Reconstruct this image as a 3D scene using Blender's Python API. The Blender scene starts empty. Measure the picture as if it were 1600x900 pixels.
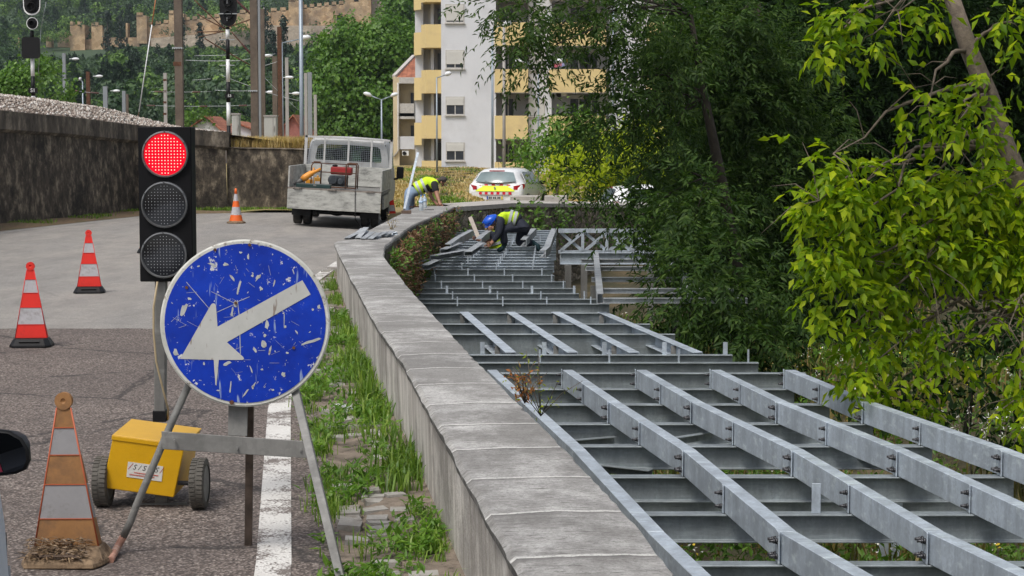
import bpy, bmesh, math, random
import numpy as np
from mathutils import Vector, Matrix, Euler
R = math.radians
random.seed(7); rng = np.random.default_rng(11)
sc = bpy.context.scene
COL = sc.collection

# ---------------- camera, sky, sun, exposure ----------------
HAZE = True
PITCH = 4.536; FPX = 3000.0; CAM = Vector((0, 0, 1.8))
cd = bpy.data.cameras.new("camera"); cam = bpy.data.objects.new("camera", cd); COL.objects.link(cam)
cam.location = CAM; cam.rotation_euler = (R(90 - PITCH), 0, 0)
cd.sensor_width = 36; cd.lens = 36 * FPX / 1600; cd.clip_end = 5000; cd.clip_start = 0.05
sc.camera = cam
w = bpy.data.worlds.new("World"); sc.world = w; w.use_nodes = True
nt = w.node_tree; nt.nodes.clear()
SUN_EL, SUN_AZ = 58, 215      # degrees; azimuth measured clockwise from +Y
sky = nt.nodes.new("ShaderNodeTexSky"); sky.sky_type = 'NISHITA'; sky.sun_disc = False
sky.sun_elevation = R(SUN_EL); sky.sun_rotation = R(SUN_AZ); sky.air_density = 1.0; sky.dust_density = 4.0; sky.ozone_density = 1
hs = nt.nodes.new("ShaderNodeHueSaturation"); hs.inputs["Saturation"].default_value = 0.42
bg = nt.nodes.new("ShaderNodeBackground"); bg.inputs[1].default_value = 0.145
wo = nt.nodes.new("ShaderNodeOutputWorld")
nt.links.new(sky.outputs[0], hs.inputs["Color"]); nt.links.new(hs.outputs[0], bg.inputs[0]); nt.links.new(bg.outputs[0], wo.inputs[0])
sd = bpy.data.lights.new("sun", 'SUN'); sd.energy = 1.9; sd.angle = R(16); sd.color = (1, 0.96, 0.9)
so = bpy.data.objects.new("sun", sd); COL.objects.link(so)
so.rotation_euler = (R(90 - SUN_EL), 0, R(180 - SUN_AZ)); so.location = (0, 0, 60)
sc.view_settings.view_transform = 'Standard'; sc.view_settings.look = 'None'
sc.view_settings.gamma = 1; sc.view_settings.exposure = 0.12
sc.cycles.max_bounces = 6; sc.cycles.transparent_max_bounces = 8; sc.cycles.volume_bounces = 0

# ---------------- pixel helpers (photo 1600x900) ----------------
_c, _s = math.cos(R(PITCH)), math.sin(R(PITCH))
def ray(px, py):
    a = (px - 800) / FPX; b = -(py - 450) / FPX
    return Vector((a, _c + b * _s, -_s + b * _c))
def P(px, py, d):
    r = ray(px, py); return CAM + r * (d / r.y)
def G(px, py, z=0.0):
    r = ray(px, py); return CAM + r * ((z - CAM.z) / r.z)

# ---------------- objects ----------------
def link(o): COL.objects.link(o); return o
def tag(o, label=None, cat=None, group=None, kind=None):
    if label: o['label'] = label
    if cat: o['category'] = cat
    if group: o['group'] = group
    if kind: o['kind'] = kind
    return o
def thing(name, label, cat, loc=(0, 0, 0), rotz=0, group=None):
    o = bpy.data.objects.new(name, None); link(o); o.location = loc; o.rotation_euler = (0, 0, rotz)
    o.empty_display_size = .1
    return tag(o, label, cat, group)
def inv(parent):
    m = Matrix.Identity(4); chain = []
    while parent is not None: chain.append(parent); parent = parent.parent
    for p in reversed(chain): m = m @ (Matrix.Translation(p.location) @ p.rotation_euler.to_matrix().to_4x4())
    return m.inverted()
def copy_tree(o, parent=None, label=None):
    c = o.copy(); link(c); c.parent = parent
    if label: c['label'] = label
    for ch in list(o.children): copy_tree(ch, c)
    return c
def frame_of(d, up=Vector((0, 0, 1))):
    d = Vector(d).normalized()
    s = d.cross(up)
    if s.length < 1e-4: s = d.cross(Vector((0, 1, 0)))
    s.normalize(); return s, s.cross(d).normalized(), d

class MB:
    def __init__(s): s.v = []; s.f = []; s.m = []; s.M = None; s.mi = 0; s.sm = []
    def add(s, vs, fs, smooth=False):
        n = len(s.v)
        for p in vs:
            p = Vector(p); s.v.append(s.M @ p if s.M is not None else p)
        for f in fs: s.f.append([i + n for i in f]); s.m.append(s.mi); s.sm.append(smooth)
        return s
    def box(s, c, sz, rot=None):
        c = Vector(c); h = Vector(sz) / 2
        m = rot.to_3x3() if rot is not None else None
        vs = []
        for x in (-1, 1):
            for y in (-1, 1):
                for z in (-1, 1):
                    p = Vector((x * h.x, y * h.y, z * h.z)); vs.append(c + (m @ p if m is not None else p))
        return s.add(vs, [(0, 1, 3, 2), (4, 6, 7, 5), (0, 4, 5, 1), (2, 3, 7, 6), (0, 2, 6, 4), (1, 5, 7, 3)])
    def b2(s, lo, hi):
        lo = Vector(lo); hi = Vector(hi); return s.box((lo + hi) / 2, (abs(hi.x - lo.x), abs(hi.y - lo.y), abs(hi.z - lo.z)))
    def bar(s, a, b, wd, ht, up=Vector((0, 0, 1)), up0=0.5):
        # rectangular bar from a to b, wd sideways, ht along up; up0: where the axis sits in the height
        a = Vector(a); b = Vector(b); sd_, u, d = frame_of(b - a, Vector(up))
        vs = []
        for p in (a, b):
            for (i, j) in ((-.5, -up0), (.5, -up0), (.5, 1 - up0), (-.5, 1 - up0)): vs.append(p + sd_ * wd * i + u * ht * j)
        return s.add(vs, [(0, 1, 2, 3)[::-1], (4, 5, 6, 7), (0, 4, 5, 1)[::-1], (1, 5, 6, 2)[::-1], (2, 6, 7, 3)[::-1], (3, 7, 4, 0)[::-1]])
    def prof(s, a, b, pts, up=Vector((0, 0, 1)), caps=True):
        # extrude closed profile pts (side, up) from a to b
        a = Vector(a); b = Vector(b); sd_, u, d = frame_of(b - a, Vector(up)); n = len(pts); vs = []
        for p in (a, b): vs += [p + sd_ * x + u * y for x, y in pts]
        fs = [(i, (i + 1) % n, (i + 1) % n + n, i + n) for i in range(n)]
        if caps: fs += [tuple(range(n))[::-1], tuple(range(n, 2 * n))]
        return s.add(vs, fs)
    def tube(s, pts, r, n=8, caps=True):
        pts = [Vector(p) for p in pts]; k = len(pts)
        rs = r if isinstance(r, (list, tuple)) else [r] * k
        vs = []; ref = None
        for i, p in enumerate(pts):
            d = (pts[min(i + 1, k - 1)] - pts[max(i - 1, 0)])
            if d.length < 1e-9: d = Vector((0, 0, 1))
            d.normalize()
            if ref is None: ref = frame_of(d)[0]
            sd_ = (ref - d * ref.dot(d)); 
            if sd_.length < 1e-5: sd_ = frame_of(d)[0]
            sd_.normalize(); ref = sd_; u = sd_.cross(d)
            for j in range(n):
                a = 2 * math.pi * j / n; vs.append(p + (sd_ * math.cos(a) + u * math.sin(a)) * rs[i])
        fs = []
        for i in range(k - 1):
            for j in range(n): fs.append((i * n + j, i * n + (j + 1) % n, (i + 1) * n + (j + 1) % n, (i + 1) * n + j))
        s.add(vs, fs, True)
        if caps: 
            b = len(s.v) - len(vs)
            s.f.append([b + j for j in range(n)][::-1]); s.m.append(s.mi); s.sm.append(False)
            s.f.append([b + (k - 1) * n + j for j in range(n)]); s.m.append(s.mi); s.sm.append(False)
        return s
    def cyl(s, a, b, r, n=16, r2=None): return s.tube([a, b], [r, r if r2 is None else r2], n)
    def lathe(s, o, axis, prof, n=24, closed=True):
        # prof: list of (radius, height along axis)
        o = Vector(o); a, u, d = frame_of(axis); vs = []
        for r, h in prof:
            for j in range(n):
                t = 2 * math.pi * j / n; vs.append(o + d * h + (a * math.cos(t) + u * math.sin(t)) * r)
        fs = []
        for i in range(len(prof) - 1):
            for j in range(n): fs.append((i * n + j, i * n + (j + 1) % n, (i + 1) * n + (j + 1) % n, (i + 1) * n + j))
        s.add(vs, fs, True)
        if closed:
            b = len(s.v) - len(vs); k = len(prof)
            s.f.append([b + j for j in range(n)][::-1]); s.m.append(s.mi); s.sm.append(False)
            s.f.append([b + (k - 1) * n + j for j in range(n)]); s.m.append(s.mi); s.sm.append(False)
        return s
    def ell(s, c, r, n=10, rot=None):
        c = Vector(c); r = Vector(r) if not isinstance(r, (int, float)) else Vector((r, r, r)); vs = []; k = n // 2 + 1
        for i in range(k + 1):
            ph = math.pi * i / k
            for j in range(n):
                t = 2 * math.pi * j / n
                p = Vector((r.x * math.sin(ph) * math.cos(t), r.y * math.sin(ph) * math.sin(t), r.z * math.cos(ph)))
                vs.append(c + (rot.to_3x3() @ p if rot is not None else p))
        fs = []
        for i in range(k):
            for j in range(n): fs.append((i * n + j, (i + 1) * n + j, (i + 1) * n + (j + 1) % n, i * n + (j + 1) % n))
        return s.add(vs, fs, True)
    def poly(s, pts, thick=None, dirv=None):
        pts = [Vector(p) for p in pts]; n = len(pts)
        if thick is None: return s.add(pts, [tuple(range(n))])
        d = Vector(dirv) * thick
        return s.add(pts + [p + d for p in pts], [tuple(range(n)), tuple(range(n, 2 * n))[::-1]] + [(i, i + n, (i + 1) % n + n, (i + 1) % n) for i in range(n)])
    def grid(s, rows, smooth=False):
        k = len(rows); n = len(rows[0]); vs = [p for r in rows for p in r]
        return s.add(vs, [(i * n + j, i * n + j + 1, (i + 1) * n + j + 1, (i + 1) * n + j) for i in range(k - 1) for j in range(n - 1)], smooth)
    def build(s, name, mats, parent=None, bevel=0, local=False, seg=1, fix=True, auto=None):
        if parent is not None and not local:
            m = inv(parent); vs = [m @ v for v in s.v]
        else: vs = s.v
        me = bpy.data.meshes.new(name); me.from_pydata([tuple(v) for v in vs], [], s.f)
        mats = mats if isinstance(mats, (list, tuple)) else [mats]
        for q in mats: me.materials.append(q)
        me.polygons.foreach_set("material_index", s.m)
        me.polygons.foreach_set("use_smooth", s.sm)
        if fix:
            bm = bmesh.new(); bm.from_mesh(me); bmesh.ops.recalc_face_normals(bm, faces=bm.faces); bm.to_mesh(me); bm.free()
        if auto: 
            me.polygons.foreach_set("use_smooth", [True] * len(me.polygons)); me.set_sharp_from_angle(angle=R(auto))
        me.update()
        o = bpy.data.objects.new(name, me); link(o)
        if parent is not None: o.parent = parent
        if bevel:
            md = o.modifiers.new("bevel", 'BEVEL'); md.width = bevel; md.segments = seg; md.limit_method = 'ANGLE'; md.angle_limit = R(40)
        return o
def struct(name, mb, mats, **k): return tag(mb.build(name, mats, **k), kind='structure')

def text_geo(txt, size, shear=0.0, align='CENTER'):
    cu = bpy.data.curves.new("t", 'FONT'); cu.body = txt; cu.size = size; cu.shear = shear; cu.align_x = align; cu.align_y = 'CENTER'
    cu.resolution_u = 3
    o = bpy.data.objects.new("t", cu); link(o)
    dg = bpy.context.evaluated_depsgraph_get(); me = bpy.data.meshes.new_from_object(o.evaluated_get(dg))
    vs = [v.co.copy() for v in me.vertices]; fs = [tuple(p.vertices) for p in me.polygons]
    bpy.data.objects.remove(o); bpy.data.curves.remove(cu); bpy.data.meshes.remove(me)
    return vs, fs

# ---------------- numpy foliage ----------------
def nrmz(a): return a / np.maximum(np.linalg.norm(a, axis=1, keepdims=True), 1e-9)
def leaf_arrays(pos, d, nrm, L, W, fold=.18, droop=.12):
    d = nrmz(d); side = nrmz(np.cross(d, nrm)); nn = np.cross(side, d)
    L = L[:, None]; W = W[:, None]
    v = np.empty((len(pos), 4, 3))
    v[:, 0] = pos; mid = pos + d * L * .42
    v[:, 1] = mid - side * W / 2 + nn * W * fold
    v[:, 2] = pos + d * L - nn * L * droop
    v[:, 3] = mid + side * W / 2 + nn * W * fold
    return v
def np_tris(name, v, mats, parent=None, idx=((0, 1, 2), (0, 2, 3)), mi=None):
    n, k, _ = v.shape; t = len(idx)
    if parent is not None:
        m = np.array(inv(parent)); v = v @ m[:3, :3].T + m[:3, 3]
    me = bpy.data.meshes.new(name)
    me.vertices.add(n * k); me.vertices.foreach_set("co", v.reshape(-1).astype(np.float32))
    ii = (np.arange(n)[:, None, None] * k + np.array(idx)[None]).reshape(-1).astype(np.int32)
    me.loops.add(n * t * 3); me.loops.foreach_set("vertex_index", ii)
    me.polygons.add(n * t); me.polygons.foreach_set("loop_start", (np.arange(n * t) * 3).astype(np.int32))
    mats = mats if isinstance(mats, (list, tuple)) else [mats]
    for q in mats: me.materials.append(q)
    if mi is not None: me.polygons.foreach_set("material_index", np.repeat(mi, t).astype(np.int32))
    me.update(calc_edges=True); me.validate()
    o = bpy.data.objects.new(name, me); link(o)
    if parent is not None: o.parent = parent
    return o
def rdir(n): return nrmz(rng.normal(size=(n, 3)))
def clumps(blobs, per_m3, sig, twigs_per):
    """blobs: (centre, radii); returns twig origins, outward dirs"""
    O = []; D = []
    for c, r in blobs:
        c = np.array(c); r = np.array(r); vol = 4.19 * r[0] * r[1] * r[2]; k = max(3, int(vol * per_m3))
        u = rdir(k) * (rng.random((k, 1)) ** .45); cc = c + u * r
        tw = max(1, int(twigs_per))
        o = np.repeat(cc, tw, 0) + rng.normal(size=(k * tw, 3)) * sig
        dd = nrmz((o - c) / r + rng.normal(size=o.shape) * .5 + (o - np.repeat(cc, tw, 0)) * (1.0 / sig))
        O.append(o); D.append(dd)
    return np.concatenate(O), np.concatenate(D)
def pinnate(O, D, tl, nl, L, W, droop=.5, jit=.25):
    """leaflets in pairs along drooping twigs"""
    n = len(O); D = nrmz(D + np.array([0, 0, -droop])); up = np.array([0, 0, 1.0]) + rng.normal(size=(n, 3)) * .35
    sd_ = nrmz(np.cross(D, up)); nn = nrmz(np.cross(sd_, D)); vs = []
    ls = tl * (.6 + .8 * rng.random(n))
    for k in range(nl):
        t = (k // 2 * 2 + 1.2) / nl if k < nl - 1 else 1.0
        sg = 1 if k % 2 else -1
        p = O + D * (ls * t)[:, None] - np.array([0, 0, 1]) * (ls * t * t * .18)[:, None]
        ld = D * (.75 if k < nl - 1 else 1.5) + sd_ * sg * (0.9 if k < nl - 1 else 0) + rng.normal(size=(n, 3)) * jit + np.array([0, 0, -.25])
        s = .7 + .5 * rng.random(n)
        vs.append(leaf_arrays(p, ld, nn + rng.normal(size=(n, 3)) * .3, L * s, W * s))
    return np.concatenate(vs)
def scatter_leaves(O, D, L, W, droop=.3):
    n = len(O); s = .6 + .8 * rng.random(n); nn = nrmz(D + rng.normal(size=O.shape) * .4 + np.array([0, 0, .35])); t_ = np.cross(nn, rdir(n)); t_[:, 2] -= .3
    return leaf_arrays(O, t_, nn, L * s, W * s)
def px_blob(px, py, d, rx, ry, rd):
    s = d / FPX; c = P(px, py, d); return (tuple(c), (rx * s, rd, ry * s))
def blades(pos, h, wd, lean=.5):
    n = len(pos); a = rng.random(n) * 6.283; dr = np.stack([np.cos(a), np.sin(a), np.zeros(n)], 1)
    sd_ = np.stack([-np.sin(a), np.cos(a), np.zeros(n)], 1); ln = (rng.random(n) * lean)[:, None]
    h = (h * (.4 + .9 * rng.random(n)))[:, None]; wv = (wd * (.6 + .8 * rng.random(n)))[:, None]
    v = np.empty((n, 5, 3)); z = np.array([0, 0, 1.0])
    v[:, 0] = pos - sd_ * wv / 2; v[:, 1] = pos + sd_ * wv / 2
    m = pos + z * h * .6 + dr * h * ln * .35
    v[:, 2] = m + sd_ * wv * .38; v[:, 3] = m - sd_ * wv * .38
    v[:, 4] = pos + z * h * (1 - ln * .35) + dr * h * ln
    return v
BL = ((0, 1, 2), (0, 2, 3), (3, 2, 4))

# ---------------- materials ----------------
class NT:
    def __init__(s, name):
        s.m = bpy.data.materials.new(name); s.m.use_nodes = True; s.t = s.m.node_tree; s.t.nodes.clear()
        s.out = s.n("ShaderNodeOutputMaterial"); s.co = s.n("ShaderNodeTexCoord").outputs["Object"]
        s.b = s.n("ShaderNodeBsdfPrincipled"); s.l(s.b.outputs[0], s.out.inputs[0])
    def n(s, t, **k):
        q = s.t.nodes.new(t)
        for a, b in k.items(): setattr(q, a, b)
        return q
    def l(s, a, b): s.t.links.new(a, b)
    def mapp(s, scale=(1, 1, 1), rot=(0, 0, 0), loc=(0, 0, 0), src=None):
        q = s.n("ShaderNodeMapping"); q.inputs["Scale"].default_value = scale; q.inputs["Rotation"].default_value = rot; q.inputs["Location"].default_value = loc
        s.l(src or s.co, q.inputs[0]); return q.outputs[0]
    def noise(s, sc_, det=4, rough=.55, v=None, dist=0):
        q = s.n("ShaderNodeTexNoise"); q.inputs["Scale"].default_value = sc_; q.inputs["Detail"].default_value = det
        q.inputs["Roughness"].default_value = rough; q.inputs["Distortion"].default_value = dist; s.l(v or s.co, q.inputs["Vector"]); return q.outputs["Fac"]
    def voro(s, sc_, v=None, feat='F1', out="Distance", rnd=1):
        q = s.n("ShaderNodeTexVoronoi", feature=feat); q.inputs["Scale"].default_value = sc_; q.inputs["Randomness"].default_value = rnd; s.l(v or s.co, q.inputs["Vector"]); return q.outputs[out]
    def ramp(s, f, stops, interp='LINEAR'):
        q = s.n("ShaderNodeValToRGB"); e = q.color_ramp; e.interpolation = interp
        while len(e.elements) < len(stops): e.elements.new(.5)
        for i, (p, c) in enumerate(stops):
            e.elements[i].position = p; c = (c, c, c) if isinstance(c, (int, float)) else c; e.elements[i].color = (*c, 1)
        s.l(f, q.inputs[0]); return q.outputs[0]
    def mix(s, f, a, b, mode='MIX'):
        q = s.n("ShaderNodeMix", data_type='RGBA', blend_type=mode)
        for ii, val in ((0, f), (6, a), (7, b)):
            inp = q.inputs[ii]
            if isinstance(val, (int, float)): inp.default_value = val if ii == 0 else (val, val, val, 1)
            elif isinstance(val, tuple): inp.default_value = (*val, 1)
            else: s.l(val, inp)
        return q.outputs[2]
    def math(s, op, a, b=0, clamp=False):
        q = s.n("ShaderNodeMath", operation=op, use_clamp=clamp)
        for i, val in enumerate((a, b)):
            if isinstance(val, (int, float)): q.inputs[i].default_value = val
            else: s.l(val, q.inputs[i])
        return q.outputs[0]
    def set(s, col=None, rough=None, metal=None, bump=None, bs=.3, bd=.02, **k):
        for nm, v in (("Base Color", col), ("Roughness", rough), ("Metallic", metal)):
            if v is None: continue
            i = s.b.inputs[nm]
            if isinstance(v, tuple): i.default_value = (*v, 1)
            elif isinstance(v, (int, float)): i.default_value = v if nm != "Base Color" else (v, v, v, 1)
            else: s.l(v, i)
        if bump is not None:
            q = s.n("ShaderNodeBump"); q.inputs["Strength"].default_value = bs; q.inputs["Distance"].default_value = bd
            s.l(bump, q.inputs["Height"]); s.l(q.outputs[0], s.b.inputs["Normal"])
        for a, v in k.items():
            i = s.b.inputs[a.replace('_', ' ')]; i.default_value = (*v, 1) if isinstance(v, tuple) else v
        return s.m
def simple(name, col, rough=.6, metal=0, var=.25, sc_=6, bump=0, dirt=None, dsc=3, dth=(.5, .7), bsc=40, **k):
    t = NT(name); a = tuple(c * (1 - var) for c in col); b = tuple(min(1, c * (1 + var * .6)) for c in col)
    c = t.ramp(t.noise(sc_, 6, .65), [(.3, a), (.7, b)])
    if dirt: c = t.mix(t.ramp(t.noise(dsc, 7, .7), [(dth[0], 0), (dth[1], 1)]), c, dirt)
    return t.set(c, rough, metal, t.noise(bsc, 5, .6) if bump else None, bump, .01, **k)
def glassy(name, col, rough=.06):
    t = NT(name); return t.set(t.ramp(t.noise(1.5, 3), [(.3, tuple(c * .7 for c in col)), (.7, tuple(c * 1.3 for c in col))]), rough, 0, IOR=1.5)

def m_steel(name, base=.36, tint=(.94, 1.0, 1.06), metal=.75, rough=.42):
    t = NT(name)
    sp = t.voro(55, out="Color", feat='F1'); bw = t.n("ShaderNodeRGBToBW"); t.l(sp, bw.inputs[0])
    c = t.ramp(bw.outputs[0], [(.1, tuple(base * .86 * q for q in tint)), (.9, tuple(base * 1.1 * q for q in tint))])
    c = t.mix(t.ramp(t.noise(2.2, 6, .7), [(.35, .55), (.65, 0)]), c, tuple(base * .6 * q for q in tint))
    c = t.mix(t.ramp(t.noise(1, 5, .7, t.mapp((5, 5, .8))), [(.4, .6), (.6, 0)]), c, tuple(base * .5 * q for q in tint))
    st = t.noise(9, 5, .6, t.mapp((.25, 1, 2)))
    c = t.mix(t.ramp(st, [(.55, 0), (.75, .5)]), c, tuple(min(1, base * 1.5 * q) for q in tint))
    return t.set(c, t.ramp(t.noise(7, 5, .7), [(.3, rough * .75), (.7, rough * 1.4)]), metal, t.noise(60, 4), .12, .004)
M = {}
M['steel'] = m_steel("galvanised_steel", .68, (.89, 1.0, 1.12), .35, .38)
M['steel2'] = m_steel("galvanised_beam_steel", .36, (.89, 1.0, 1.05), .4, .4)
M['steelw'] = m_steel("weathered_steel", .25, (1, .99, .94), .15, .7)
M['bolt'] = simple("bolt_metal", (.07, .07, .075), .4, .7)
M['black'] = simple("black_plastic", (.008, .008, .009), .5, 0, .3, Specular_IOR_Level=.25)
M['rubber'] = simple("tyre_rubber", (.03, .03, .03), .8, 0, .3, bump=.3, dirt=(.12, .1, .085), dth=(.5, .8))
M['white'] = simple("white_paint", (.75, .76, .76), .45, 0, .08)
M['red'] = simple("red_paint", (.55, .02, .02), .4)
M['rust'] = simple("rusty_metal", (.12, .055, .03), .8, .3, .5, 14, .3)

def m_asphalt():
    t = NT("asphalt"); far = t.n("ShaderNodeSeparateXYZ"); t.l(t.co, far.inputs[0])
    v = t.voro(80, out="Color"); bw = t.n("ShaderNodeRGBToBW"); t.l(v, bw.inputs[0])
    agg = t.ramp(bw.outputs[0], [(.12, (.075, .057, .048)), (.45, (.20, .158, .135)), (.65, (.30, .245, .215)), (.88, (.50, .43, .38))])
    edge = t.ramp(t.voro(80), [(.2, 1.0), (.75, .35)])
    agg = t.mix(1.0, agg, edge, 'MULTIPLY')
    agg = t.mix(t.ramp(t.noise(.9, 6, .65), [(.35, .45), (.65, 0)]), agg, (.07, .056, .052))
    # lighter, smoother old surface beyond the resurfaced patch
    v2 = t.voro(110, out="Color"); bw2 = t.n("ShaderNodeRGBToBW"); t.l(v2, bw2.inputs[0])
    old = t.ramp(bw2.outputs[0], [(.1, (.165, .155, .145)), (.9, (.36, .34, .315))])
    old = t.mix(t.ramp(t.noise(.45, 5, .6, t.mapp((2.2, .5, 1))), [(.4, 0), (.68, .55)]), old, (.36, .325, .285))
    old = t.mix(t.ramp(t.noise(1.4, 7, .75, t.mapp((1.6, .5, 1), rot=(0, 0, R(8)))), [(.35, .65), (.58, 0)]), old, (.17, .16, .15))
    sel = t.math('GREATER_THAN', far.outputs[1], t.math('ADD', t.math('MULTIPLY', t.noise(3, 4), .25), 17.75))
    c = t.mix(sel, agg, old)
    # cracks
    cr = t.voro(.55, t.mapp((1, 1, 1), src=None), 'DISTANCE_TO_EDGE')
    wv = t.noise(2.5, 6, .7); cw = t.math('ADD', cr, t.math('MULTIPLY', t.math('SUBTRACT', wv, .5), .12))
    crack = t.ramp(t.math('ABSOLUTE', cw), [(.0, 1), (.012, 0)])
    c = t.mix(t.math('MULTIPLY', crack, t.mix(sel, .85, .18)), c, (.02, .017, .016))
    return t.set(c, .85, 0, t.mix(.5, t.voro(80), t.noise(200, 3)), .9, .008)
M['asphalt'] = m_asphalt()
def m_line():
    t = NT("road_line_paint"); v = t.voro(75); a = t.ramp(t.math('ADD', t.noise(2.5, 7, .75), t.math('MULTIPLY', v, .22)), [(.60, 0), (.68, 1)])
    wv = t.ramp(t.noise(5, 6, .7), [(.3, (.55, .53, .50)), (.7, (.74, .73, .70))])
    return t.set(t.mix(a, wv, (.16, .135, .12)), .7, 0, v, .6, .005)
M['line'] = m_line()
def m_coping():
    t = NT("weathered_concrete_coping")
    n1 = t.noise(2.2, 9, .72, t.mapp((1.0, 1.5, 1), rot=(0, 0, R(-9))))
    c = t.ramp(n1, [(.3, (.24, .232, .22)), (.46, (.42, .41, .395)), (.64, (.60, .59, .57))])
    fine = t.noise(22, 6, .7, t.mapp((.55, 2.2, 1), rot=(0, 0, R(-4))))
    c = t.mix(t.ramp(fine, [(.54, 0), (.64, .8)]), c, (.10, .095, .088))
    sep = t.n("ShaderNodeSeparateXYZ"); t.l(t.mapp((1, 1, 1), rot=(0, 0, R(-7))), sep.inputs[0])
    yy = t.math('ADD', sep.outputs[1], t.math('MULTIPLY', t.noise(1.1, 5, .6), .25))
    c = t.mix(t.ramp(t.noise(1.3, 8, .75, t.mapp((1.3, .8, 1))), [(.46, .75), (.6, 0)]), c, (.19, .182, .17))
    wn = t.n('ShaderNodeTexWhiteNoise', noise_dimensions='1D'); t.l(t.math('FLOOR', t.math('MULTIPLY', yy, 1.45)), wn.inputs['W']); c = t.mix(1.0, c, t.ramp(wn.outputs['Value'], [(0, .85), (1, 1.08)]), 'MULTIPLY')
    fr = t.math('FRACT', t.math('MULTIPLY', yy, 1.45)); jn = t.ramp(fr, [(.0, .85), (.02, .9), (.045, 0)])
    c = t.mix(jn, c, (.66, .65, .62))
    fr2 = t.ramp(fr, [(.93, 0), (.985, .6)]); c = t.mix(fr2, c, (.11, .105, .1))
    sp = t.ramp(t.noise(75, 5, .8), [(.38, .6), (.5, 0)]); c = t.mix(sp, c, (.12, .115, .11))
    return t.set(c, .9, 0, t.mix(.5, fine, t.noise(90, 5, .7)), 1.0, .012)
M['coping'] = m_coping()
def m_wallface(name, c0, c1, c2, xs=7, zs=.45, blot=.6):
    t = NT(name)
    s1 = t.noise(1.0, 7, .7, t.mapp((xs, xs, zs))); c = t.ramp(s1, [(.32, c0), (.5, c1), (.68, c2)])
    s2 = t.noise(1.0, 6, .7, t.mapp((xs * 4, xs * 4, zs * 2.5))); c = t.mix(t.ramp(s2, [(.5, 0), (.72, blot)]), c, c0)
    s3 = t.noise(1.3, 9, .75); c = t.mix(t.ramp(s3, [(.48, 0), (.58, blot)]), c, tuple(q * .5 for q in c0))
    return t.set(c, .92, 0, t.noise(30, 7, .7), .5, .02)
M['parapet'] = m_wallface("streaked_parapet_render", (.24, .22, .195), (.52, .49, .45), (.68, .655, .61), 6, .5, .5)
M['lip'] = simple('dark_coping_edge', (.10, .095, .088), .9, 0, .5, 6, .6, dirt=(.30, .29, .27), dsc=8)  # darker colour for the front and underside of the coping edge
M['retain'] = m_wallface("black_stained_concrete", (.016, .013, .010), (.085, .068, .05), (.33, .275, .20), 4.2, 2.6, .8)
M['retaintop'] = m_wallface("stained_concrete_band", (.035, .03, .024), (.115, .095, .073), (.31, .265, .205), 3.4, 1.1, .7)
def m_stone():
    t = NT("mossy_rubble_stone"); v = t.voro(6, t.mapp((1, 1, 1.4)), out="Color"); bw = t.n("ShaderNodeRGBToBW"); t.l(v, bw.inputs[0])
    c = t.ramp(bw.outputs[0], [(.1, (.13, .11, .085)), (.9, (.52, .45, .36))])
    c = t.mix(t.ramp(t.voro(6, t.mapp((1, 1, 1.4)), 'DISTANCE_TO_EDGE'), [(0, .9), (.09, 0)]), c, (.03, .028, .02))
    c = t.mix(t.ramp(t.noise(1.6, 6, .7), [(.5, 0), (.68, .6)]), c, (.06, .07, .03))
    return t.set(c, .95, 0, t.voro(6, t.mapp((1, 1, 1.4)), 'DISTANCE_TO_EDGE'), .8, .05)
M['stone'] = m_stone()
def m_leaf(name, c0, c1, c2, tr=.35, rough=.45, nsc=.8, spec=.35):
    t = NT(name); g = t.n("ShaderNodeNewGeometry")
    c = t.ramp(g.outputs["Random Per Island"], [(0, c0), (.55, c1), (1, c2)])
    c = t.mix(t.ramp(t.noise(nsc, 4), [(.35, .5), (.65, 0)]), c, tuple(q * .7 for q in c0))
    t.set(c, rough); t.b.inputs["Specular IOR Level"].default_value = spec
    tl = t.n("ShaderNodeBsdfTranslucent"); mx = t.n("ShaderNodeMixShader"); mx.inputs[0].default_value = tr
    t.l(t.mix(1.0, c, (1.6, 1.7, .9), 'MULTIPLY'), tl.inputs[0]); t.l(t.b.outputs[0], mx.inputs[1]); t.l(tl.outputs[0], mx.inputs[2]); t.l(mx.outputs[0], t.out.inputs[0])
    return t.m
M['ash'] = m_leaf("ash_leaf", (.022, .050, .010), (.040, .085, .016), (.10, .16, .036), .35, .5, .8, .15)
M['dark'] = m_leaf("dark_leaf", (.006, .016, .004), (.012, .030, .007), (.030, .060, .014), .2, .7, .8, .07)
M['elder'] = m_leaf("maple_leaf", (.09, .18, .004), (.22, .33, .006), (.43, .50, .012), .45, .5, 1.3, .2)
M['plane'] = m_leaf("plane_leaf", (.06, .14, .018), (.10, .21, .028), (.17, .30, .045), .3)
M['forest'] = m_leaf("forest_leaf", (.025, .06, .02), (.055, .115, .032), (.10, .18, .05), .2, .6, .05)
M['cypress'] = m_leaf("cypress_leaf", (.012, .03, .02), (.02, .045, .026), (.03, .06, .03), .1)
M['yellowbush'] = m_leaf("yellow_green_leaf", (.22, .30, .01), (.36, .43, .015), (.52, .56, .03), .45)
M['midbush'] = m_leaf("mid_green_leaf", (.07, .16, .02), (.12, .24, .03), (.2, .33, .05), .35)
M['grass'] = m_leaf("fresh_grass", (.07, .15, .015), (.15, .27, .03), (.30, .40, .08), .35)
M['drygrass'] = m_leaf("dry_grass", (.32, .22, .08), (.52, .38, .15), (.66, .54, .26), .25)
M['weed'] = m_leaf("bank_weed", (.08, .10, .02), (.20, .17, .05), (.40, .26, .11), .25)
M['darkbark'] = simple('very_dark_brown_bark', (.035, .028, .02), .95, 0, .5, 9, .8)  # very dark brown bark of the ashes, willows and shrubs
M['bark'] = simple("tree_bark", (.13, .105, .08), .95, 0, .5, 9, .8, dirt=(.05, .06, .03))
M['flower'] = simple("white_flower", (.75, .75, .68), .7)
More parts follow.
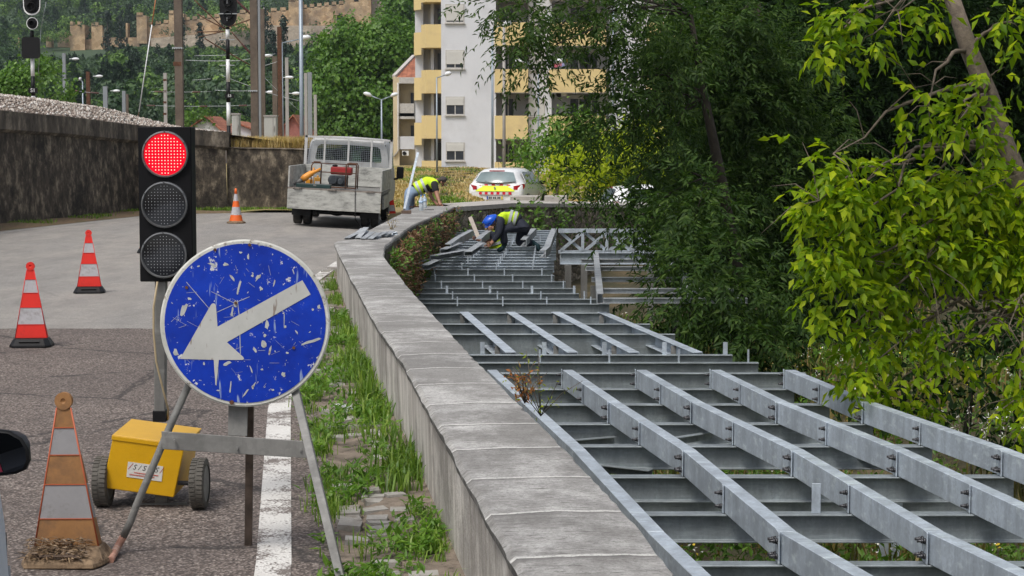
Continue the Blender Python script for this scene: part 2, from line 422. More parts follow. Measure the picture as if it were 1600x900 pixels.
M['yflower'] = simple("yellow_flower", (.75, .55, .05), .7)

# ======================= SETTING =======================
def lerp(pts, t):
    if t <= pts[0][0]: return pts[0][1]
    for (a, x), (b, y) in zip(pts, pts[1:]):
        if t <= b: return x + (y - x) * (t - a) / (b - a)
    return pts[-1][1]
def sstep(t): t = max(0, min(1, t)); return t * t * (3 - 2 * t)
WL = [(-6, 1.45), (2, .46), (5, .1), (7, -.14), (8.9, -.37), (11.2, -.65), (13.1, -.92), (17.9, -1.52), (23.5, -2.18), (24.4, -2.11), (26.9, -2.02), (32.5, -1.98), (38.6, -1.9)]
WR = [(-6, 1.9), (2, .95), (5.67, .485), (6.28, .435), (8, .215), (11.2, -.22), (15.7, -.79), (20.7, -1.38), (22.5, -1.49), (28.3, -1.5), (34.5, -1.25), (37.8, -1.12)]
def roadz(x, y): return -0.055 * sstep((y - 28) / 10) * max(0, min(4, x + 5.1))
def walltop(y): return lerp([(0, .5), (23.5, .5), (38, .4), (60, .4)], y)

# whole ground, one sheet to the horizon (low river-side level)
def terr(x, y):
    h = -1.8
    if y > 45: h = -1.8 + 1.0 * sstep((y - 45) / 8)
    h += .25 * math.sin(x * .9 + y * .4) * sstep((y - 2) / 5) * (1 if y < 45 else .2)
    if y < 60 and x > 4: h += min(2.2, (x - 4) * .16)
    if y > 240:
        t = (y - 240); s = sstep(t / 150)
        prof = lerp([(0, 0), (120, 6), (250, 20), (330, 27), (400, 38), (520, 62), (700, 110), (1100, 170), (2500, 190)], t)
        k = 1 + .12 * math.sin(x * .011 + 1) + .05 * math.sin(x * .037 + y * .01)
        if y < 585: k -= .0013 * (x + 60) * s * .6
        h += prof * max(.3, k)
    return h
xs = [-1500, -900, -600, -400, -300] + list(np.arange(-250, 251, 12.5)) + [300, 400, 600, 900, 1500]
xs = sorted(set(list(xs) + list(np.arange(-12, 30, 1.5))))
ys = list(np.arange(-40, 60, 2.0)) + list(np.arange(60, 240, 12)) + list(np.arange(240, 1000, 15)) + [1100, 1300, 1600, 2000, 2800]
g = MB(); g.grid([[(x, y, terr(x, y)) for x in xs] for y in ys], True)
t = NT("earth_and_scrub")
sepn = t.n("ShaderNodeSeparateXYZ"); t.l(t.co, sepn.inputs[0])
e = t.ramp(t.noise(1.2, 8, .75), [(.3, (.022, .026, .01)), (.5, (.06, .052, .024)), (.7, (.13, .095, .05))])
f_ = t.ramp(t.noise(.05, 8, .7), [(.3, (.02, .045, .02)), (.7, (.05, .085, .03))])
ground = struct('ground', g, t.set(t.mix(t.math('GREATER_THAN', sepn.outputs[1], 150), e, f_), .95, 0, t.noise(8, 6), .6, .05))

# road: asphalt sheet between the two walls
RW = [(-6, -9.5), (20, -9.8), (28, -10), (37, -10.4), (41.2, -9.5), (45.4, -8.85), (48, -8.4)]   # face of the railway wall
ED = [(-6, -9.0), (20, -9.2), (28, -9.4), (36, -9.75), (40.5, -8.9), (44, -8.2), (45, -6.0), (45.7, -5), (48, -5)]
g = MB(); rows = []
for y in list(np.arange(-6, 45.1, .75)) + [46]:
    xl = lerp(ED, y); xr = lerp(WL, min(y, 38.6)) - (.45 if y < 20 else .3) - (0 if y < 38.6 else .0)
    rows.append([(xl + (xr - xl) * i / 24, y, roadz(xl + (xr - xl) * i / 24, y)) for i in range(25)])
g.grid(rows, True); road = struct('road', g, M['asphalt'])
# edge line
g = MB(); rows = []
LC = [(2, -.43), (7.85, -.99), (12.6, -1.54), (18, -2.06), (22, -2.48), (26, -2.47), (33, -2.4)]
for y in np.arange(2, 30, .5):
    x = lerp(LC, y); rows.append([(x - .075, y, roadz(x, y) + .004), (x + .075, y, roadz(x, y) + .004)])
g.grid(rows); struct('road_marking', g, M['line'])
g = MB(); rows = []
for y in np.arange(20, 44, .6):
    x = lerp(ED, y) + .28; rows.append([(x - .06, y, .005), (x + .06, y, .005)])
g.grid(rows); struct('road_marking', g, simple('worn_edge_line', (.34, .33, .31), .8, 0, .4, 8))
# verge at the foot of the railway wall
g = MB(); rows = []
for y in list(np.arange(-6, 45.1, .75)):
    a = lerp(RW, y) - .3; b = lerp(ED, y) + .02
    rows.append([(a, y, .05), ((a + b) / 2, y, .06 + .02 * math.sin(y * 3)), (b, y, .006)])
g.grid(rows, True)
g.grid([[(-9.2, 45.0, .01), (-4.6, 45.2, .01), (-1.5, 46.5, -.2)], [(-9.2, 47.2, .06), (-4.6, 47.4, .06), (-1.5, 48, -.15)]])
M['litter'] = simple("leaf_litter_soil", (.17, .115, .065), .95, 0, .5, 18, .8, dirt=(.08, .10, .03), dsc=1.2)
struct('verge', g, M['litter'])
# footpath strip between road and parapet: soil with half-buried setts
g = MB(); rows = []
for y in np.arange(-4, 38.8, .4):
    b = lerp(WL, y) + .05; a = b - (.53 if y < 20 else .4); z0 = roadz(a, y)
    rows.append([(a - .02 + .025 * math.sin(y * 5) + .02 * math.sin(y * 13), y, z0 + .003), (a + .12, y, z0 - .012 + .01 * math.sin(y * 4)), ((a + b) / 2, y, z0 + .01 + .012 * math.sin(y * 7)), (b, y, z0 + .02)])
g.grid(rows, True)
M['soil'] = simple("path_soil", (.23, .185, .145), .95, 0, .5, 20, .9, dirt=(.05, .04, .03), dsc=5, dth=(.5, .62))
g.mi = 1
for y in np.arange(3, 26, .115):
    for k in range(4):
        if random.random() < (.12 if k < 1 else .5 if k > 1 else .3) * (.55 + .6 * math.sin(y * 2.2 + 1)) + .04:
            b = lerp(WL, y) - .06; x = b - .08 - (3 - k) * .125 + random.uniform(-.012, .012)
            if x < b - .42: continue
            g.box((x, y + random.uniform(-.01, .01), roadz(x, y) + .007 + random.uniform(-.007, .006)), (random.uniform(.09, .125), random.uniform(.07, .1), .03), Euler((random.uniform(-.09, .09), random.uniform(-.09, .09), R(9) + random.uniform(-.2, .2))).to_matrix())
M['sett'] = simple("grey_sett_stone", (.34, .325, .30), .85, 0, .3, 12, .6, dirt=(.13, .10, .07), dsc=6)
struct('footpath', g, [M['soil'], M['sett']])

# parapet wall beside the path with its coping (one continuous wall)
pw = thing('parapet_wall', 'long low concrete parapet wall curving away beside the road, with a worn flat top', 'wall', (-.4, 8, 0))
yy = list(np.arange(-6, 5, .35)) + list(np.arange(5, 13, .09)) + list(np.arange(13, 23.6, .2)) + [23.9, 24.4, 25.5, 26.9, 29, 32.5, 35, 37, 38.2]
L = []
for y in yy:
    L.append((lerp(WL, y), lerp(WR, y), y, walltop(y)))
rg = random.Random(3)
rows = []; rowsR = []
for xl, xr, y, z in L:
    b = roadz(xl, y)
    rows.append([(xl + .035, y, b - .3), (xl + .03, y, b + .15), (xl + .022, y, z - .05)])
g = MB(); g.grid(rows); g.build('road_face', M['parapet'], pw)
M['rface'] = m_wallface("mossy_retaining_face", (.05, .05, .03), (.13, .115, .08), (.24, .21, .16), 3, .6, .5)
g = MB(); g.grid([[(xr - .02, y, z - .05), (xr - .05, y, z - .9), (xr - .05, y, -2.6)] for xl, xr, y, z in L]); g.build('river_face', M['rface'], pw)
g = MB(); rows = []
for xl, xr, y, z in L:
    jn_ = .8 * (jn_ if 'jn_' in globals() else 0) + rg.uniform(-.003, .003); j = jn_; j2 = rg.uniform(-.007, .004) - (.02 if rg.random() < .04 else 0); bz = 0
    rows.append([(xl + .022, y, z - .05), (xl + j, y, z - .045), (xl + j - .004, y, z - .014 + j), (xl + j + .016, y, z + bz), ((xl + xr) / 2, y, z + .006 + bz), (xr + j2 - .012, y, z), (xr + j2, y, z - .02), (xr + j2 - .01, y, z - .06), (xr - .02, y, z - .05)])
g.grid([r_[2:] for r_ in rows]); g.mi = 1; g.grid([r_[:3] for r_ in rows]); g.build('coping', [M['coping'], M['lip']], pw)
# river-side wall running off to the right from the corner
FW = [(-1.12, 37.8, .4), (0, 42, .33), (1.38, 46, .18), (3.0, 49, .04), (5.2, 52, -.1), (10, 58, -.3), (22, 66, -.5)]
fw = thing('rubble_wall', 'mossy rubble stone retaining wall behind the crouching workers, turning off from the parapet', 'wall', (0, 42, -1.5))
fr = []
for (x0, y0, z0), (x1, y1, z1) in zip(FW, FW[1:]):
    for k in range(8):
        s = k / 8; fr.append((x0 + (x1 - x0) * s, y0 + (y1 - y0) * s, z0 + (z1 - z0) * s))
fr.append(FW[-1])
g = MB(); g.grid([[(x, y, z - .02)] + [(x + rg.uniform(-.03, .03), y - .02 + rg.uniform(-.05, .05), z - .25 * k) for k in range(1, 10)] for x, y, z in fr]); g.build('stone_face', M['stone'], fw)
g = MB(); g.grid([[(x + .02, y - .03, z - .09), (x, y - .04, z), (x - .35, y + 1.6, z + .01), (x - .35, y + 1.62, z - .1)] for x, y, z in fr])
M['palecap'] = simple("pale_concrete", (.42, .395, .365), .85, 0, .2, 5, .3)
g.build('coping', M['palecap'], fw)

# grass verge / waste ground behind the walls, up to the houses
g = MB(); rows = []
def vz(x, y):
    a = (x + 1.5) / max(y, 1) ; s = sstep((a + .01) / .04)
    zl = lerp([(45, .02), (60, .02), (80, -.02), (110, -.14), (160, -.4)], y); zr = lerp([(40, .1), (46, -.1), (61, -.56), (110, -.6), (160, -.6)], y)
    zr -= .62 * sstep((x / max(y, 1) - .035) / .03)
    return zl * (1 - s) + zr * s + .05 * math.sin(x * 2 + y * .7)
for k in range(30):
    s = (k / 29) ** 1.4; row = []
    for x, y, z in [(-1.92, 38.6, .2)] * 1 + fr:
        yy_ = (y + 1.5) + (160 - y) * s; xx = x + (x * 2.2) * s
        row.append((xx, yy_, (z - .3) if k == 0 else vz(xx, yy_)))
    lft = []
    for i in range(12):
        xx = -1.95 - (11 - i) * .55 * (1 + s * 3) ; yy_ = 45 + 115 * s if i < 10 else 40.1 + 120 * s
        lft.append((xx - 0.0, yy_, vz(xx, yy_)))
    rows.append(lft + row)
g.grid(rows, True)
t = NT("dry_verge_earth")
c = t.ramp(t.noise(.6, 7, .7), [(.35, (.13, .17, .035)), (.5, (.30, .23, .09)), (.7, (.36, .25, .12))])
struct('verge', g, t.set(t.mix(t.ramp(t.noise(6, 6), [(.4, .5), (.6, 0)]), c, (.16, .13, .06)), .95, 0, t.noise(14, 5), .6, .05))

# railway retaining wall
rw = thing('retaining_wall', 'tall black stained concrete retaining wall with a lighter top band, carrying the railway', 'wall', (-9.6, 41, 0))
B = [(-9.5, -6, 2.6), (-9.8, 20, 2.5), (-10.0, 28, 2.42), (-10.4, 37.0, 2.33), (-9.5, 41.2, 2.20), (-8.85, 45.4, 2.04), (-6.84, 46.2, 1.88)]
def dens(B, n=6):
    o = []
    for p, q in zip(B, B[1:]):
        for k in range(n): o.append(tuple(p[i] + (q[i] - p[i]) * k / n for i in range(3)))
    return o + [B[-1]]
Bd = dens(B)
g = MB(); g.grid([[(x, y, 0), (x - .04, y, z - .38)] for x, y, z in Bd]); g.build('wall_face', M['retain'], rw)
g = MB(); g.grid([[(x - .02, y, z - .42), (x + .05, y - .03, z - .36), (x + .05, y - .03, z), (x - .25, y + .3, z)] for x, y, z in Bd]); 
g.b2((-7.2, 46.19, 1.5), (-6.80, 46.6, 1.875)); g.build('top_band', M['retaintop'], rw)
lw = thing('retaining_wall', 'lower dark retaining wall with dry grass along its top, running behind the flatbed truck', 'wall', (-6, 46.3, 0))
B2 = [(-6.86, 46.3, 1.53), (-5.3, 46.5, 1.5), (-4.2, 47.2, 1.45)]
g = MB(); g.grid([[(x, y, -.1), (x - .01, y + .03, z - .04), (x, y, z - .03), (x - .02, y + .1, z), (x - .1, y + .5, z)] for x, y, z in dens(B2)]); g.b2((-4.21, 47.2, -.2), (-4.15, 50, 1.44)); g.build('wall_face', M['retain'], lw)
# railway embankment + ballast
g = MB(); rows = []
for x, y, z in [p for p in Bd] + [(-4.3, 47.0, 1.44)]:
    dn = Vector((-.5, 1, 0)) if y > 36 else Vector((-1, 0, 0)); zz = z if x < -6.83 else 1.5
    pk = .42 if y < 38 else (.42 if x < -9 else .12 if x < -8 else -.02 )
    rows.append([(x - .1, y + .12, zz - .03), (x + dn.x * 1.2, y + dn.y * 1.2, zz + pk * .8), (x + dn.x * 2.6, y + dn.y * 2.6, zz + pk), (x + dn.x * 14 - (8 if y < 36 else 0), y + dn.y * 14 + (20 if y < 36 else 0), zz + pk * .5 - .25), (x + dn.x * 60, y + 90, .9)])
g.grid(rows, True); M['ballast'] = simple("railway_ballast", (.36, .30, .25), .95, 0, .5, 30, 1, dirt=(.14, .11, .09), dsc=14, dth=(.45, .6))
struct('embankment', g, M['ballast'])
n = 9000; Bn = np.array([p for p in B if p[1] > 27]); 
seg = rng.integers(0, len(Bn) - 1, n); s = rng.random(n)[:, None]; base = Bn[seg] * (1 - s) + Bn[seg + 1] * s
off = rng.random(n) * 2.9; dirn = np.array([-.5, 1, 0])
pk = np.where(base[:, 0] < -9, .42, np.clip(.42 - (base[:, 0] + 9) * .25, -.02, .42))
zt = np.where(off < 1.2, (pk * .8) * off / 1.2, pk * .8 + pk * .2 * (off - 1.2) / 1.4)
pos = base + dirn * off[:, None]; pos[:, 2] = base[:, 2] + zt + .01
rr = .012 + .028 * rng.random(n); v = np.empty((n, 6, 3)); ax = [(1, 0, 0), (0, 1, 0), (-1, 0, 0), (0, -1, 0), (0, 0, 1), (0, 0, -1)]
for k in range(6): v[:, k] = pos + np.array(ax[k]) * rr[:, None] * (.6 + .7 * rng.random((n, 1))) + rng.normal(size=(n, 3)) * .004
tt = NT("ballast_stone"); gg = tt.n("ShaderNodeNewGeometry")
tag(np_tris('ballast_stones', v, tt.set(tt.ramp(gg.outputs["Random Per Island"], [(0, (.13, .10, .085)), (.35, (.32, .26, .22)), (.7, (.46, .41, .36)), (1, (.62, .60, .57))]), .9), None, ((0, 1, 4), (1, 2, 4), (2, 3, 4), (3, 0, 4), (1, 0, 5), (2, 1, 5), (3, 2, 5), (0, 3, 5))), 'pale grey brown railway ballast heaped along the top of the wall', 'ballast', kind='stuff')

# ======================= STEEL WALKWAY FRAME =======================
HB = [(5, 2.5), (18.9, 2.5), (20.6, 2.44), (21.3, 2.435), (23.2, 2.40), (25.4, 2.345), (26.8, 2.28), (28.2, 2.24), (29.8, 2.165), (30.6, 2.13), (38.5, 1.86), (60, 1.86)]
def bz(d): return 1.8 - lerp(HB, d)
def ibeam(mb, x0, x1, y, z, h=.18, wdt=.10, t=.009, y1=None, z1=None, tf=.011):
    a = Vector((x0, y, z)); b = Vector((x1, y if y1 is None else y1, z if z1 is None else z1))
    pts = [(-wdt / 2, 0), (wdt / 2, 0), (wdt / 2, -tf), (t / 2, -tf), (t / 2, -h + tf), (wdt / 2, -h + tf), (wdt / 2, -h), (-wdt / 2, -h), (-wdt / 2, -h + tf), (-t / 2, -h + tf), (-t / 2, -tf), (-wdt / 2, -tf)]
    mb.prof(a, b, pts)
def chan(mb, a, b, w_=.08, h=.19, t=.008, flip=1, up=(0, 0, 1)):
    # channel: web on the left (camera) side, flanges to the right; a,b = top centre line
    q = w_ / 2 * flip
    pts = [(-q, 0), (q, 0), (q, -t), (-q + t * flip, -t), (-q + t * flip, -h + t), (q, -h + t), (q, -h), (-q, -h)]
    mb.prof(a, b, pts, up)
deck1 = thing('steel_walkway_frame', 'nearest galvanised steel walkway grid of long channels bolted on cross beams, beside the parapet', 'steel frame', (2, 14, -.7), group='galvanised walkway frames')
ROW1 = [7.0, 8.4, 9.8, 11.1, 12.6, 14.0, 15.4, 16.6, 17.8, 18.9]
JD = [18.9, 16.6, 14.0, 11.1, 8.4, 5.6]
ST = [[-.25, .08, .45, .79, 1.17, 1.5], [.50, .84, 1.26, 1.565, 2.13, 2.6], [1.23, 1.56, 2.06, 2.43, 3.0, 3.5], [1.97, 2.30, 2.83, 3.27, 3.93, 4.5], [2.70, 3.05, 3.60, 4.12, 4.85, 5.5]]
def sx(k, d):
    for i in range(len(JD) - 1):
        if d >= JD[i + 1] or i == len(JD) - 2:
            return ST[k][i] + (ST[k][i + 1] - ST[k][i]) * (JD[i] - d) / (JD[i] - JD[i + 1])
for y in ROW1:
    g = MB(); ibeam(g, lerp(WR, y) + .03, sx(4, y) + .10, y, bz(y), h=.19, wdt=.125); o = g.build('cross_beam', M['steel2'], deck1, bevel=.003)
SH = .185
def bolts(parent, x, y, z, two, dirx=-1, sp=.05):
    ys_ = (-sp / 2, sp / 2) if two else (0,)
    for dy in ys_:
        for dz in (.045, .135):
            p = Vector((x, y + dy, z + dz)); g = MB()
            g.cyl(p, p + Vector((dirx * .012, 0, 0)), .019, 6); g.cyl(p + Vector((dirx * .012, 0, 0)), p + Vector((dirx * .028, 0, 0)), .015, 6); g.cyl(p, p + Vector((dirx * .05, 0, 0)), .009, 8); g.build('bolt', M['bolt'], parent)
for k in range(5):
    for i in range(len(JD) - 1):
        a = Vector((ST[k][i], JD[i] - .01, bz(JD[i]) + SH + .004)); b = Vector((ST[k][i + 1], JD[i + 1] + .004, bz(JD[i + 1]) + SH + .004))
        g = MB(); chan(g, a + Vector((.052, 0, 0)), b + Vector((.052, 0, 0)), .10, SH, flip=-1)
        # side order: make sure the web faces left
        g.build('stringer', M['steel'], deck1, bevel=.003)
for k in range(1, 5):
    for y in ROW1:
        j = any(abs(y - q) < .01 for q in JD); x = sx(k, y) - .004; wd = .125 if j and y < 18 else .055
        g = MB(); g.box((x - .004, y - .0, bz(y) + .098), (.009, wd, .19)); pl = g.build('splice_plate', M['steel'], deck1, bevel=.002)
        bolts(pl, x - .009, y, bz(y) + .003, j and y < 18, sp=.062)
# spare upright lugs and a cut-away opening with braces
for (xx, y) in ((2.02, 12.6),):
    g = MB(); g.box((xx, y, bz(y) + .1), (.06, .008, .2)); g.build('lug', M['steel'], deck1, bevel=.002)
for a, b in (((.95, 15.9, -.78), (1.75, 16.4, -.74)), ((1.35, 16.2, -.84), (2.15, 15.8, -.8)), ((2.35, 16.0, -.82), (3.0, 15.2, -.8)), ((.1, 16.2, -.82), (.9, 16.5, -.80)), ((.35, 15.6, -.85), (1.1, 15.1, -.85)), ((2.75, 16.5, -.84), (3.35, 14.6, -.84))):
    g = MB(); g.prof(a, b, [(-.035, 0), (.035, 0), (.035, -.006), (-.029, -.006), (-.029, -.07), (-.035, -.07)]); g.build('diagonal_brace', M['steel2'], deck1)
for x0, x1, y, z in ((1.0, 4.2, 11.7, -.93), (.4, 3.8, 14.6, -.93), (1.6, 5.0, 9.2, -.93)):
    g = MB(); ibeam(g, x0, x1, y, z, .2, .14); g.build('support_girder', M['steel2'], deck1)
# columns and pile heads
for x, y in ((1.2, 11.7), (3.45, 11.7), (2.9, 14.55), (.75, 14.6), (2.1, 9.2), (4.1, 9.2)):
    g = MB(); ibeam(g, 0, 0, 0, 0) if False else None
    g.prof((x, y, -2.2), (x, y, -.93), [(-.08, -.08), (.08, -.08), (.08, -.07), (.005, -.07), (.005, .07), (.08, .07), (.08, .08), (-.08, .08), (-.08, .07), (-.005, .07), (-.005, -.07), (-.08, -.07)]); g.build('column', M['steel'], deck1)
for x, y, z in ((2.02, 10.9, -1.12), (2.35, 12.0, -1.05), (1.12, 12.1, -1.05), (1.0, 10.6, -1.12), (4.0, 12.4, -1.05)):
    g = MB(); g.cyl((x, y, z), (x, y, z + .02), .15, 24); g.cyl((x, y, z - .07), (x, y, z - .045), .15, 24)
    p = g.build('bearing_plate', M['steel2'], deck1)
    for q in range(8):
        g = MB(); a = q * math.pi / 4; g.cyl((x + .11 * math.cos(a), y + .11 * math.sin(a), z - .05), (x + .11 * math.cos(a), y + .11 * math.sin(a), z + .04), .014, 8); g.build('anchor_bolt', M['bolt'], p)
    g = MB(); g.cyl((x, y, -2.2), (x, y, z - .07), .055, 16); g.build('pile', M['steelw'], p)

deck2 = thing('steel_walkway_frame', 'middle steel walkway bay with four pale stringers laid flush over deep dark cross beams', 'steel frame', (1, 22.5, -.7), group='galvanised walkway frames')
for y, xr, h in ((19.7, (1262 - 800) / 3000 * 19.7, .2), (20.6, 2.66, .30), (21.3, 2.46, .22), (23.2, 1.98, .27), (24.2, 1.75, .25), (25.4, 1.24, .22)):
    g = MB(); ibeam(g, lerp(WR, y) + .03, xr, y, bz(y) + (.03 if y < 20 else 0), h, .1); g.build('cross_beam', M['steel2'], deck2, bevel=.003)
for (xa, xb) in ((-.014, -.64), (.68, -.02), (1.37, .58), (2.08, 1.19)):
    g = MB(); chan(g, (xa, 21.42, bz(21.4) + .012), (xb, 25.42, bz(25.4) + .012), .125, .16, flip=-1); g.build('stringer', M['steel'], deck2, bevel=.003)
    for y in (22.2, 23.3, 24.4, 25.3):
        x = xa + (xb - xa) * (y - 21.4) / 4; g = MB(); g.box((x - .03, y - .07, bz(y) - .12), (.06, .008, .22)); g.build('lug', M['steelw'], deck2)
for y, xs_ in ((21.3, (-.33, .36, 1.03, 1.7, 2.38)), (20.6, (.30, 1.05, 1.8, 2.55))):
    for x in xs_:
        g = MB(); g.box((x, y, bz(y) + .06), (.05 if y > 21 else .02, .01, .16)); g.build('lug', M['steel'], deck2)

deck3 = thing('steel_walkway_frame', 'farthest steel walkway bay, a dense ladder of thin cross beams with rows of upright lugs', 'steel frame', (0, 31, -.4), group='galvanised walkway frames')
rows3 = [(26.2, 952, .2), (26.8, 933, .2), (27.5, 905, .18), (28.2, 900, .17), (29.0, 884, .16), (29.8, 866, .15), (30.6, 864, .12)]
d = 31.1
while d < 38.6: rows3.append((d, 869 if d > 33 else 866, .10)); d += .5
PX = [(26, (-.72, -.1, .5, 1.1)), (27, (-.86, -.23, .38, .99)), (29, (-1.16, -.57, .01, .6)), (30.6, (-1.25, -.8, -.25, .33)), (34, (-1.05, -.55, -.05, .42)), (39, (-.8, -.3, .2, .75))]
for i, (d, px, h) in enumerate(rows3):
    xl = lerp(WR, d) + .04
    g = MB(); ibeam(g, xl, (px - 800) / 3000 * d, d + (.25 if i == 0 else 0), bz(d), h, .09, y1=d - .1 if i == 0 else None, z1=bz(d) + .02 if i == 0 else None); g.build('cross_beam', M['steel2'] if i < 7 else M['steel'], deck3)
    if d < 36:
        for k in range(4):
            x = lerp([(a, b[k]) for a, b in PX], d)
            g = MB(); g.box((x, d, bz(d) + .045), (.035 if i == 2 else .018, .012, .13)); g.build('lug', M['steel'], deck3)
def zig(pts, w_=.08, h=.12, name='stringer'):
    g = MB(); pts = [Vector(p) for p in pts]
    for a, b in zip(pts, pts[1:]): chan(g, a, b, w_, h, .01, -1)
    return g.build(name, M['steelb'], deck3)
M['steelb'] = m_steel("bright_new_steel", .52, (.95, 1, 1.04), .5, .5)
for L_ in (((700, 381, 1.76), (716, 370, 1.74), (737, 359, 1.7)), ((748, 373, 1.76), (754, 367, 1.74), (764, 360, 1.7)), ((818, 374, 1.76), (826, 365, 1.74), (834, 357, 1.7)), ((848, 391, 1.8), (855, 385, 1.8), (860, 370, 1.76), (866, 357, 1.7))):
    zig([G(a, b, 1.8 - h) for a, b, h in L_], .10)
# low wing with the lattice girder, right of the far bay
wing = thing('steel_walkway_frame', 'lower steel landing bay with a lattice girder behind it, half hidden by the dark foliage', 'steel frame', (2, 33, -.8), group='galvanised walkway frames')
for y, h in ((31.3, .07), (28.9, .07), (26.8, .07), (25.2, .07), (33.2, .07)):
    g = MB(); ibeam(g, 1.2, 3.1, y, 1.8 - 2.13, h, .1); g.build('cross_beam', M['steelb'], wing)
g = MB(); chan(g, (1.5, 34.3, -.27), (1.16, 25.2, -.27), .09, .14, .01, -1); g.build('stringer', M['steelb'], wing)
g = MB(); chan(g, (2.95, 34.3, -.27), (2.35, 25.2, -.27), .09, .14, .01, -1); g.build('stringer', M['steelb'], wing)
g = MB(); ibeam(g, .9, 3.4, 36, -.39, .22, .12); g.build('edge_girder', M['steel'], wing)
x0, x1, zt_, zb_, yt = .92, 3.7, -.04, -.47, 38
g = MB(); g.b2((x0, yt, zt_ - .08), (x1, yt + .1, zt_)); g.build('top_chord', M['steel'], wing)
g = MB(); g.b2((x0, yt, zb_ - .06), (x1, yt + .1, zb_)); g.build('bottom_chord', M['steel'], wing)
xx = x0 + .05
while xx < x1 - .5:
    for (a, b) in ((xx, xx + .42), (xx + .42, xx)):
        g = MB(); g.bar((a, yt + (.02 if a < b else .08), zb_), (b, yt + (.02 if a < b else .08), zt_ - .08), .06, .04, (0, 1, 0)); g.build('lattice_bar', M['steel'], wing)
    g = MB(); g.b2((xx + .40, yt - .01, zb_), (xx + .46, yt + .03, zt_ - .08)); g.build('upright', M['steel'], wing)
    xx += .48
for x, y in ((1.05, 35.9), (1.35, 35.9), (2.6, 35.9), (1.25, 29), (2.5, 29)):
    g = MB(); g.b2((x - .06, y - .06, -2), (x + .06, y + .06, -.62 if y > 30 else -.47)); g.build('column', M['steelw'], wing)

# loose steel lying and leaning
def loose(label, a, b, w_=.08, h=.06, up=(0, 0, 1), m='steelb', group=None, flip=1):
    g = MB(); chan(g, a, b, w_, h, .006, flip, up); g.build
    o = g.build('steel_channel', M[m]); tag(o, label, 'steel channel', group); return o
for i, (a, b, h, lb) in enumerate((
        ((693, 389), (718, 379), 1.8, 'short bright steel channel lying on the far cross beams just behind the longer bottom-left pieces'),
        ((731, 393), (752, 379), 1.8, 'bright steel channel pointing up at the crouched worker in the deck opening'),
        ((677, 399), (729, 390), 1.85, 'longest loose steel channel lying flat across the beams left of the workers'),
        ((644, 412), (668, 404), 1.92, 'pale steel offcut lying nearest the weedy wall foot on the cross beams'),
        ((664, 414), (690, 402), 1.92, 'steel offcut angled beside the pale one on the cross beams'))):
    loose(lb, G(a[0], a[1], 1.8 - h), G(b[0], b[1], 1.8 - h), .12, .07)
def wt(px, py, z): return G(px, py, z)
loose('long thin steel angle leaning steeply against the wall top beside the worker in jeans', P(632, 326, 36.6), P(653, 238, 37.6), .045, .045, (0, -1, 0), 'steel')
loose('steel channel leaning against the weedy river side of the parapet end', P(640, 430, 26.8), P(617, 367, 25.4), .07, .04, (0, -1, 0), 'steel')
g = MB(); g.bar(P(748, 372, 33.6), P(735, 340, 34.1), .07, .04, (0, -1, 0)); tag(g.build('timber_offcut', simple('grey_timber', (.33, .29, .25), .8)), 'grey plank standing slanted in front of the reaching worker', 'plank')
for i, (px, py, q, h_, lb) in enumerate(((548, 371, .5, .05, 'small grey steel bracket at the left end of the bracket pile'), (556, 370, .9, .10, 'steel channel bracket tilted up in the pile on the wall'), (565, 371, -.3, .12, 'steel bracket standing tallest in the pile on the wall'), (573, 372, .4, .07, 'dark sided steel bracket in the middle of the pile'), (584, 372, 0, .06, 'square ended white steel bracket in the pile on the wall'), (594, 369, .3, .05, 'small steel bracket with tan end right in the pile'), (604, 368, .6, .05, 'last steel bracket at the right end of the pile'))):
    c = G(px, py, .52); a = c + Vector((-.04, -.06, 0)); b = c + Vector((.05 + q * .03, .22, h_))
    loose(lb, a, b, .075, .055, group='steel brackets piled on the wall')

# ======================= FOREGROUND OBJECTS =======================
# ---- round direction sign on its trestle ----
def zp(zx, zy): return (240 + zx / 3.334, 370 + zy / 3.334)
SD = 8.12
sign = thing('direction_sign', 'big scratched round blue sign with a white arrow pointing down left on a steel trestle', 'road sign', (-1.13, 8.2, 0))
cen = P(383, 505, SD); tiltm = Euler((R(-5), 0, R(4))).to_matrix()
def sp(px, py, off=0):
    """point on the sign plane that this pixel's direction meets"""
    r = ray(px, py); nrm = tiltm @ Vector((0, -1, 0)); o = cen + nrm * off
    return CAM + r * ((o - CAM).dot(nrm) / r.dot(nrm))
NRM = tiltm @ Vector((0, -1, 0))
def disc(rx, ry, off, n=72, cx=383, cy=505): return [sp(cx + rx * math.cos(2 * math.pi * i / n), cy + ry * math.sin(2 * math.pi * i / n), off) for i in range(n)]
t = NT("scratched_blue_sheeting")
c = t.ramp(t.noise(5, 5, .7), [(.3, (.0, .018, .25)), (.7, (.002, .038, .42))])
for rot, sc_, th in ((20, 22, .70), (75, 26, .715), (-35, 30, .715), (130, 24, .72)):
    q = t.noise(1.0, 3, .6, t.mapp((sc_, sc_, sc_ * .09), rot=(0, R(rot), 0), loc=(rot, 0, 3)))
    c = t.mix(t.ramp(q, [(th - .035, 0), (th + .01, .75)]), c, (.30, .38, .52))
c = t.mix(t.ramp(t.noise(26, 5, .75), [(.63, 0), (.66, 1)]), c, (.55, .55, .53))
c = t.mix(t.ramp(t.noise(9, 7, .8, t.mapp((1, 1, 1), loc=(4, 4, 4))), [(.64, 0), (.655, .9)]), c, (.58, .58, .56))
M['signblue'] = t.set(c, .42, 0, t.noise(26, 5, .75), .15, .003, Specular_IOR_Level=.25)
t = NT("worn_white_sheeting")
c = t.ramp(t.noise(6, 6, .7), [(.3, (.38, .38, .355)), (.7, (.47, .47, .445))])
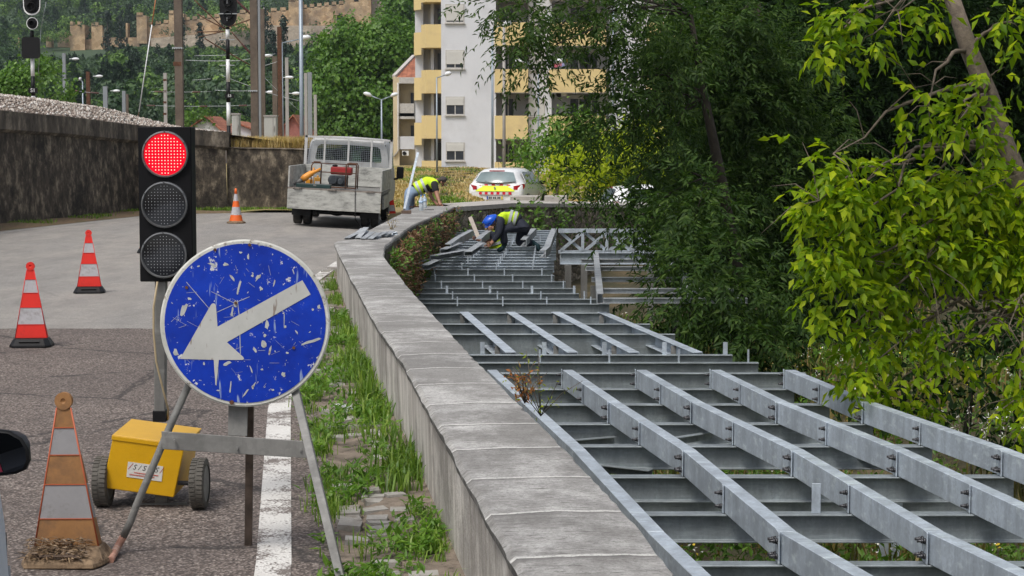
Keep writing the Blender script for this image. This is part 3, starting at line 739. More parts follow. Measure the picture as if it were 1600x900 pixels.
for rot, th in ((60, .66), (-20, .675)):
    q = t.noise(1, 3, .6, t.mapp((30, 30, 4), rot=(0, R(rot), 0), loc=(0, 0, rot))); c = t.mix(t.ramp(q, [(th - .02, 0), (th + .015, .8)]), c, (.17, .12, .09))
c = t.mix(t.ramp(t.noise(38, 4, .7), [(.66, 0), (.70, .8)]), c, (.16, .12, .09))
M['signwhite'] = t.set(c, .45)
t = NT("worn_sign_rim")
c = t.ramp(t.noise(10, 6, .7), [(.3, (.42, .42, .38)), (.7, (.60, .60, .56))])
c = t.mix(t.ramp(t.noise(22, 6, .8), [(.57, 0), (.63, .9)]), c, (.16, .13, .10)); M['signrim'] = t.set(c, .55, 0, t.noise(30, 4), .3, .004)
# rim/backing plate
g = MB(); A = disc(133, 131, 0); Bk = [p - NRM * .022 for p in A]; C_ = disc(130.5, 128.5, .006)
n = len(A); g.add(A + Bk + C_, [(i, (i + 1) % n, (i + 1) % n + n, i + n) for i in range(n)] + [(i, (i + 1) % n, (i + 1) % n + 2 * n, i + 2 * n) for i in range(n)] + [tuple(range(2 * n, 3 * n)), tuple(range(n, 2 * n))[::-1]])
g.build('rim', M['signrim'], sign)
g = MB(); g.poly(disc(126, 124.5, .0085)); rf = random.Random(5)
def chip(zx, zy, rx, ry, rot=0, n=9):
    cx, cy = zp(zx, zy); o = []
    for i in range(n):
        a = 2 * math.pi * i / n; k = rf.uniform(.55, 1.25); x = rx * k * math.cos(a); y = ry * k * math.sin(a)
        o.append(sp(cx + (x * math.cos(rot) - y * math.sin(rot)) / 3.334, cy + (x * math.sin(rot) + y * math.cos(rot)) / 3.334, .0096))
    g.poly(o)
g.mi = 1
for a in ((158, 376, 13, 36, .35), (186, 322, 11, 9), (306, 143, 26, 9, .3), (376, 144, 14, 9, .2), (412, 214, 22, 7, .9), (515, 203, 9, 8), (545, 210, 26, 9, -.9), (452, 82, 10, 6), (492, 104, 5, 17), (560, 272, 8, 10, .6),
          (440, 270, 5, 40, .25), (426, 350, 12, 18, .3), (409, 395, 7, 28, .12), (590, 462, 11, 25, -.1), (579, 513, 8, 11), (570, 560, 15, 20, -.3), (607, 590, 6, 26, .25), (824, 543, 54, 9, -.33), (861, 364, 8, 11), (830, 379, 6, 6),
          (677, 716, 11, 13), (697, 604, 8, 6), (524, 770, 18, 5, -1.1), (516, 785, 8, 14), (564, 691, 9, 6), (386, 660, 28, 9, -.5), (262, 662, 5, 9), (115, 605, 13, 24, -.4), (400, 790, 4, 34, .1), (480, 812, 27, 5, -1.0), (622, 797, 9, 6), (527, 590, 7, 20, -.4), (336, 800, 11, 4),
          (233, 153, 8, 5), (745, 497, 4, 14, -.6), (628, 240, 4, 22, .2), (508, 690, 4, 24, -.4), (680, 432, 3, 38), (686, 467, 7, 7), (556, 42, 12, 5), (582, 46, 9, 5), (728, 180, 3, 20, -.3)): chip(*a)
for i in range(60):
    a = rf.uniform(0, 6.28); r_ = 400 * math.sqrt(rf.random()); chip(467 + r_ * math.cos(a), 444 + r_ * math.sin(a), rf.uniform(1.2, 4), rf.uniform(1, 8) if i % 3 else 2, rf.uniform(-1.4, 1.4), 6)
def scratch(pts, wd=1.3):
    P2 = [zp(*p) for p in pts]
    for (a, b), (c_, d_) in zip(P2, P2[1:]):
        l = math.hypot(c_ - a, d_ - b); nx, ny = -(d_ - b) / l * wd / 6.6, (c_ - a) / l * wd / 6.6
        g.poly([sp(a + nx, b + ny, .0098), sp(c_ + nx, d_ + ny, .0098), sp(c_ - nx, d_ - ny, .0098), sp(a - nx, b - ny, .0098)])
scratch([(436, 330), (447, 420), (452, 610)], 4); scratch([(300, 285), (420, 345), (500, 312)], 2.5); scratch([(170, 235), (290, 375)], 3); scratch([(325, 395), (425, 350)], 2.5); scratch([(455, 232), (436, 300)], 6); scratch([(175, 440), (250, 480)]); scratch([(100, 420), (170, 460)])
for i in range(46):
    a = rf.uniform(0, 6.28); r_ = 360 * math.sqrt(rf.random()); x = 467 + r_ * math.cos(a); y = 444 + r_ * math.sin(a); b = rf.uniform(0, 6.28); l = rf.uniform(15, 60); scratch([(x, y), (x + l * math.cos(b), y + l * math.sin(b))], rf.uniform(.6, 1.5))
M['chip'] = simple("chipped_paint_primer", (.40, .41, .40), .6, 0, .3, 30, dirt=(.25, .18, .13), dsc=18, dth=(.58, .66))
g.build('blue_face', [M['signblue'], M['chip']], sign)
g = MB(); g.poly([sp(*zp(*q), .0108) for q in ((137, 636), (170, 580), (297, 357), (303, 349), (312, 346), (320, 349), (325, 360), (333, 468), (775, 226), (818, 300), (382, 549), (466, 625), (471, 634), (464, 641), (340, 641), (327, 776), (322, 770), (313, 641), (137, 636))][:-1])
g.build('arrow', M['signwhite'], sign)
for q in ((320, 68), (500, 42), (172, 264), (407, 862), (428, 345), (730, 578)):
    g = MB(); c0 = sp(*zp(*q), .008); g.cyl(c0, c0 + NRM * .006, .007 if q[1] < 860 else .010, 8); g.build('bolt', M['rust'], sign)
dd = SD - .03
def stp(px, py, y): return P(px, py, y)
g = MB(); g.mi = 0
g.tube([stp(300, 590, 8.185), stp(268, 661, 8.15), stp(213, 790, 8.17), stp(204, 815, 8.18), stp(193, 838, 8.19)], .0165, 8); g.mi = 1; g.tube([stp(193, 838, 8.19), stp(185, 852, 8.19), G(172, 876, .01)], .0165, 8)
M['legpaint'] = simple("worn_pinkish_paint", (.42, .22, .16), .7, .1, .3, 12, dirt=(.45, .42, .38), dsc=12)
g.build('leg', [M['steelw'], M['legpaint']], sign, bevel=.0)
g = MB(); g.bar(stp(458, 596, 8.19), G(540, 935, .0), .034, .03, (0, -1, 0)); g.build('leg', M['steelw'], sign, bevel=.002)
g = MB(); g.bar(stp(391, 600, 8.18), G(388, 852, 0), .033, .02, (0, -1, 0)); g.build('rear_leg', simple('rusty_brown_bar', (.10, .075, .06), .7, .4, .5, 14, .3), sign, bevel=.002)
g = MB(); g.poly([stp(252, 674, 8.095), stp(481, 690, 8.08), stp(479, 716, 8.08), stp(254, 702, 8.095)], .008, (0, 1, 0)); g.build('cross_bar', M['steelw'], sign, bevel=.002)
g = MB(); g.poly([stp(357, 622, 8.145), stp(387, 622, 8.145), stp(386, 682, 8.112), stp(356, 681, 8.112)], .012, (0, 1, 0)); g.build('bracket', M['steelw'], sign, bevel=.002)
g = MB()
for q in ((273, 688), (371, 700), (470, 703)): c0 = stp(*q, 8.085); g.cyl(c0, c0 + Vector((0, -.012, 0)), .006, 8)
g.build('rivet', M['steelw'], sign)

# ---- portable traffic light on a wheeled yellow battery box ----
TD = 9.1; k = TD / 3000
tl = thing('traffic_light', 'portable black three lens traffic light showing red on a yellow wheeled battery box', 'traffic light', (-1.64, 9.2, 0))
def tp(px, py, off=0): return P(px, py, TD - off)
g = MB(); c0 = tp(258.5, 319.5); hw = 41.5 * k; hh = 121 * k
g.box(c0 + Vector((0, .06, 0)), (2 * hw, .12, 2 * hh)); M['headblack'] = simple("matt_black_housing", (.006, .006, .007), .6, 0, .4, 3, Specular_IOR_Level=.15)
head = g.build('lamp_housing', M['headblack'], tl, bevel=.004)
g = MB(); g.box(c0 + Vector((0, -.001, 0)), (2 * hw - .006, .004, 2 * hh - .006)); 
t = NT("red_led_lens"); nt_ = t; M['redlens'] = t.set((.4, .0, .01), .2, Emission_Color=(1.0, .0, .018), Emission_Strength=.62, Specular_IOR_Level=.2)
M['redled'] = NT("red_led"); M['redled'] = M['redled'].set((1, .3, .25), .2, Emission_Color=(1.0, .30, .26), Emission_Strength=2.6)
M['smoke'] = NT("smoked_lens").set((.008, .008, .010), .15, IOR=1.5)
M['clearrim'] = simple("clear_lens_rim", (.16, .165, .17), .15, .3, .3)
M['offled'] = NT("unlit_led").set((.42, .43, .45), .25)
r = 36.5 * k
for i, (px, py) in enumerate(((258.5, 241), (257.5, 320), (256.5, 398.5))):
    c1 = tp(px, py)
    g = MB(); nn = 40
    g.lathe(c1, (0, -1, 0), [(r, 0), (r, .012), (r * .985, .02), (r * .93, .022), (r * .91, .012), (r * .90, .010)], nn, closed=False)
    rim = g.build('lens_rim', M['clearrim'], tl, auto=40)
    if i == 0: rim['label'] = 'rim around the lit red lens'
    g = MB(); g.lathe(c1, (0, -1, 0), [(r * .91, .002), (r * .91, .009), (r * .6, .012), (r * .3, .0135), (.001, .014)], nn, closed=False)
    ln = g.build('lens', M['redlens'] if i == 0 else M['smoke'], tl, auto=60); ln['label'] = ('lit red lens', 'unlit middle lens', 'unlit bottom lens')[i]
    g = MB(); pitch = r * 2 * .87 / 13
    for a in range(-7, 8):
        for b in range(-7, 8):
            x = a * pitch; z = b * pitch
            if math.hypot(x, z) > r * .84: continue
            g.ell(c1 + Vector((x, -.0145, z)), (.0018 if i else .0026,) * 3, 6)
    g.build('led_array', M['redled'] if i == 0 else M['offled'], ln)
    g = MB()
    for a in (90, 210, 330, 30, 150, 270):
        c2 = c1 + Vector((r * .965 * math.cos(R(a)), -.022, r * .965 * math.sin(R(a)))); g.cyl(c2, c2 + Vector((0, -.004, 0)), .0035, 8)
    g.build('screw', M['bolt'], rim)
g = MB(); g.bar(P(252, 436, 9.14), P(250.5, 656, 9.2), .053, .053, (0, -1, 0)); g.build('pole', M['steelw'], tl, bevel=.004)
g = MB(); g.box(P(251, 649, 9.2), (.066, .07, .055)); g.build('clamp', M['black'], tl, bevel=.003)
g = MB(); g.tube([P(246, 440, 9.09), P(240, 480, 9.08), P(240, 520, 9.08), P(244, 565, 9.08), P(255, 610, 9.1), P(263, 640, 9.12), P(262, 655, 9.2)], .005, 6); g.build('cable', simple('beige_cable', (.42, .33, .2), .6), tl)
# battery box
BT = Euler((R(3), R(7.4), R(-2))).to_matrix(); bc = P(238, 716, 9.36)
M['yellow'] = simple("yellow_gloss_paint", (.62, .34, .004), .38, 0, .12, 4, .1, dirt=(.22, .10, .01), dsc=7, dth=(.62, .72))
g = MB(); bw_, bd_, bh_ = .350, .38, .262
def bp(x, y, z): return bc + BT @ Vector((x + z * .10, y, z))
vs = [bp(-bw_ / 2, -bd_ / 2, -bh_ / 2), bp(bw_ / 2, -bd_ / 2, -bh_ / 2), bp(bw_ / 2, bd_ / 2, -bh_ / 2), bp(-bw_ / 2, bd_ / 2, -bh_ / 2), bp(-bw_ / 2, -bd_ / 2, bh_ / 2), bp(bw_ / 2, -bd_ / 2, bh_ / 2), bp(bw_ / 2, bd_ / 2, bh_ / 2), bp(-bw_ / 2, bd_ / 2, bh_ / 2)]
g.add(vs, [(0, 1, 5, 4), (1, 2, 6, 5), (2, 3, 7, 6), (3, 0, 4, 7), (4, 5, 6, 7), (3, 2, 1, 0)]); bx = g.build('battery_box', M['yellow'], tl, bevel=.005, seg=2)
g = MB(); g.box(bp(0, 0, bh_ / 2 + .004), (bw_ + .008, bd_ + .008, .006), BT); g.box(bp(0, -bd_ / 2 - .003, bh_ / 2 - .008), (bw_ + .008, .004, .022), BT); g.build('lid', M['yellow'], tl, bevel=.002)
M['sticker'] = simple("white_sticker", (.60, .59, .55), .5, 0, .1, 12); M['ink'] = simple("black_ink", (.02, .02, .02), .6); M['redink'] = simple("red_ink", (.5, .04, .02), .6)
g = MB(); lx, lz = .012, -.01; g.box(bp(lx, -bd_ / 2 - .002, lz - .012), (.172, .002, .075), BT); st = g.build('sticker', M['sticker'], bx)
def put_text(txt, size, x, z, mat, shear=.25):
    vs, fs = text_geo(txt, size, shear); g = MB(); g.add([bp(x + v.x, -bd_ / 2 - .004, z + v.y) for v in vs], fs); return g.build('lettering', mat, bx, fix=False)
put_text('/', .044, lx - .076, lz + .004, M['redink']); put_text('/', .044, lx + .076, lz + .004, M['redink'])
put_text('S / S A S', .036, lx, lz + .003, M['ink'])
g = MB()
for j, (zz, a, b) in enumerate(((-.024, -.05, .07), (-.036, -.07, .05))):
    x = a
    while x < b: wd = random.uniform(.002, .006); g.box(bp(lx + x + wd / 2, -bd_ / 2 - .0045, lz + zz + .001), (wd, .001, .0045), BT); x += wd + .0015
g.build('small_print', M['redink'], bx)
# axle and wheels
M['dustytyre'] = simple('dusty_grey_tyre', (.10, .092, .08), .9, 0, .3, 12, .3)
ax0 = G(152, 800, .0); ax1 = G(305, 801, 0)
wc0 = Vector((ax0.x, 9.25, .122)); wc1 = Vector((ax1.x + .005, 9.19, .122)); axd = (wc1 - wc0).normalized()
g = MB(); g.cyl(wc0, wc1, .011, 8); g.build('axle', M['bolt'], tl)
g = MB(); g.bar(P(252, 765, 9.3), P(251.5, 789, 9.3), .055, .03, (0, -1, 0)); g.bar(P(220, 789, 9.28), P(292, 787, 9.28), .014, .014); g.build('stabiliser_foot', M['steelw'], tl)
wn = Vector((math.cos(R(-1)), math.sin(R(-1)), 0))
for i, wc in enumerate((wc0, wc1)):
    g = MB(); a = wn; o = wc - a * .036
    pr = [(.09, 0.0), (.112, .002), (.119, .008), (.119, .064), (.112, .07), (.09, .072)]
    g.lathe(o, a, pr, 36, closed=False)
    for q in range(34):
        for sgn in (0, 1):
            t_ = 2 * math.pi * (q + .5 * sgn) / 34; s_, u_, d_ = frame_of(a); rv = s_ * math.cos(t_) + u_ * math.sin(t_)
            rm = Matrix((a, rv.cross(a), rv)).transposed(); g.box(o + a * (.018 if sgn else .054) + rv * .1195, (.028, .014, .006), rm)
    wh = g.build('wheel', M['dustytyre'], tl, auto=35)
    g = MB(); g.lathe(o, a, [(.09, .004), (.085, .012), (.05, .02), (.02, .022), (.02, .045), (.05, .05), (.085, .06), (.09, .068)], 28); g.build('rim', M['steelw'], wh, auto=35)

# ---- cones ----
def m_piping(name, c): return simple(name, c, .5, 0, .15, 10)
M['corange'] = simple("dirty_orange_sheeting", (.30, .145, .05), .65, 0, .3, 5, .1, dirt=(.16, .085, .04), dsc=9, dth=(.45, .7))
M['cgrey'] = simple("dirty_reflective_grey", (.27, .265, .27), .5, 0, .15, 7, dirt=(.15, .14, .13), dsc=14, dth=(.55, .75))
M['cred'] = simple("fluorescent_red_sheeting", (.72, .025, .015), .5, 0, .1, 6, dirt=(.35, .02, .02), dsc=12, dth=(.55, .8))
M['cwhite'] = simple("reflective_white_sheeting", (.45, .44, .46), .45, 0, .15, 9, dirt=(.30, .28, .28), dsc=20, dth=(.5, .7))
M['coranger'] = simple("orange_plastic", (.75, .13, .015), .5, 0, .12, 6)
def flat_cone(label, loc, rotz, H=.72, mo='cred', mw='cwhite', mp='cred', dirty=False, lean=0, group=None, bm='black'):
    c = thing('traffic_cone', label, 'traffic cone', loc, rotz, group); c.rotation_euler = (0, lean, rotz)
    s = H / .72; zb = .075 * s; hwz = lambda z: (.148 - (z - zb) / (.63 * s - zb) * .112 * 1.0) * s * .92 if z < .64 * s else .03 * s
    def band(z0, z1, m, name, e=0):
        g = MB(); a, b = hwz(z0) + e, hwz(z1) + e; d0, d1 = a * .22, b * .22
        g.add([(-a, -d0, z0), (a, -d0, z0), (a, d0, z0), (-a, d0, z0), (-b, -d1, z1), (b, -d1, z1), (b, d1, z1), (-b, d1, z1)], [(0, 1, 5, 4), (1, 2, 6, 5), (2, 3, 7, 6), (3, 0, 4, 7), (4, 5, 6, 7), (3, 2, 1, 0)])
        return g.build(name, m, c, local=True, bevel=.002)
    zs = [.075, .19, .335, .46, .575, .66]; zs = [z * s for z in zs]
    for i in range(5):
        band(zs[i], zs[i + 1] - .002, M[mw] if i % 2 else M[mo], 'reflective_band' if i % 2 else 'coloured_band')
    g = MB(); g.lathe((0, .012, .688 * s), (0, -1, 0), [(.001, 0), (.037 * s, 0), (.037 * s, .024), (.012 * s, .024)], 24, closed=False); g.lathe((0, .012, .688 * s), (0, -1, 0), [(.012 * s, .024), (.006, .018), (.001, .018)], 12, closed=False); g.build('top_disc', M[mo], c, local=True, auto=40)
    g = MB()
    for sx_ in (-1, 1):
        g.tube([(sx_ * hwz(zs[0]), -hwz(zs[0]) * .22, zs[0]), (sx_ * hwz(zs[5] - .01), -hwz(zs[5] - .01) * .22, zs[5])], .0035, 6)
    for z in zs[1:5]: g.bar((-hwz(z), -hwz(z) * .22 - .0015, z), (hwz(z), -hwz(z) * .22 - .0015, z), .004, .003)
    g.build('piping', m_pipe, c, local=True)
    g = MB(); W_ = .178 * s; Dp = .16 * s
    # sloping base with cut corners
    lo = [(-W_, -Dp * .5), (-W_ * .8, -Dp), (W_ * .8, -Dp), (W_, -Dp * .5), (W_, Dp * .5), (W_ * .8, Dp), (-W_ * .8, Dp), (-W_, Dp * .5)]
    jit = [(random.uniform(-.012, .012), random.uniform(-.012, .012)) for _ in lo] if dirty else [(0, 0)] * 8
    vs = [(x + a, y + b, 0.003) for (x, y), (a, b) in zip(lo, jit)] + [(x * .98 + a, y * .98 + b, .022 * s) for (x, y), (a, b) in zip(lo, jit)] + [(x * .80, y * .62, zb) for x, y in lo]
    n = 8; g.add(vs, [tuple(range(8))[::-1], tuple(range(16, 24))] + [(i, (i + 1) % n, (i + 1) % n + n, i + n) for i in range(8)] + [(i + 8, (i + 1) % n + 8, (i + 1) % n + 16, i + 16) for i in range(8)])
    bs = g.build('base', bm if not isinstance(bm, str) else M[bm], c, local=True, bevel=.004)
    if dirty or True:
        g = MB(); g.M = Matrix.Translation((0.0, -Dp * .805, .046 * s)) @ Matrix.Rotation(R(-44), 4, 'X'); g.box((0, 0, 0), (.17 * s, .03 * s, .012)); g.build('grip_slot', M['black'] if not dirty else simple('dark_slot', (.07, .045, .03), .9), bs, local=True)
    return c
m_pipe = m_piping("red_piping", (.45, .10, .04)) 
dust = simple("dusty_brown_rubber", (.24, .165, .10), .9, 0, .35, 9, .5, dirt=(.09, .055, .03), dsc=14, dth=(.5, .62))
c1 = flat_cone('large dirty brown and grey striped cone with dry debris on its base, nearest the camera', (*G(108, 878)[:2], 0), R(-3), .72, 'corange', 'cgrey', dirty=True, lean=R(-.8), group='striped warning cones on the road', bm=dust)
# debris on its base
n = 420; a = rng.random(n) * 6.28; pp = np.stack([rng.uniform(-.15, .10, n), rng.uniform(-.15, -.045, n), np.zeros(n)], 1); pp[:, 2] = .03 + np.clip((.16 + pp[:, 1]) * .75, 0, .07) + rng.random(n) * .012
dv = np.stack([np.cos(a), np.sin(a) * .6, rng.normal(size=n) * .2], 1)
db = np_tris('debris', leaf_arrays(pp, dv, np.tile([0, -.5, 1.0], (n, 1)), .018 + .03 * rng.random(n), .003 + .006 * rng.random(n)), m_leaf('dry_needles', (.05, .03, .02), (.16, .10, .055), (.34, .24, .14), .05)); db.parent = c1; tag(db, 'dry needles and leaf scraps', kind='stuff')
m_pipe = m_piping("bright_red_piping", (.65, .02, .02))
GC = 'striped warning cones on the road'
x, y, _ = G(50, 541); flat_cone('red and white striped cone at the left edge where dark asphalt meets pale', (x, y, 0), R(4), .72, group=GC)
x, y, _ = G(140, 457.5); flat_cone('red and white striped cone alone on pale asphalt, before the black railway wall', (x, y, 0), R(8), .72, group=GC)
x, y, _ = G(232, 395); flat_cone('red and white cone hidden behind the traffic light, its base showing on the left', (x, y, 0), R(8), .70, group=GC)
x, y, _ = G(283, 372.5); flat_cone('red and white cone hidden behind the traffic light with a corner showing on the right', (x, y, 0), R(0), .70, group=GC)
x, y, _ = G(609, 336); flat_cone('red and white cone just right of the flatbed truck', (x, y + .3, roadz(x, y) + .02), 0, .70, group=GC)
def round_cone(label, loc, H=.7, group=None):
    c = thing('traffic_cone', label, 'traffic cone', loc, 0, group); s = H / .7
    zr = [(.05, .135), (.17, .108), (.33, .076), (.45, .053), (.59, .030), (.70, .020)]
    for i in range(5):
        g = MB(); (z0, r0), (z1, r1) = zr[i], zr[i + 1]; g.lathe((0, 0, 0), (0, 0, 1), [(r0 * s, z0 * s), (r1 * s, z1 * s)], 24, closed=i == 4)
        g.build('reflective_band' if i in (1, 3) else 'coloured_band', M['cwhite'] if i in (1, 3) else M['coranger'], c, local=True)
    g = MB(); g.lathe((0, 0, 0), (0, 0, 1), [(.001, 0), (.19 * s, 0), (.19 * s, .03), (.14 * s, .055), (.001, .06)], 8, closed=False); g.build('base', dust, c, local=True)
    return c
x, y, _ = G(369, 349); round_cone('orange and white cone with a dusty base, standing alone left of the flatbed truck', (x, y, 0), .72, GC)

# ---- cars ----
def car_body(mb, ST_):
    """stations: (y, halfwidth_sill, halfwidth_shoulder, halfwidth_roof, z_sill, z_shoulder, z_roof)"""
    rows = []
    for (y, ws, wm, wr, zs, zm, zr) in ST_:
        row = []
        prof_ = [(ws * .9, zs), (ws, zs + .06), (wm * .995, zs + (zm - zs) * .45), (wm, zs + (zm - zs) * .7), (wm * .97, zm), (wm * .93, zm + .02), (wr + (wm * .93 - wr) * .45, zm + (zr - zm) * .5), (wr + .04, zr - .07 if zr - zm > .1 else zr - .01), (wr - .06, zr - .015), (wr * .5, zr + .005), (0, zr + .012)]
        for x, z in prof_: row.append(Vector((-x, y, z)))
        for x, z in prof_[-2::-1]: row.append(Vector((x, y, z)))
        rows.append(row)
    mb.grid(rows, True)
    mb.add(rows[0], [tuple(range(len(rows[0])))]); mb.add(rows[-1], [tuple(range(len(rows[-1])))[::-1]])
def wheel(parent, x, y, r=.31, wd=.2, name='wheel', side=1):
    g = MB(); g.lathe((x - wd / 2, y, r), (1, 0, 0), [(r * .68, 0), (r * .93, .0), (r, .025), (r, wd - .025), (r * .93, wd), (r * .68, wd)], 28, closed=False); wo_ = g.build(name, M['rubber'], parent, local=True, auto=35)
    g = MB(); o = x + side * wd * .42; g.lathe((o, y, r), (side, 0, 0), [(r * .68, .01), (r * .62, -.01), (r * .2, -.03), (.001, -.025)], 24, closed=False)
    for q in range(5):
        a = 2 * math.pi * q / 5; g.bar((o, y, r), (o, y + r * .62 * math.cos(a), r + r * .62 * math.sin(a)), .03, .05, (1, 0, 0))
    g.lathe((x - wd / 2, y, r), (1, 0, 0), [(.001, .03), (r * .69, .03), (r * .69, wd - .03)], 20, closed=False)
    g.build('rim', M['rimgrey'], wo_, local=False if False else True); return wo_
M['rimgrey'] = simple("alloy_rim", (.35, .36, .37), .35, .6); M['carwhite'] = simple("car_white_paint", (.72, .73, .74), .22, 0, .04, 3, Coat_Weight=.6)
M['carblue'] = simple("pale_silver_blue_paint", (.50, .56, .64), .5, 0, .06, 3)
M['glass'] = glassy("dark_window_glass", (.03, .045, .045)); M['glassr'] = glassy("hatch_glass", (.16, .21, .22), .12)
STN = [(-2.08, .74, .80, .62, .30, .72, .76), (-2.06, .80, .84, .66, .28, .86, .90), (-1.98, .84, .885, .60, .24, .96, 1.08), (-1.72, .86, .90, .56, .22, 1.0, 1.40), (-1.2, .86, .905, .60, .20, .98, 1.47), (-.2, .86, .905, .61, .20, .95, 1.48), (.35, .86, .90, .58, .20, .94, 1.38), (.95, .86, .895, .62, .20, .92, 1.0), (1.5, .84, .88, .64, .20, .84, .88), (1.95, .78, .83, .60, .22, .70, .74), (2.1, .70, .74, .5, .28, .60, .63)]
def make_car(label, loc, rotz, paint, cat='car', marked=False, name='parked_car', group=None, mir=(-1, 1)):
    c = thing(name, label, cat, loc, rotz, group)
    g = MB(); car_body(g, STN); g.build('body', paint, c, local=True, auto=50)
    # rear window, wiper, side windows
    def ql(pts, off=(0, -.006, .004)): return [Vector(p) + Vector(off) for p in pts]
    g = MB(); g.grid([[Vector((-.66 + 1.32 * i / 10, -2.11, 1.04)) + Vector((0, .10 * abs(i / 5 - 1) ** 2, .035 * (abs(i / 5 - 1)) ** 2)) for i in range(11)],
                      [Vector((-.62 + 1.24 * i / 10, -2.02, 1.18)) + Vector((0, .09 * abs(i / 5 - 1) ** 2, 0)) for i in range(11)],
                      [Vector((-.53 + 1.06 * i / 10, -1.84, 1.385)) + Vector((0, .07 * abs(i / 5 - 1) ** 2, -.03 * abs(i / 5 - 1) ** 2)) for i in range(11)]], True)
    g.build('rear_window', M['glassr'] if marked else M['glass'], c, local=True)
    for s in (-1, 1):
        g = MB(); g.poly([(s * .872, -1.55, 1.03), (s * .872, -.55, 1.0), (s * .70, -.62, 1.36), (s * .685, -1.15, 1.37), (s * .70, -1.38, 1.33)], .008, (s, 0, 0)); g.build('side_window', M['glass'], c, local=True)
        g = MB(); g.poly([(s * .872, -.48, 1.0), (s * .868, .62, .985), (s * .70, .2, 1.34), (s * .695, -.52, 1.37)], .008, (s, 0, 0)); g.build('side_window', M['glass'], c, local=True)
        for y in (-1.32, 1.28): 
            wheel(c, s * .80, y, .315, .2, side=s)
            g = MB(); g.lathe((s * .902, y, .315), (s, 0, 0), [(.001, 0), (.37, 0), (.37, .012)], 28, closed=False); g.build('wheel_arch', M['black'], c, local=True) if name != 'passing_car' else None
        # mirror
        if s in mir:
            m = MB(); m.ell((s * 1.0, .42, 1.0), (.11, .07, .075), 14); mo = m.build('wing_mirror', M['black'], c, local=True)
            m = MB(); m.tube([(s * .86, .45, .95), (s * .93, .44, .97)], .025, 8); m.build('mirror_arm', M['black'], mo, local=True)
        # tail lamp
        m = MB(); m.grid([[(s * .60, -2.085, .93), (s * .76, -2.05, .96), (s * .868, -1.93, 1.0), (s * .895, -1.75, .985)], [(s * .60, -2.095, .82), (s * .78, -2.06, .80), (s * .885, -1.95, .82), (s * .905, -1.78, .90)]], True); m.build('tail_lamp', M['tail'], c, local=True)
    g = MB(); g.b2((-.86, -2.13, .30), (.86, -2.04, .42)); g.build('rear_bumper', paint, c, local=True, bevel=.03, seg=3)
    g = MB(); g.b2((-.26, -2.142, .50), (.26, -2.128, .61)); pl = g.build('number_plate', M['plate'], c, local=True)
    g = MB(); g.b2((-.26, -2.1445, .50), (-.215, -2.141, .61)); g.build('blue_strip', M['plateblue'], pl, local=True)
    g = MB(); g.b2((.215, -2.1445, .50), (.26, -2.141, .61)); g.build('yellow_strip', M['plateyellow'], pl, local=True); g = MB()
    for x in (-.17, -.115, -.03, .025, .11, .165): g.b2((x - .02, -2.1445, .52), (x + .02, -2.1415, .59))
    g.build('lettering', M['ink'], pl, local=True)
    g = MB(); g.tube([(0, -1.55, 1.47), (0, -1.62, 1.72)], .006, 5); g.build('aerial', M['black'], c, local=True)
    g = MB(); g.b2((-.25, -2.01 + .18, 1.385), (.25, -2.01 + .22, 1.42)); g.build('brake_lamp', M['tail'], c, local=True)
    g = MB(); g.bar((.05, -2.09, 1.03), (-.34, -2.06, 1.08), .02, .02); g.build('rear_wiper', M['black'], c, local=True)
    return c
M['tail'] = simple("red_tail_lamp", (.35, .012, .02), .15, 0, .2); M['plate'] = simple("plate_white", (.55, .55, .55), .5); M['plateblue'] = simple("plate_blue", (.02, .08, .4), .5); M['plateyellow'] = simple("plate_yellow", (.7, .5, .03), .5)
M['hiyellow'] = NT("fluorescent_yellow").set((.68, .82, .0), .5, Emission_Color=(.6, .75, 0), Emission_Strength=0.0)
M['hired'] = simple("reflective_red", (.6, .01, .03), .35); M['hiwhite'] = simple("reflective_silver", (.6, .6, .62), .35)
cx, cy = (778 - 800) / 3000 * 61, 61 + 2.0
cw = make_car('white patrol hatchback with yellow band and red chevrons across its tail, behind the rubble wall', (cx + .38, cy, -.72), R(-13), M['carwhite'], marked=True, name='patrol_car')
g = MB()   # markings on the tailgate
def rearpt(x, z): return Vector((x, -2.105 + .10 * (abs(x) / .85) ** 3 + max(0, z - .86) * .75, z))
g.grid([[rearpt(-.86 + 1.72 * i / 14, .935) + Vector((0, -.01, 0)) for i in range(15)], [rearpt(-.86 + 1.72 * i / 14, .76) + Vector((0, -.02, 0)) for i in range(15)]])
yb = g.build('yellow_band', M['hiyellow'], cw, local=True)
g = MB()
for i in range(11):
    g.mi = i % 2; a = -.52 + i * .096
    g.poly([rearpt(a, .66) + Vector((0, -.03, 0)), rearpt(a + .096, .66) + Vector((0, -.03, 0)), rearpt(a + .096, .74) + Vector((0, -.026, 0)), rearpt(a, .74) + Vector((0, -.026, 0))])
g.build('red_white_blocks', [M['hired'], M['hiwhite']], cw, local=True)
g = MB()
for i in range(10):
    g.mi = i % 2; a = -.58 + i * .118; s = .05 if a < 0 else -.05
    g.poly([rearpt(a, .94) + Vector((0, -.02, 0)), rearpt(a + .11, .94) + Vector((0, -.02, 0)), rearpt(a + .11 - s, 1.03) + Vector((0, -.02, 0)), rearpt(a - s, 1.03) + Vector((0, -.02, 0))])
g.build('chevron_stripe', [M['hired'], M['hiwhite']], cw, local=True)
g = MB(); c0 = rearpt(0, .87) + Vector((0, -.03, 0)); g.poly([c0 + Vector(q) for q in ((0, 0, .05), (.035, 0, 0), (0, 0, -.05), (-.035, 0, 0))], .01, (0, -1, 0)); g.build('badge', M['rimgrey'], cw, local=True)
make_car('white car half hidden behind the dark foliage, right of the patrol car', ((1042 - 800) / 3000 * 59, 59, -1.17), R(-78), M['carwhite'])
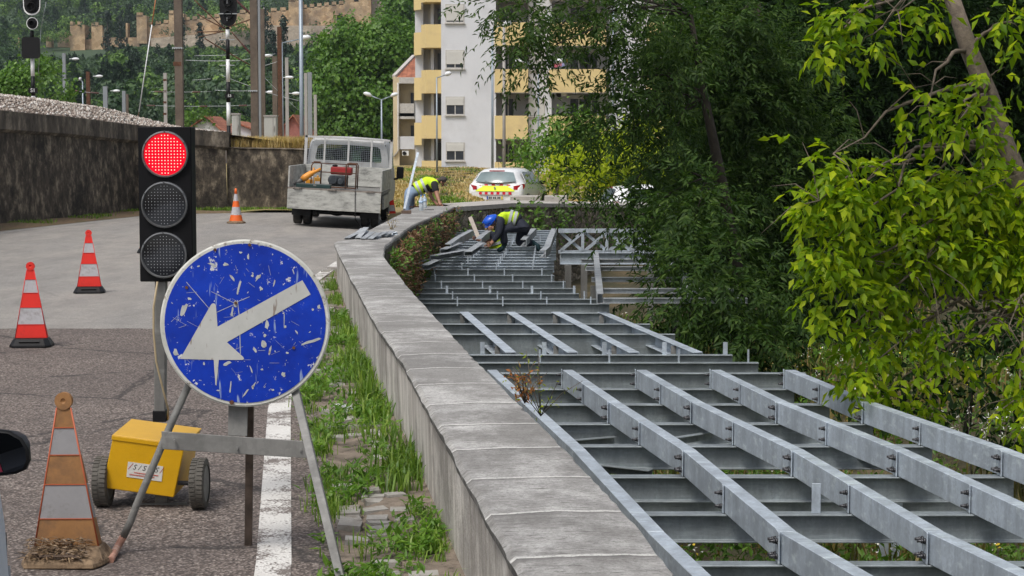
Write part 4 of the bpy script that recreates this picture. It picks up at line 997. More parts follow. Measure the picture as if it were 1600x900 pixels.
# the near car whose mirror reaches into the frame
nc = make_car('pale silver car with black wing mirror, cut off by the left picture edge', (-2.05, 4.2, 0), R(15), M['carblue'], name='passing_car', mir=(-1,))
g = MB(); mc = P(-2, 706, 4.85)
nc['label'] = 'pale silver car with black wing mirror, cut off by the left picture edge'
vs = []
def mirror_outline(f, y): return [Vector((mc.x + x * f, y, mc.z + z * f)) for x, z in ((-.09, .058), (-.02, .060), (.03, .054), (.062, .036), (.078, .008), (.080, -.022), (.070, -.045), (.045, -.056), (.0, -.062), (-.09, -.066))]
a_, b_, c_, d_ = mirror_outline(1, 4.86), mirror_outline(1.0, 4.845), mirror_outline(.90, 4.84), mirror_outline(.6, 4.98)
g.grid([[*d_, d_[0]], [*a_, a_[0]], [*b_, b_[0]], [*c_, c_[0]]], True); g.poly(d_); mo = g.build('wing_mirror', M['black'], nc, auto=50)
g = MB(); g.poly(mirror_outline(.905, 4.842)); mg = g.build('mirror_glass', NT('mirror_glass').set((.05, .05, .055), .04, 1.0), mo)
g = MB(); g.poly([Vector((mc.x + x, 4.8395, mc.z + z)) for x, z in ((-.06, .012), (-.01, .006), (.0, -.012), (.012, -.05), (-.03, -.053), (-.06, -.053))]); g.build('red_reflection', simple('painted_red_reflection', (.25, .01, .04), .6), mg)  # reflection in the mirror, painted as a red patch on the glass
g = MB(); g.bar(mc + Vector((-.05, .06, -.02)), mc + Vector((-.3, .12, -.05)), .05, .04); g.build('mirror_arm', M['black'], mo)

# ---- flatbed truck ----
M['truckwhite'] = simple("old_white_truck_paint", (.50, .50, .49), .5, 0, .12, 4, .1, dirt=(.26, .24, .22), dsc=6, dth=(.55, .75))
t = NT("worn_grey_dropside"); c = t.ramp(t.noise(3, 7, .75, t.mapp((1, 1, 3))), [(.35, (.17, .17, .16)), (.5, (.40, .40, .37)), (.65, (.52, .52, .49))])
M['dropside'] = t.set(c, .6, .1, t.noise(20, 5), .3, .01)
TLOC = Vector(((520 - 800) / 3000 * 39, 39, 0)); tz = roadz(TLOC.x, 39)
tr = thing('flatbed_truck', 'old white flatbed truck with its worn tailgate hanging open and tools on the bed', 'truck', (TLOC.x, 39, -.06), 0); tr.rotation_euler = (0, R(3.1), 0)
W2 = .95
def tb(name, lo, hi, m, par=None, bev=.006): g = MB(); g.b2(lo, hi); return g.build(name, m, par or tr, local=True, bevel=bev)
bed = tb('bed_floor', (-W2, 0, .70), (W2, 2.9, .76), M['steelw'])
tg = tb('tailgate', (-W2, -.035, .34), (W2, -.005, .74), M['dropside'])
g = MB()
for x in (-.75, -.05, .72): g.box((x, -.045, .765), (.14, .05, .035)); g.cyl((x - .09, -.05, .765), (x + .09, -.05, .765), .015, 8)
g.b2((-W2, -.03, .74), (W2, .03, .775)); g.build('hinge_rail', M['rust'] if False else simple('brown_grey_rail', (.22, .19, .165), .8, 0, .4, 12), tr, local=True)
tb('side_panel', (-W2 - .005, .0, .775), (-W2 + .03, 2.85, 1.20), M['dropside']); tb('side_panel', (W2 - .03, .0, .775), (W2 + .005, 2.85, 1.20), M['dropside'])
tb('headboard', (-W2 + .04, 2.8, .775), (W2 - .04, 2.86, 1.2), M['dropside'])
g = MB()
for x in (-W2 + .02, W2 - .02): g.b2((x - .03, 2.87, .8), (x + .03, 2.92, 1.82))
g.b2((-W2, 2.87, 1.78), (W2, 2.92, 1.82)); 
for x in (-.52, .0, .5): g.b2((x - .02, 2.87, 1.2), (x + .02, 2.9, 1.78))
g.build('rack_frame', M['truckwhite'], tr, local=True)
g = MB(); 
for i in range(44): x = -.9 + i * 1.8 / 43; g.b2((x - .0012, 2.875, 1.2), (x + .0012, 2.88, 1.78))
for i in range(15): z = 1.22 + i * .04; g.b2((-.9, 2.874, z - .0012), (.9, 2.879, z + .0012))
g.build('mesh_guard', M['steel'], tr, local=True)
# cab
g = MB(); rows = []
for y, z1, wt_ in ((2.98, 1.74, .82), (3.05, 1.80, .85), (3.9, 1.82, .85), (4.3, 1.76, .83), (4.75, 1.2, .86), (4.95, 1.0, .88), (5.0, .6, .88)):
    rows.append([Vector(q) for q in ((-.9, y, .45), (-.93, y, .9 if z1 > 1.1 else .7), (-.90, y, min(1.2, z1 - .03)), (-wt_ - .0, y, z1 - .12 if z1 > 1.3 else z1 - .02), (-wt_ + .08, y, z1), (0, y, z1 + .02), (wt_ - .08, y, z1), (wt_, y, z1 - .12 if z1 > 1.3 else z1 - .02), (.90, y, min(1.2, z1 - .03)), (.93, y, .9 if z1 > 1.1 else .7), (.9, y, .45))])
g.grid(rows[:4], True); g.grid(rows[4:], True); g.grid([r_[:3] for r_ in rows[3:5]], True); g.grid([r_[8:] for r_ in rows[3:5]], True); g.add(rows[-1], [tuple(range(11))])
wsr = rows[3:5]
# cab rear wall round the window opening
def ring(o, i_): n = len(o); g.add(o + i_, [(k, (k + 1) % n, (k + 1) % n + n, k + n) for k in range(n)])
ro = rows[0]; wi = [(-.70, 2.98, 1.31), (-.72, 2.98, 1.33), (-.72, 2.98, 1.40), (-.68, 2.98, 1.60), (-.62, 2.98, 1.645), (0, 2.98, 1.66), (.62, 2.98, 1.645), (.68, 2.98, 1.60), (.72, 2.98, 1.40), (.72, 2.98, 1.33), (.70, 2.98, 1.31)]
ring(ro, [Vector(q) for q in wi]); cab = g.build('cab', M['truckwhite'], tr, local=True, auto=40)
def m_clear():
    t = NT("clear_cab_glass"); tp_ = t.n("ShaderNodeBsdfTransparent"); tp_.inputs[0].default_value = (.55, .66, .62, 1); gl = t.n("ShaderNodeBsdfGlossy"); gl.inputs[1].default_value = .05
    mx = t.n("ShaderNodeMixShader"); mx.inputs[0].default_value = .04; t.l(tp_.outputs[0], mx.inputs[1]); t.l(gl.outputs[0], mx.inputs[2]); t.l(mx.outputs[0], t.out.inputs[0]); return t.m
M['clear'] = m_clear()
g = MB(); g.poly([Vector(q) + Vector((0, .012, 0)) for q in wi]); g.build('rear_window', M['clear'], cab, local=True)
g = MB(); g.grid([r_[2:9] for r_ in wsr], True); g.build('windscreen', M['clear'], cab, local=True)
g = MB(); 
for x in (-.3, .32): g.b2((x - .2, 3.6, .7), (x + .2, 3.75, 1.32)); g.ell((x, 3.68, 1.44), (.13, .07, .12), 12)
g.build('seat', M['black'], cab, local=True)
g = MB(); g.b2((-.8, 2.985, 1.66), (.8, 3.0, 1.7)); g.build('gasket', M['black'], cab, local=True)
for s in (-1, 1):
    g = MB(); g.b2((s * 1.06 - .08, 4.35, .95), (s * 1.06 + .08, 4.42, 1.22)); mm = g.build('wing_mirror', M['black'], tr, local=True, bevel=.03, seg=3)
    g = MB(); g.tube([(s * .88, 4.4, .92), (s * 1.0, 4.38, .95), (s * 1.05, 4.38, 1.0)], .025, 6); g.build('mirror_arm', M['black'], mm, local=True)
    for i, xx in enumerate((.80, .60)):
        w0 = wheel(tr, s * xx, .75, .30, .16, side=s)
    wheel(tr, s * .78, 4.1, .30, .16, side=s)
    g = MB(); g.b2((s * .7 - .19, .35, .20), (s * .7 + .19, .37, .46)); g.build('mudflap', M['black'], tr, local=True)
    g = MB(); g.b2((s * .93 - .02, .9, .38), (s * .93 + .02, 2.6, .66)); g.build('side_guard', M['dropside'], tr, local=True)
g = MB(); g.b2((-.9, .1, .5), (.9, 4.6, .68)); g.build('chassis', M['black'], tr, local=True)
g = MB(); g.ell((0, .75, .34), (.2, .16, .14), 12); g.cyl((-.7, .75, .32), (.7, .75, .32), .05, 10); g.tube([(-.45, .3, .42), (-.35, .2, .28), (.42, .2, .28), (.5, .3, .42)], .018, 6)
for x in (-.4, .42): g.b2((x - .02, .18, .24), (x + .02, .22, .5))
g.build('rear_axle', M['black'], tr, local=True)
g = MB(); g.tube([(.42, -.05, .78), (.43, -.06, .5), (.45, -.07, .2), (.55, -.05, .06), (.57, .0, .02)], .008, 5); g.build('hanging_cable', M['black'], tr, local=True)
# load on the bed (things of their own), local coords -> world
TM = Matrix.Translation(tr.location) @ tr.rotation_euler.to_matrix().to_4x4()
def onbed(name, label, cat):
    o = thing(name, label, cat, TM @ Vector((0, 1, .77))); o.rotation_euler = tr.rotation_euler; return o
def lb(mb): mb.M = TM; return mb
gen = onbed('generator', 'petrol generator with a red tank inside a rusty tube frame on the truck bed', 'generator')
g = lb(MB())
for y in (.5, .95):
    g.tube([(.17, y, .78), (.17, y, 1.27), (.20, y, 1.30), (.36, y, 1.30), (.38, y, 1.26), (.38, y, .78)], .014, 6)
g.tube([(-.55, .6, .78), (-.55, .6, 1.22), (-.5, .6, 1.30), (-.38, .6, 1.30), (-.35, .6, 1.25), (-.35, .6, .78)], .014, 6)
for z in (.80, 1.10, 1.28): g.bar((-.55, .6, z), (.38, .6, z), .02, .02) if z != .80 else g.bar((-.2, .55, z), (.38, .55, z), .03, .03)
g.build('tube_frame', M['rust'], gen)
g = lb(MB()); g.b2((-.16, .6, 1.06), (.28, .9, 1.22)); g.build('fuel_tank', simple('dull_red_tank', (.30, .015, .015), .5, 0, .3, 9), gen, bevel=.03, seg=3)
g = lb(MB()); g.b2((-.18, .6, .82), (.16, .9, 1.04)); g.cyl((-.1, .6, .95), (-.1, .52, .95), .1, 14); g.cyl((.06, .6, .92), (.06, .54, .92), .07, 12); g.build('engine', simple('dark_engine', (.06, .07, .08), .5, .5, .5, 20), gen, bevel=.015)
g = lb(MB()); g.ell((-.08, .72, 1.24), (.06, .06, .025), 10); g.build('filler_cap', M['black'], gen)
br = onbed('breaker', 'orange jackhammer lying slanted against the truck side panel', 'power tool')
g = lb(MB()); g.tube([(-.88, .4, .82), (-.72, .45, .92)], [.02, .05], 8); g.build('chisel', M['steelw'], br)
g = lb(MB()); g.tube([(-.72, .45, .92), (-.66, .46, .97), (-.55, .5, 1.06), (-.48, .5, 1.09), (-.36, .55, 1.16)], [.06, .075, .06, .035, .03], 10); g.tube([(-.52, .5, 1.0), (-.49, .5, 1.18)], .02, 6); g.build('housing', simple('orange_tool_plastic', (.75, .30, .04), .5), br)
cn = onbed('canister', 'white and orange canister with a label standing left on the truck bed', 'canister')
g = lb(MB()); g.b2((-.68, .7, .78), (-.52, .85, .99)); g.cyl((-.6, .78, .99), (-.6, .78, 1.02), .03, 10); g.build('body', M['white'], cn, bevel=.02, seg=2)
g = lb(MB()); g.b2((-.67, .694, .84), (-.53, .699, .93)); g.build('label_patch', simple('orange_print', (.8, .35, .03), .5), cn)
cn = onbed('canister', 'orange and yellow canister between the jackhammer and the generator frame', 'canister')
g = lb(MB()); g.b2((-.50, .72, .78), (-.36, .85, .98)); g.cyl((-.43, .78, .98), (-.43, .78, 1.02), .025, 10); g.build('body', simple('orange_canister', (.75, .38, .05), .5), cn, bevel=.02, seg=2)
g = lb(MB()); g.b2((-.48, .714, .83), (-.38, .719, .90)); g.build('label_patch', M['white'], cn)
bx_ = onbed('toolbox', 'long dark green toolbox lying open along the truck tailgate edge', 'toolbox')
g = lb(MB()); g.b2((-.80, .12, .775), (-.10, .35, .85)); g.build('box', simple('dark_green_metal', (.012, .04, .038), .5), bx_, bevel=.008)
g = lb(MB()); g.b2((-.80, .345, .85), (-.10, .355, .86)); g.box((-.42, .115, .83), (.06, .01, .03)); g.build('latch', M['steelw'], bx_)

# ---- things on the wall ----
def bottle(label, px, py, h=.30, r=.042):
    c = G(px, py, .42); o = thing('water_bottle', label, 'bottle', c)
    g = MB(); g.lathe(c, (0, 0, 1), [(r * .9, 0), (r, .01), (r, h * .35), (r * .9, h * .4), (r, h * .45), (r, h * .68), (r * .4, h * .86), (r * .33, h * .88), (r * .33, h * .93)], 14)
    tt = NT('clear_plastic'); g.build('bottle_body', tt.set((.75, .82, .88), .12, 0, Transmission_Weight=.55, IOR=1.2), o, auto=50)
    g = MB(); g.cyl(c + Vector((0, 0, h * .92)), c + Vector((0, 0, h)), r * .42, 10); g.build('cap', simple('blue_cap', (.1, .25, .6), .4), o)
    g = MB(); g.cyl(c + Vector((0, 0, h * .46)), c + Vector((0, 0, h * .62)), r * 1.02, 14); g.build('paper_band', simple('blue_white_band', (.45, .6, .8), .4, 0, .4, 30), o)
bottle('clear plastic water bottle with a blue band on the wall top, nearer the camera', 658, 329, .29)
bottle('second clear water bottle standing behind the first on the wall top', 663.5, 325, .26)
g = MB(); c = G(635, 334, .44); g.box(c + Vector((0, 0, .03)), (.17, .09, .06)); tag(g.build('brick_block', simple('brown_block', (.12, .08, .06), .8), bevel=.005), 'small brown block on the wall top near the leaning steel angle', 'block')
g = MB(); c = G(648, 324, .42)
g.cyl(c, c + Vector((0, 0, .05)), .02, 8); g.cyl(c + Vector((.08, 0, 0)), c + Vector((.08, 0, .03)), .025, 8); g.bar(c + Vector((-.1, 0, .01)), c + Vector((.1, .05, .01)), .02, .02); tag(g.build('hand_tool', M['rust']), 'small rusty hand tool between the worker and the bottles', 'tool')
g = MB(); g.bar(G(664, 328, .42), G(678, 328, .42), .03, .025); tag(g.build('steel_rod', M['bolt']), 'thin dark rod lying right of the bottles on the wall', 'rod')
g = MB(); c = G(540, 640, .015)
for i in range(5): g.poly([c + Vector((random.uniform(-.12, .12), random.uniform(-.15, .15), .01 * k_)) for k_ in range(3)], .004, (0, 0, 1))
tag(g.build('torn_plastic', M['white']), 'torn white plastic scrap in the grass by the parapet', 'litter')

# ======================= PEOPLE =======================
def skin_geo(verts, edges, radii, root=0, sub=2):
    me = bpy.data.meshes.new("s"); me.from_pydata([tuple(v) for v in verts], edges, []); o = bpy.data.objects.new("s", me); link(o)
    o.modifiers.new("skin", 'SKIN'); 
    if not me.skin_vertices: 
        bm = bmesh.new(); bm.from_mesh(me); bm.verts.layers.skin.verify(); bm.to_mesh(me); bm.free()
    for i, sv in enumerate(me.skin_vertices[0].data):
        r_ = radii[i]; sv.radius = (r_, r_) if not isinstance(r_, tuple) else r_; sv.use_root = (i == root)
    o.modifiers["skin"].use_smooth_shade = True
    sb = o.modifiers.new("sub", 'SUBSURF'); sb.levels = sub; sb.render_levels = sub
    dg = bpy.context.evaluated_depsgraph_get(); em = bpy.data.meshes.new_from_object(o.evaluated_get(dg))
    vs = [v.co.copy() for v in em.vertices]; fs = [tuple(p.vertices) for p in em.polygons]
    bpy.data.objects.remove(o); bpy.data.meshes.remove(me); bpy.data.meshes.remove(em); return vs, fs
def chain_geo(J, chains, rad, sub=2, grow=0):
    names = []; 
    for c in chains:
        for n in c:
            if n not in names: names.append(n)
    idx = {n: i for i, n in enumerate(names)}; ed = set()
    for c in chains:
        for a, b in zip(c, c[1:]): ed.add((idx[a], idx[b]))
    return skin_geo([J[n] for n in names], list(ed), [(rad[n] + grow) * 1.0 for n in names], 0, sub)
M['skin'] = simple("human_skin", (.34, .17, .11), .55, 0, .12, 8); M['navy'] = simple("navy_workwear", (.012, .016, .03), .85, 0, .3, 8, .3); M['jeans'] = simple("faded_blue_jeans", (.20, .27, .38), .85, 0, .25, 9, .3)
M['blackcloth'] = simple("black_cloth", (.012, .012, .013), .9, 0, .3, 9); M['hairm'] = simple("dark_greying_hair", (.05, .042, .038), .8, 0, .5, 30); M['shoe'] = simple("teal_black_shoe", (.012, .045, .055), .6); M['greyshoe'] = simple("dark_shoe", (.03, .03, .03), .7)
M['helmet'] = simple("blue_helmet_plastic", (.008, .09, .55), .3, 0, .08, 4); M['hivis'] = simple("hi_vis_yellow_fabric", (.56, .80, .015), .75, 0, .12, 9, .3); M['tape'] = simple("grey_reflective_tape", (.42, .45, .45), .4)
RAD = dict(pelvis=.13, spine=.125, chest=.145, neck0=.07, neck=.052, headb=.07, head=.095, headt=.075, shL=.065, shR=.065, elL=.045, elR=.045, wrL=.03, wrR=.03, paL=.036, paR=.036, hipL=.095, hipR=.095, knL=.062, knR=.062, anL=.042, anR=.042, heL=.045, heR=.045, toL=.036, toR=.036)
def person(label, J, look, bodymats, loc, side=Vector((0, 1, 0)), trousers='jeans', sleeve='blackcloth', shirt_long=False, headwear=None, shoe='greyshoe', group=None, parts_legs=True):
    p = thing('person', label, 'person', loc, 0, group); J = {k: Vector(v) for k, v in J.items()}
    J['neck0'] = J['chest'].lerp(J['neck'], .55)
    up = (J['headt'] - J['headb']).normalized(); fwd = Vector(look).normalized()
    legs = [['pelvis', 'hip' + s, 'kn' + s, 'an' + s, 'to' + s] for s in 'LR'] if parts_legs else [['pelvis', 'hipL'], ['pelvis', 'hipR']]
    arms = [['neck0', 'sh' + s, 'el' + s, 'wr' + s, 'pa' + s] for s in 'LR']
    RB = {k_: v_ * (.55 if k_[:2] in ('hi', 'kn', 'an', 'to', 'pe', 'sp', 'ch') else .88 if k_[:4] == 'head' else 1) for k_, v_ in RAD.items()}
    vs, fs = chain_geo(J, [['pelvis', 'spine', 'chest', 'neck0', 'neck', 'headb', 'head', 'headt']] + arms + legs, RB)
    g = MB(); g.add(vs, fs, True)
    seg_ = [(J['pelvis'], J['spine'], 1)] + ([(J['hip' + s], J['kn' + s], 1) for s in 'LR'] + [(J['kn' + s], J['to' + s], 1) for s in 'LR'] if parts_legs else []) + [(J['chest'], J['neck0'], 2), (J['neck'], J['headt'], 0)] + [(J['sh' + s], J['el' + s], 0) for s in 'LR'] + [(J['el' + s], J['pa' + s], 0) for s in 'LR']
    def sd2(p_, a_, b_): ab = b_ - a_; t_ = max(0, min(1, (p_ - a_).dot(ab) / max(ab.length_squared, 1e-9))); return (p_ - a_ - ab * t_).length
    for fi, f_ in enumerate(g.f):
        cc = sum((g.v[i_] for i_ in f_), Vector()) / len(f_); g.m[fi] = (0, 2, 1)[min(seg_, key=lambda q_: sd2(cc, q_[0], q_[1]))[2]]
    for s in 'LR':   # hands with five fingers
        pa = J['pa' + s]; d = (pa - J['wr' + s]).normalized(); sd_ = d.cross(side if abs(d.dot(side)) < .9 else Vector((1, 0, 0))).normalized(); nn = d.cross(sd_)
        for i in range(4):
            b = pa + sd_ * (-.026 + .017 * i) + d * .01; l = (.065, .075, .07, .055)[i]
            g.tube([b, b + d * l * .5 + nn * .006, b + d * l * .85 + nn * .022], [.0088, .008, .0065], 6)
        b = pa - sd_ * .03 - d * .02; g.tube([b, b - sd_ * .02 + d * .03, b - sd_ * .022 + d * .055 + nn * .012], [.010, .009, .007], 6)
    # face
    h = J['head']; sx_ = up.cross(fwd).normalized()
    g.ell(h + fwd * .100 - up * .01, (.014, .014, .022), 8); g.ell(h + fwd * .078 - up * .075, (.035, .035, .03), 10)
    for q in (-1, 1): g.ell(h + sx_ * q * .088, (.014, .02, .03), 8)
    g.mi = 1
    for q in (-1, 1): g.ell(h + fwd * .083 + sx_ * q * .032 + up * .012, .011, 8)
    g.ell(h + fwd * .095 - up * .052, (.02, .02, .006), 8)
    body = g.build('body', [M['skin'], M['blackcloth'], M[trousers]], p, fix=False)
    # clothing
    def cloth(name, chains, grow, m, R_=None):
        vs, fs = chain_geo(J, chains, R_ or RAD, 2, grow); g = MB(); g.add(vs, fs, True); return g.build(name, M[m], p, fix=False)
    J2 = dict(J)
    for s in 'LR':
        J['mid' + s] = J['sh' + s].lerp(J['el' + s], .75); RAD['mid' + s] = .05; J['wm' + s] = J['el' + s].lerp(J['wr' + s], .92); RAD['wm' + s] = .033
        J['am' + s] = J['kn' + s].lerp(J['an' + s], .9) if parts_legs else J['hip' + s]; RAD['am' + s] = .05
    cloth('shirt', [['pelvis', 'spine', 'chest', 'neck0']] + [['neck0', 'sh' + s] + (['el' + s, 'wm' + s] if shirt_long else ['mid' + s]) for s in 'LR'], .014, sleeve)
    if parts_legs:
        cloth('trousers', [['spine', 'pelvis']] + [['pelvis', 'hip' + s, 'kn' + s, 'am' + s] for s in 'LR'], .02, trousers)
        for s in 'LR':
            vs, fs = skin_geo([J['an' + s] + (J['kn' + s] - J['an' + s]).normalized() * .05, J['an' + s], J['to' + s], J['to' + s] + (J['to' + s] - J['an' + s]).normalized() * .05], [(0, 1), (1, 2), (2, 3)], [.05, .055, .047, .03], 1, 1)
            g = MB(); g.add(vs, fs, True); g.build('shoe', M[shoe], p, fix=False)
    a = J['spine'].lerp(J['pelvis'], .45); R2 = dict(RAD); J['v0'] = a; R2['v0'] = .15
    J['vL'] = J['neck0'].lerp(J['shL'], .85); J['vR'] = J['neck0'].lerp(J['shR'], .85); R2['vL'] = R2['vR'] = .075
    vs_, fs_ = chain_geo(J, [['v0', 'spine', 'chest', 'neck0'], ['neck0', 'vL'], ['neck0', 'vR']], R2, 2, .024); g = MB(); g.add(vs_, fs_, True); vest = g.build('hi_vis_vest', M['hivis'], p, fix=False)
    ax = (J['chest'] - J['v0']).normalized()
    for q in (.28, .68):
        c = J['v0'].lerp(J['chest'], q); rr = .150 + .002 + .012 * q; g = MB(); g.lathe(c - ax * .025, ax, [(rr, 0), (rr, .05)], 24, closed=False); g.build('reflective_tape', M['tape'], vest, auto=60)
    if headwear == 'hair':
        g = MB(); rot = Matrix((sx_, fwd, up)).transposed(); g.ell(h + up * .038 - fwd * .04, (.084, .075, .072), 14, rot); g.ell(h - up * .04 - fwd * .05, (.074, .055, .07), 12, rot); g.build('hair', M['hairm'], p)
    elif headwear == 'helmet':
        rot = Matrix((sx_, fwd, up)).transposed(); g = MB(); g.ell(h + up * .04, (.105, .122, .105), 18, rot); c = h + up * .02
        n = 20; rim = [c + sx_ * (.115 * math.cos(2 * math.pi * i / n)) + fwd * ((.13 if math.sin(2 * math.pi * i / n) < 0 else .17) * math.sin(2 * math.pi * i / n)) for i in range(n)]; g.poly(rim, .012, up)
        g.tube([h + up * .135 - fwd * .085, h + up * .148, h + up * .135 + fwd * .085], .012, 6); g.build('hard_hat', M['helmet'], p, auto=50)
        g = MB(); g.ell(h - up * .03 - fwd * .045, (.088, .075, .09), 12, rot); g.build('hair', M['hairm'], p)
    return p
# worker leaning on the wall corner
D = 38.5
def q(px, py, d=D): return P(px, py, d)
z6 = lambda x, y, d, ox=620, oy=240, s=5.293: P(ox + x / s, oy + y / s, d)
J = dict(pelvis=z6(125, 318, 38.9), spine=z6(175, 288, 38.9), chest=z6(262, 250, 38.9), neck=z6(350, 222, 38.9), headb=z6(362, 222, 38.9), head=z6(382, 228, 38.85), headt=z6(398, 205, 38.85),
         shL=z6(312, 262, 38.55), shR=z6(290, 250, 39.15), elL=z6(335, 345, 38.45), elR=z6(275, 345, 39.2), wrL=z6(357, 415, 38.35), wrR=z6(325, 412, 38.9), paL=z6(370, 428, 38.3), paR=z6(345, 426, 38.8),
         hipL=z6(105, 330, 38.7), hipR=z6(105, 330, 39.1), knL=z6(88, 430, 38.7), knR=z6(120, 430, 39.1), anL=Vector((-2.12, 38.8, -.08)), anR=Vector((-2.02, 39.2, -.08)), toL=Vector((-1.95, 38.75, -.12)), toR=Vector((-1.85, 39.15, -.12)))
J['anL'] = J['knL'] + Vector((-.02, 0, -.40)); J['anR'] = J['knR'] + Vector((-.08, 0, -.40)); J['toL'] = J['anL'] + Vector((.16, 0, -.04)); J['toR'] = J['anR'] + Vector((.16, 0, -.04))
person('worker with grey hair, yellow vest and blue jeans leaning on the wall corner', J, (.75, -.1, -.65), None, (J['anL'].x, 38.9, J['anL'].z - .05), headwear='hair', trousers='jeans')
# kneeling worker in dark clothes and blue helmet
d0 = 33.7
J = dict(pelvis=z6(1030, 568, d0), spine=z6(975, 545, d0), chest=z6(905, 530, d0), neck=z6(838, 535, d0), headb=z6(825, 540, d0), head=z6(792, 552, d0 - .05), headt=z6(765, 530, d0 - .05),
         shL=z6(858, 560, d0 - .2), shR=z6(868, 540, d0 + .2), elL=z6(850, 660, d0 - .25), elR=z6(835, 650, d0 + .25), wrL=z6(790, 738, d0 - .25), wrR=z6(790, 730, d0 + .2), paL=z6(772, 750, d0 - .25), paR=z6(775, 745, d0 + .2),
         hipL=z6(1050, 612, d0 - .1), hipR=z6(1055, 618, d0 + .1), knL=z6(875, 625, d0 - .14), knR=z6(1000, 745, d0 + .12), anL=z6(895, 778, d0 - .14), anR=z6(1150, 735, d0 + .1), toL=z6(850, 795, d0 - .14), toR=z6(1172, 790, d0 + .1))
person('worker in navy clothes, yellow vest and blue hard hat, kneeling on the beams', J, (-.6, -.1, -.8), None, (J['toL'].x, d0, J['toL'].z - .03), headwear='helmet', trousers='navy', sleeve='navy', shirt_long=True, shoe='shoe')
d1 = 34.6
J = dict(pelvis=z6(850, 860, d1), spine=z6(838, 790, d1), chest=z6(805, 705, d1), neck=z6(790, 645, d1), headb=z6(785, 635, d1), head=z6(772, 608, d1 - .03), headt=z6(775, 585, d1 - .03),
         shL=z6(775, 682, d1 - .22), shR=z6(835, 670, d1 + .15), elL=z6(740, 722, d1 - .3), elR=z6(800, 740, d1 + .1), wrL=z6(675, 715, d1 - .3), wrR=z6(770, 760, d1), paL=z6(655, 706, d1 - .3), paR=z6(755, 765, d1),
         hipL=z6(835, 870, d1 - .1), hipR=z6(860, 870, d1 + .1), knL=z6(780, 1010, d1 - .12), knR=z6(840, 1015, d1 + .12), anL=z6(800, 1180, d1 - .1), anR=z6(860, 1180, d1 + .1), toL=z6(770, 1200, d1 - .1), toR=z6(830, 1200, d1 + .1))
person('dark haired worker standing between the beams, reaching one bare arm left', J, (-.75, -.55, -.25), None, (J['anL'].x, d1, J['anL'].z - .08), headwear='hair', trousers='navy', sleeve='navy', shoe='greyshoe')

# ======================= BUILDINGS =======================
M['render'] = simple("white_render_wall", (.62, .63, .66), .85, 0, .06, .5, dirt=(.50, .50, .52), dsc=.35, dth=(.5, .75)); M['byellow'] = simple("pale_yellow_parapet", (.68, .53, .25), .8, 0, .07, .6, dirt=(.55, .42, .22), dsc=.6)
M['cream'] = simple("cream_wall", (.60, .50, .33), .85, 0, .1, .6, dirt=(.45, .37, .27), dsc=.5); M['shutter'] = simple("roller_shutter", (.60, .59, .56), .6, 0, .06, 1); M['pane'] = glassy("dark_window_pane", (.035, .04, .05), .15)
M['sill'] = simple("stone_sill", (.50, .48, .45), .8); M['recess'] = simple("recess_wall", (.55, .55, .56), .9, 0, .06)
def m_tile():
    t = NT("red_roof_tiles"); sep = t.n("ShaderNodeSeparateXYZ"); t.l(t.co, sep.inputs[0])
    bx = t.math('FRACT', t.math('MULTIPLY', sep.outputs[0], 3.0)); bz_ = t.math('FRACT', t.math('MULTIPLY', sep.outputs[2], 3.2))
    v = t.voro(2.4, out="Color"); bw = t.n("ShaderNodeRGBToBW"); t.l(v, bw.inputs[0])
    c = t.ramp(bw.outputs[0], [(.1, (.22, .075, .04)), (.9, (.42, .16, .09))])
    c = t.mix(t.ramp(bx, [(0, .6), (.18, 0)]), c, (.10, .04, .03)); c = t.mix(t.ramp(bz_, [(0, .5), (.15, 0)]), c, (.10, .04, .03))
    return t.set(c, .9, 0, bx, .5, .05)
M['tile'] = m_tile()
BD = 122.0; ms = BD / 3000
def X(px, d=BD): return (px - 800) / 3000 * d
def Z(py, d=BD): return 1.8 - (py - 212) / 3000 * d
ap = thing('apartment_building', 'tall white apartment block with yellow balcony parapets and roller shuttered windows', 'building', (X(780), BD + 4, -.8))
ZT = Z(-140)
def bb(name, x0, x1, y0, y1, z0, z1, m, par=ap, bev=0): g = MB(); g.b2((x0, y0, z0), (x1, y1, z1)); return g.build(name, m, par, bevel=bev)
F0, F1, F2 = BD, BD + 1.6, BD + 3.2         # front planes
bb('wall', X(690), X(775), F0, F0 + 10, -1.2, ZT, M['render'])
bb('wall', X(775), X(826), F1 + 1.4, F0 + 10, -1.2, ZT, M['recess'])
bb('wall', X(826), X(862), F0 + .9, F0 + 10, -1.2, ZT, M['render'])
bb('wall', X(862), X(952), F1 + 1.4, F0 + 10, -1.2, ZT, M['recess'])
bb('wall', X(952), X(1180), F0 + .9, F0 + 10, -1.2, ZT, M['render'])
bb('wall', X(660), X(690), F1 + 1.2, F0 + 10, -1.2, ZT, M['recess'])
bb('wall', X(672), X(677), F1 + .2, F1 + 1.3, -1.2, ZT, M['render'])
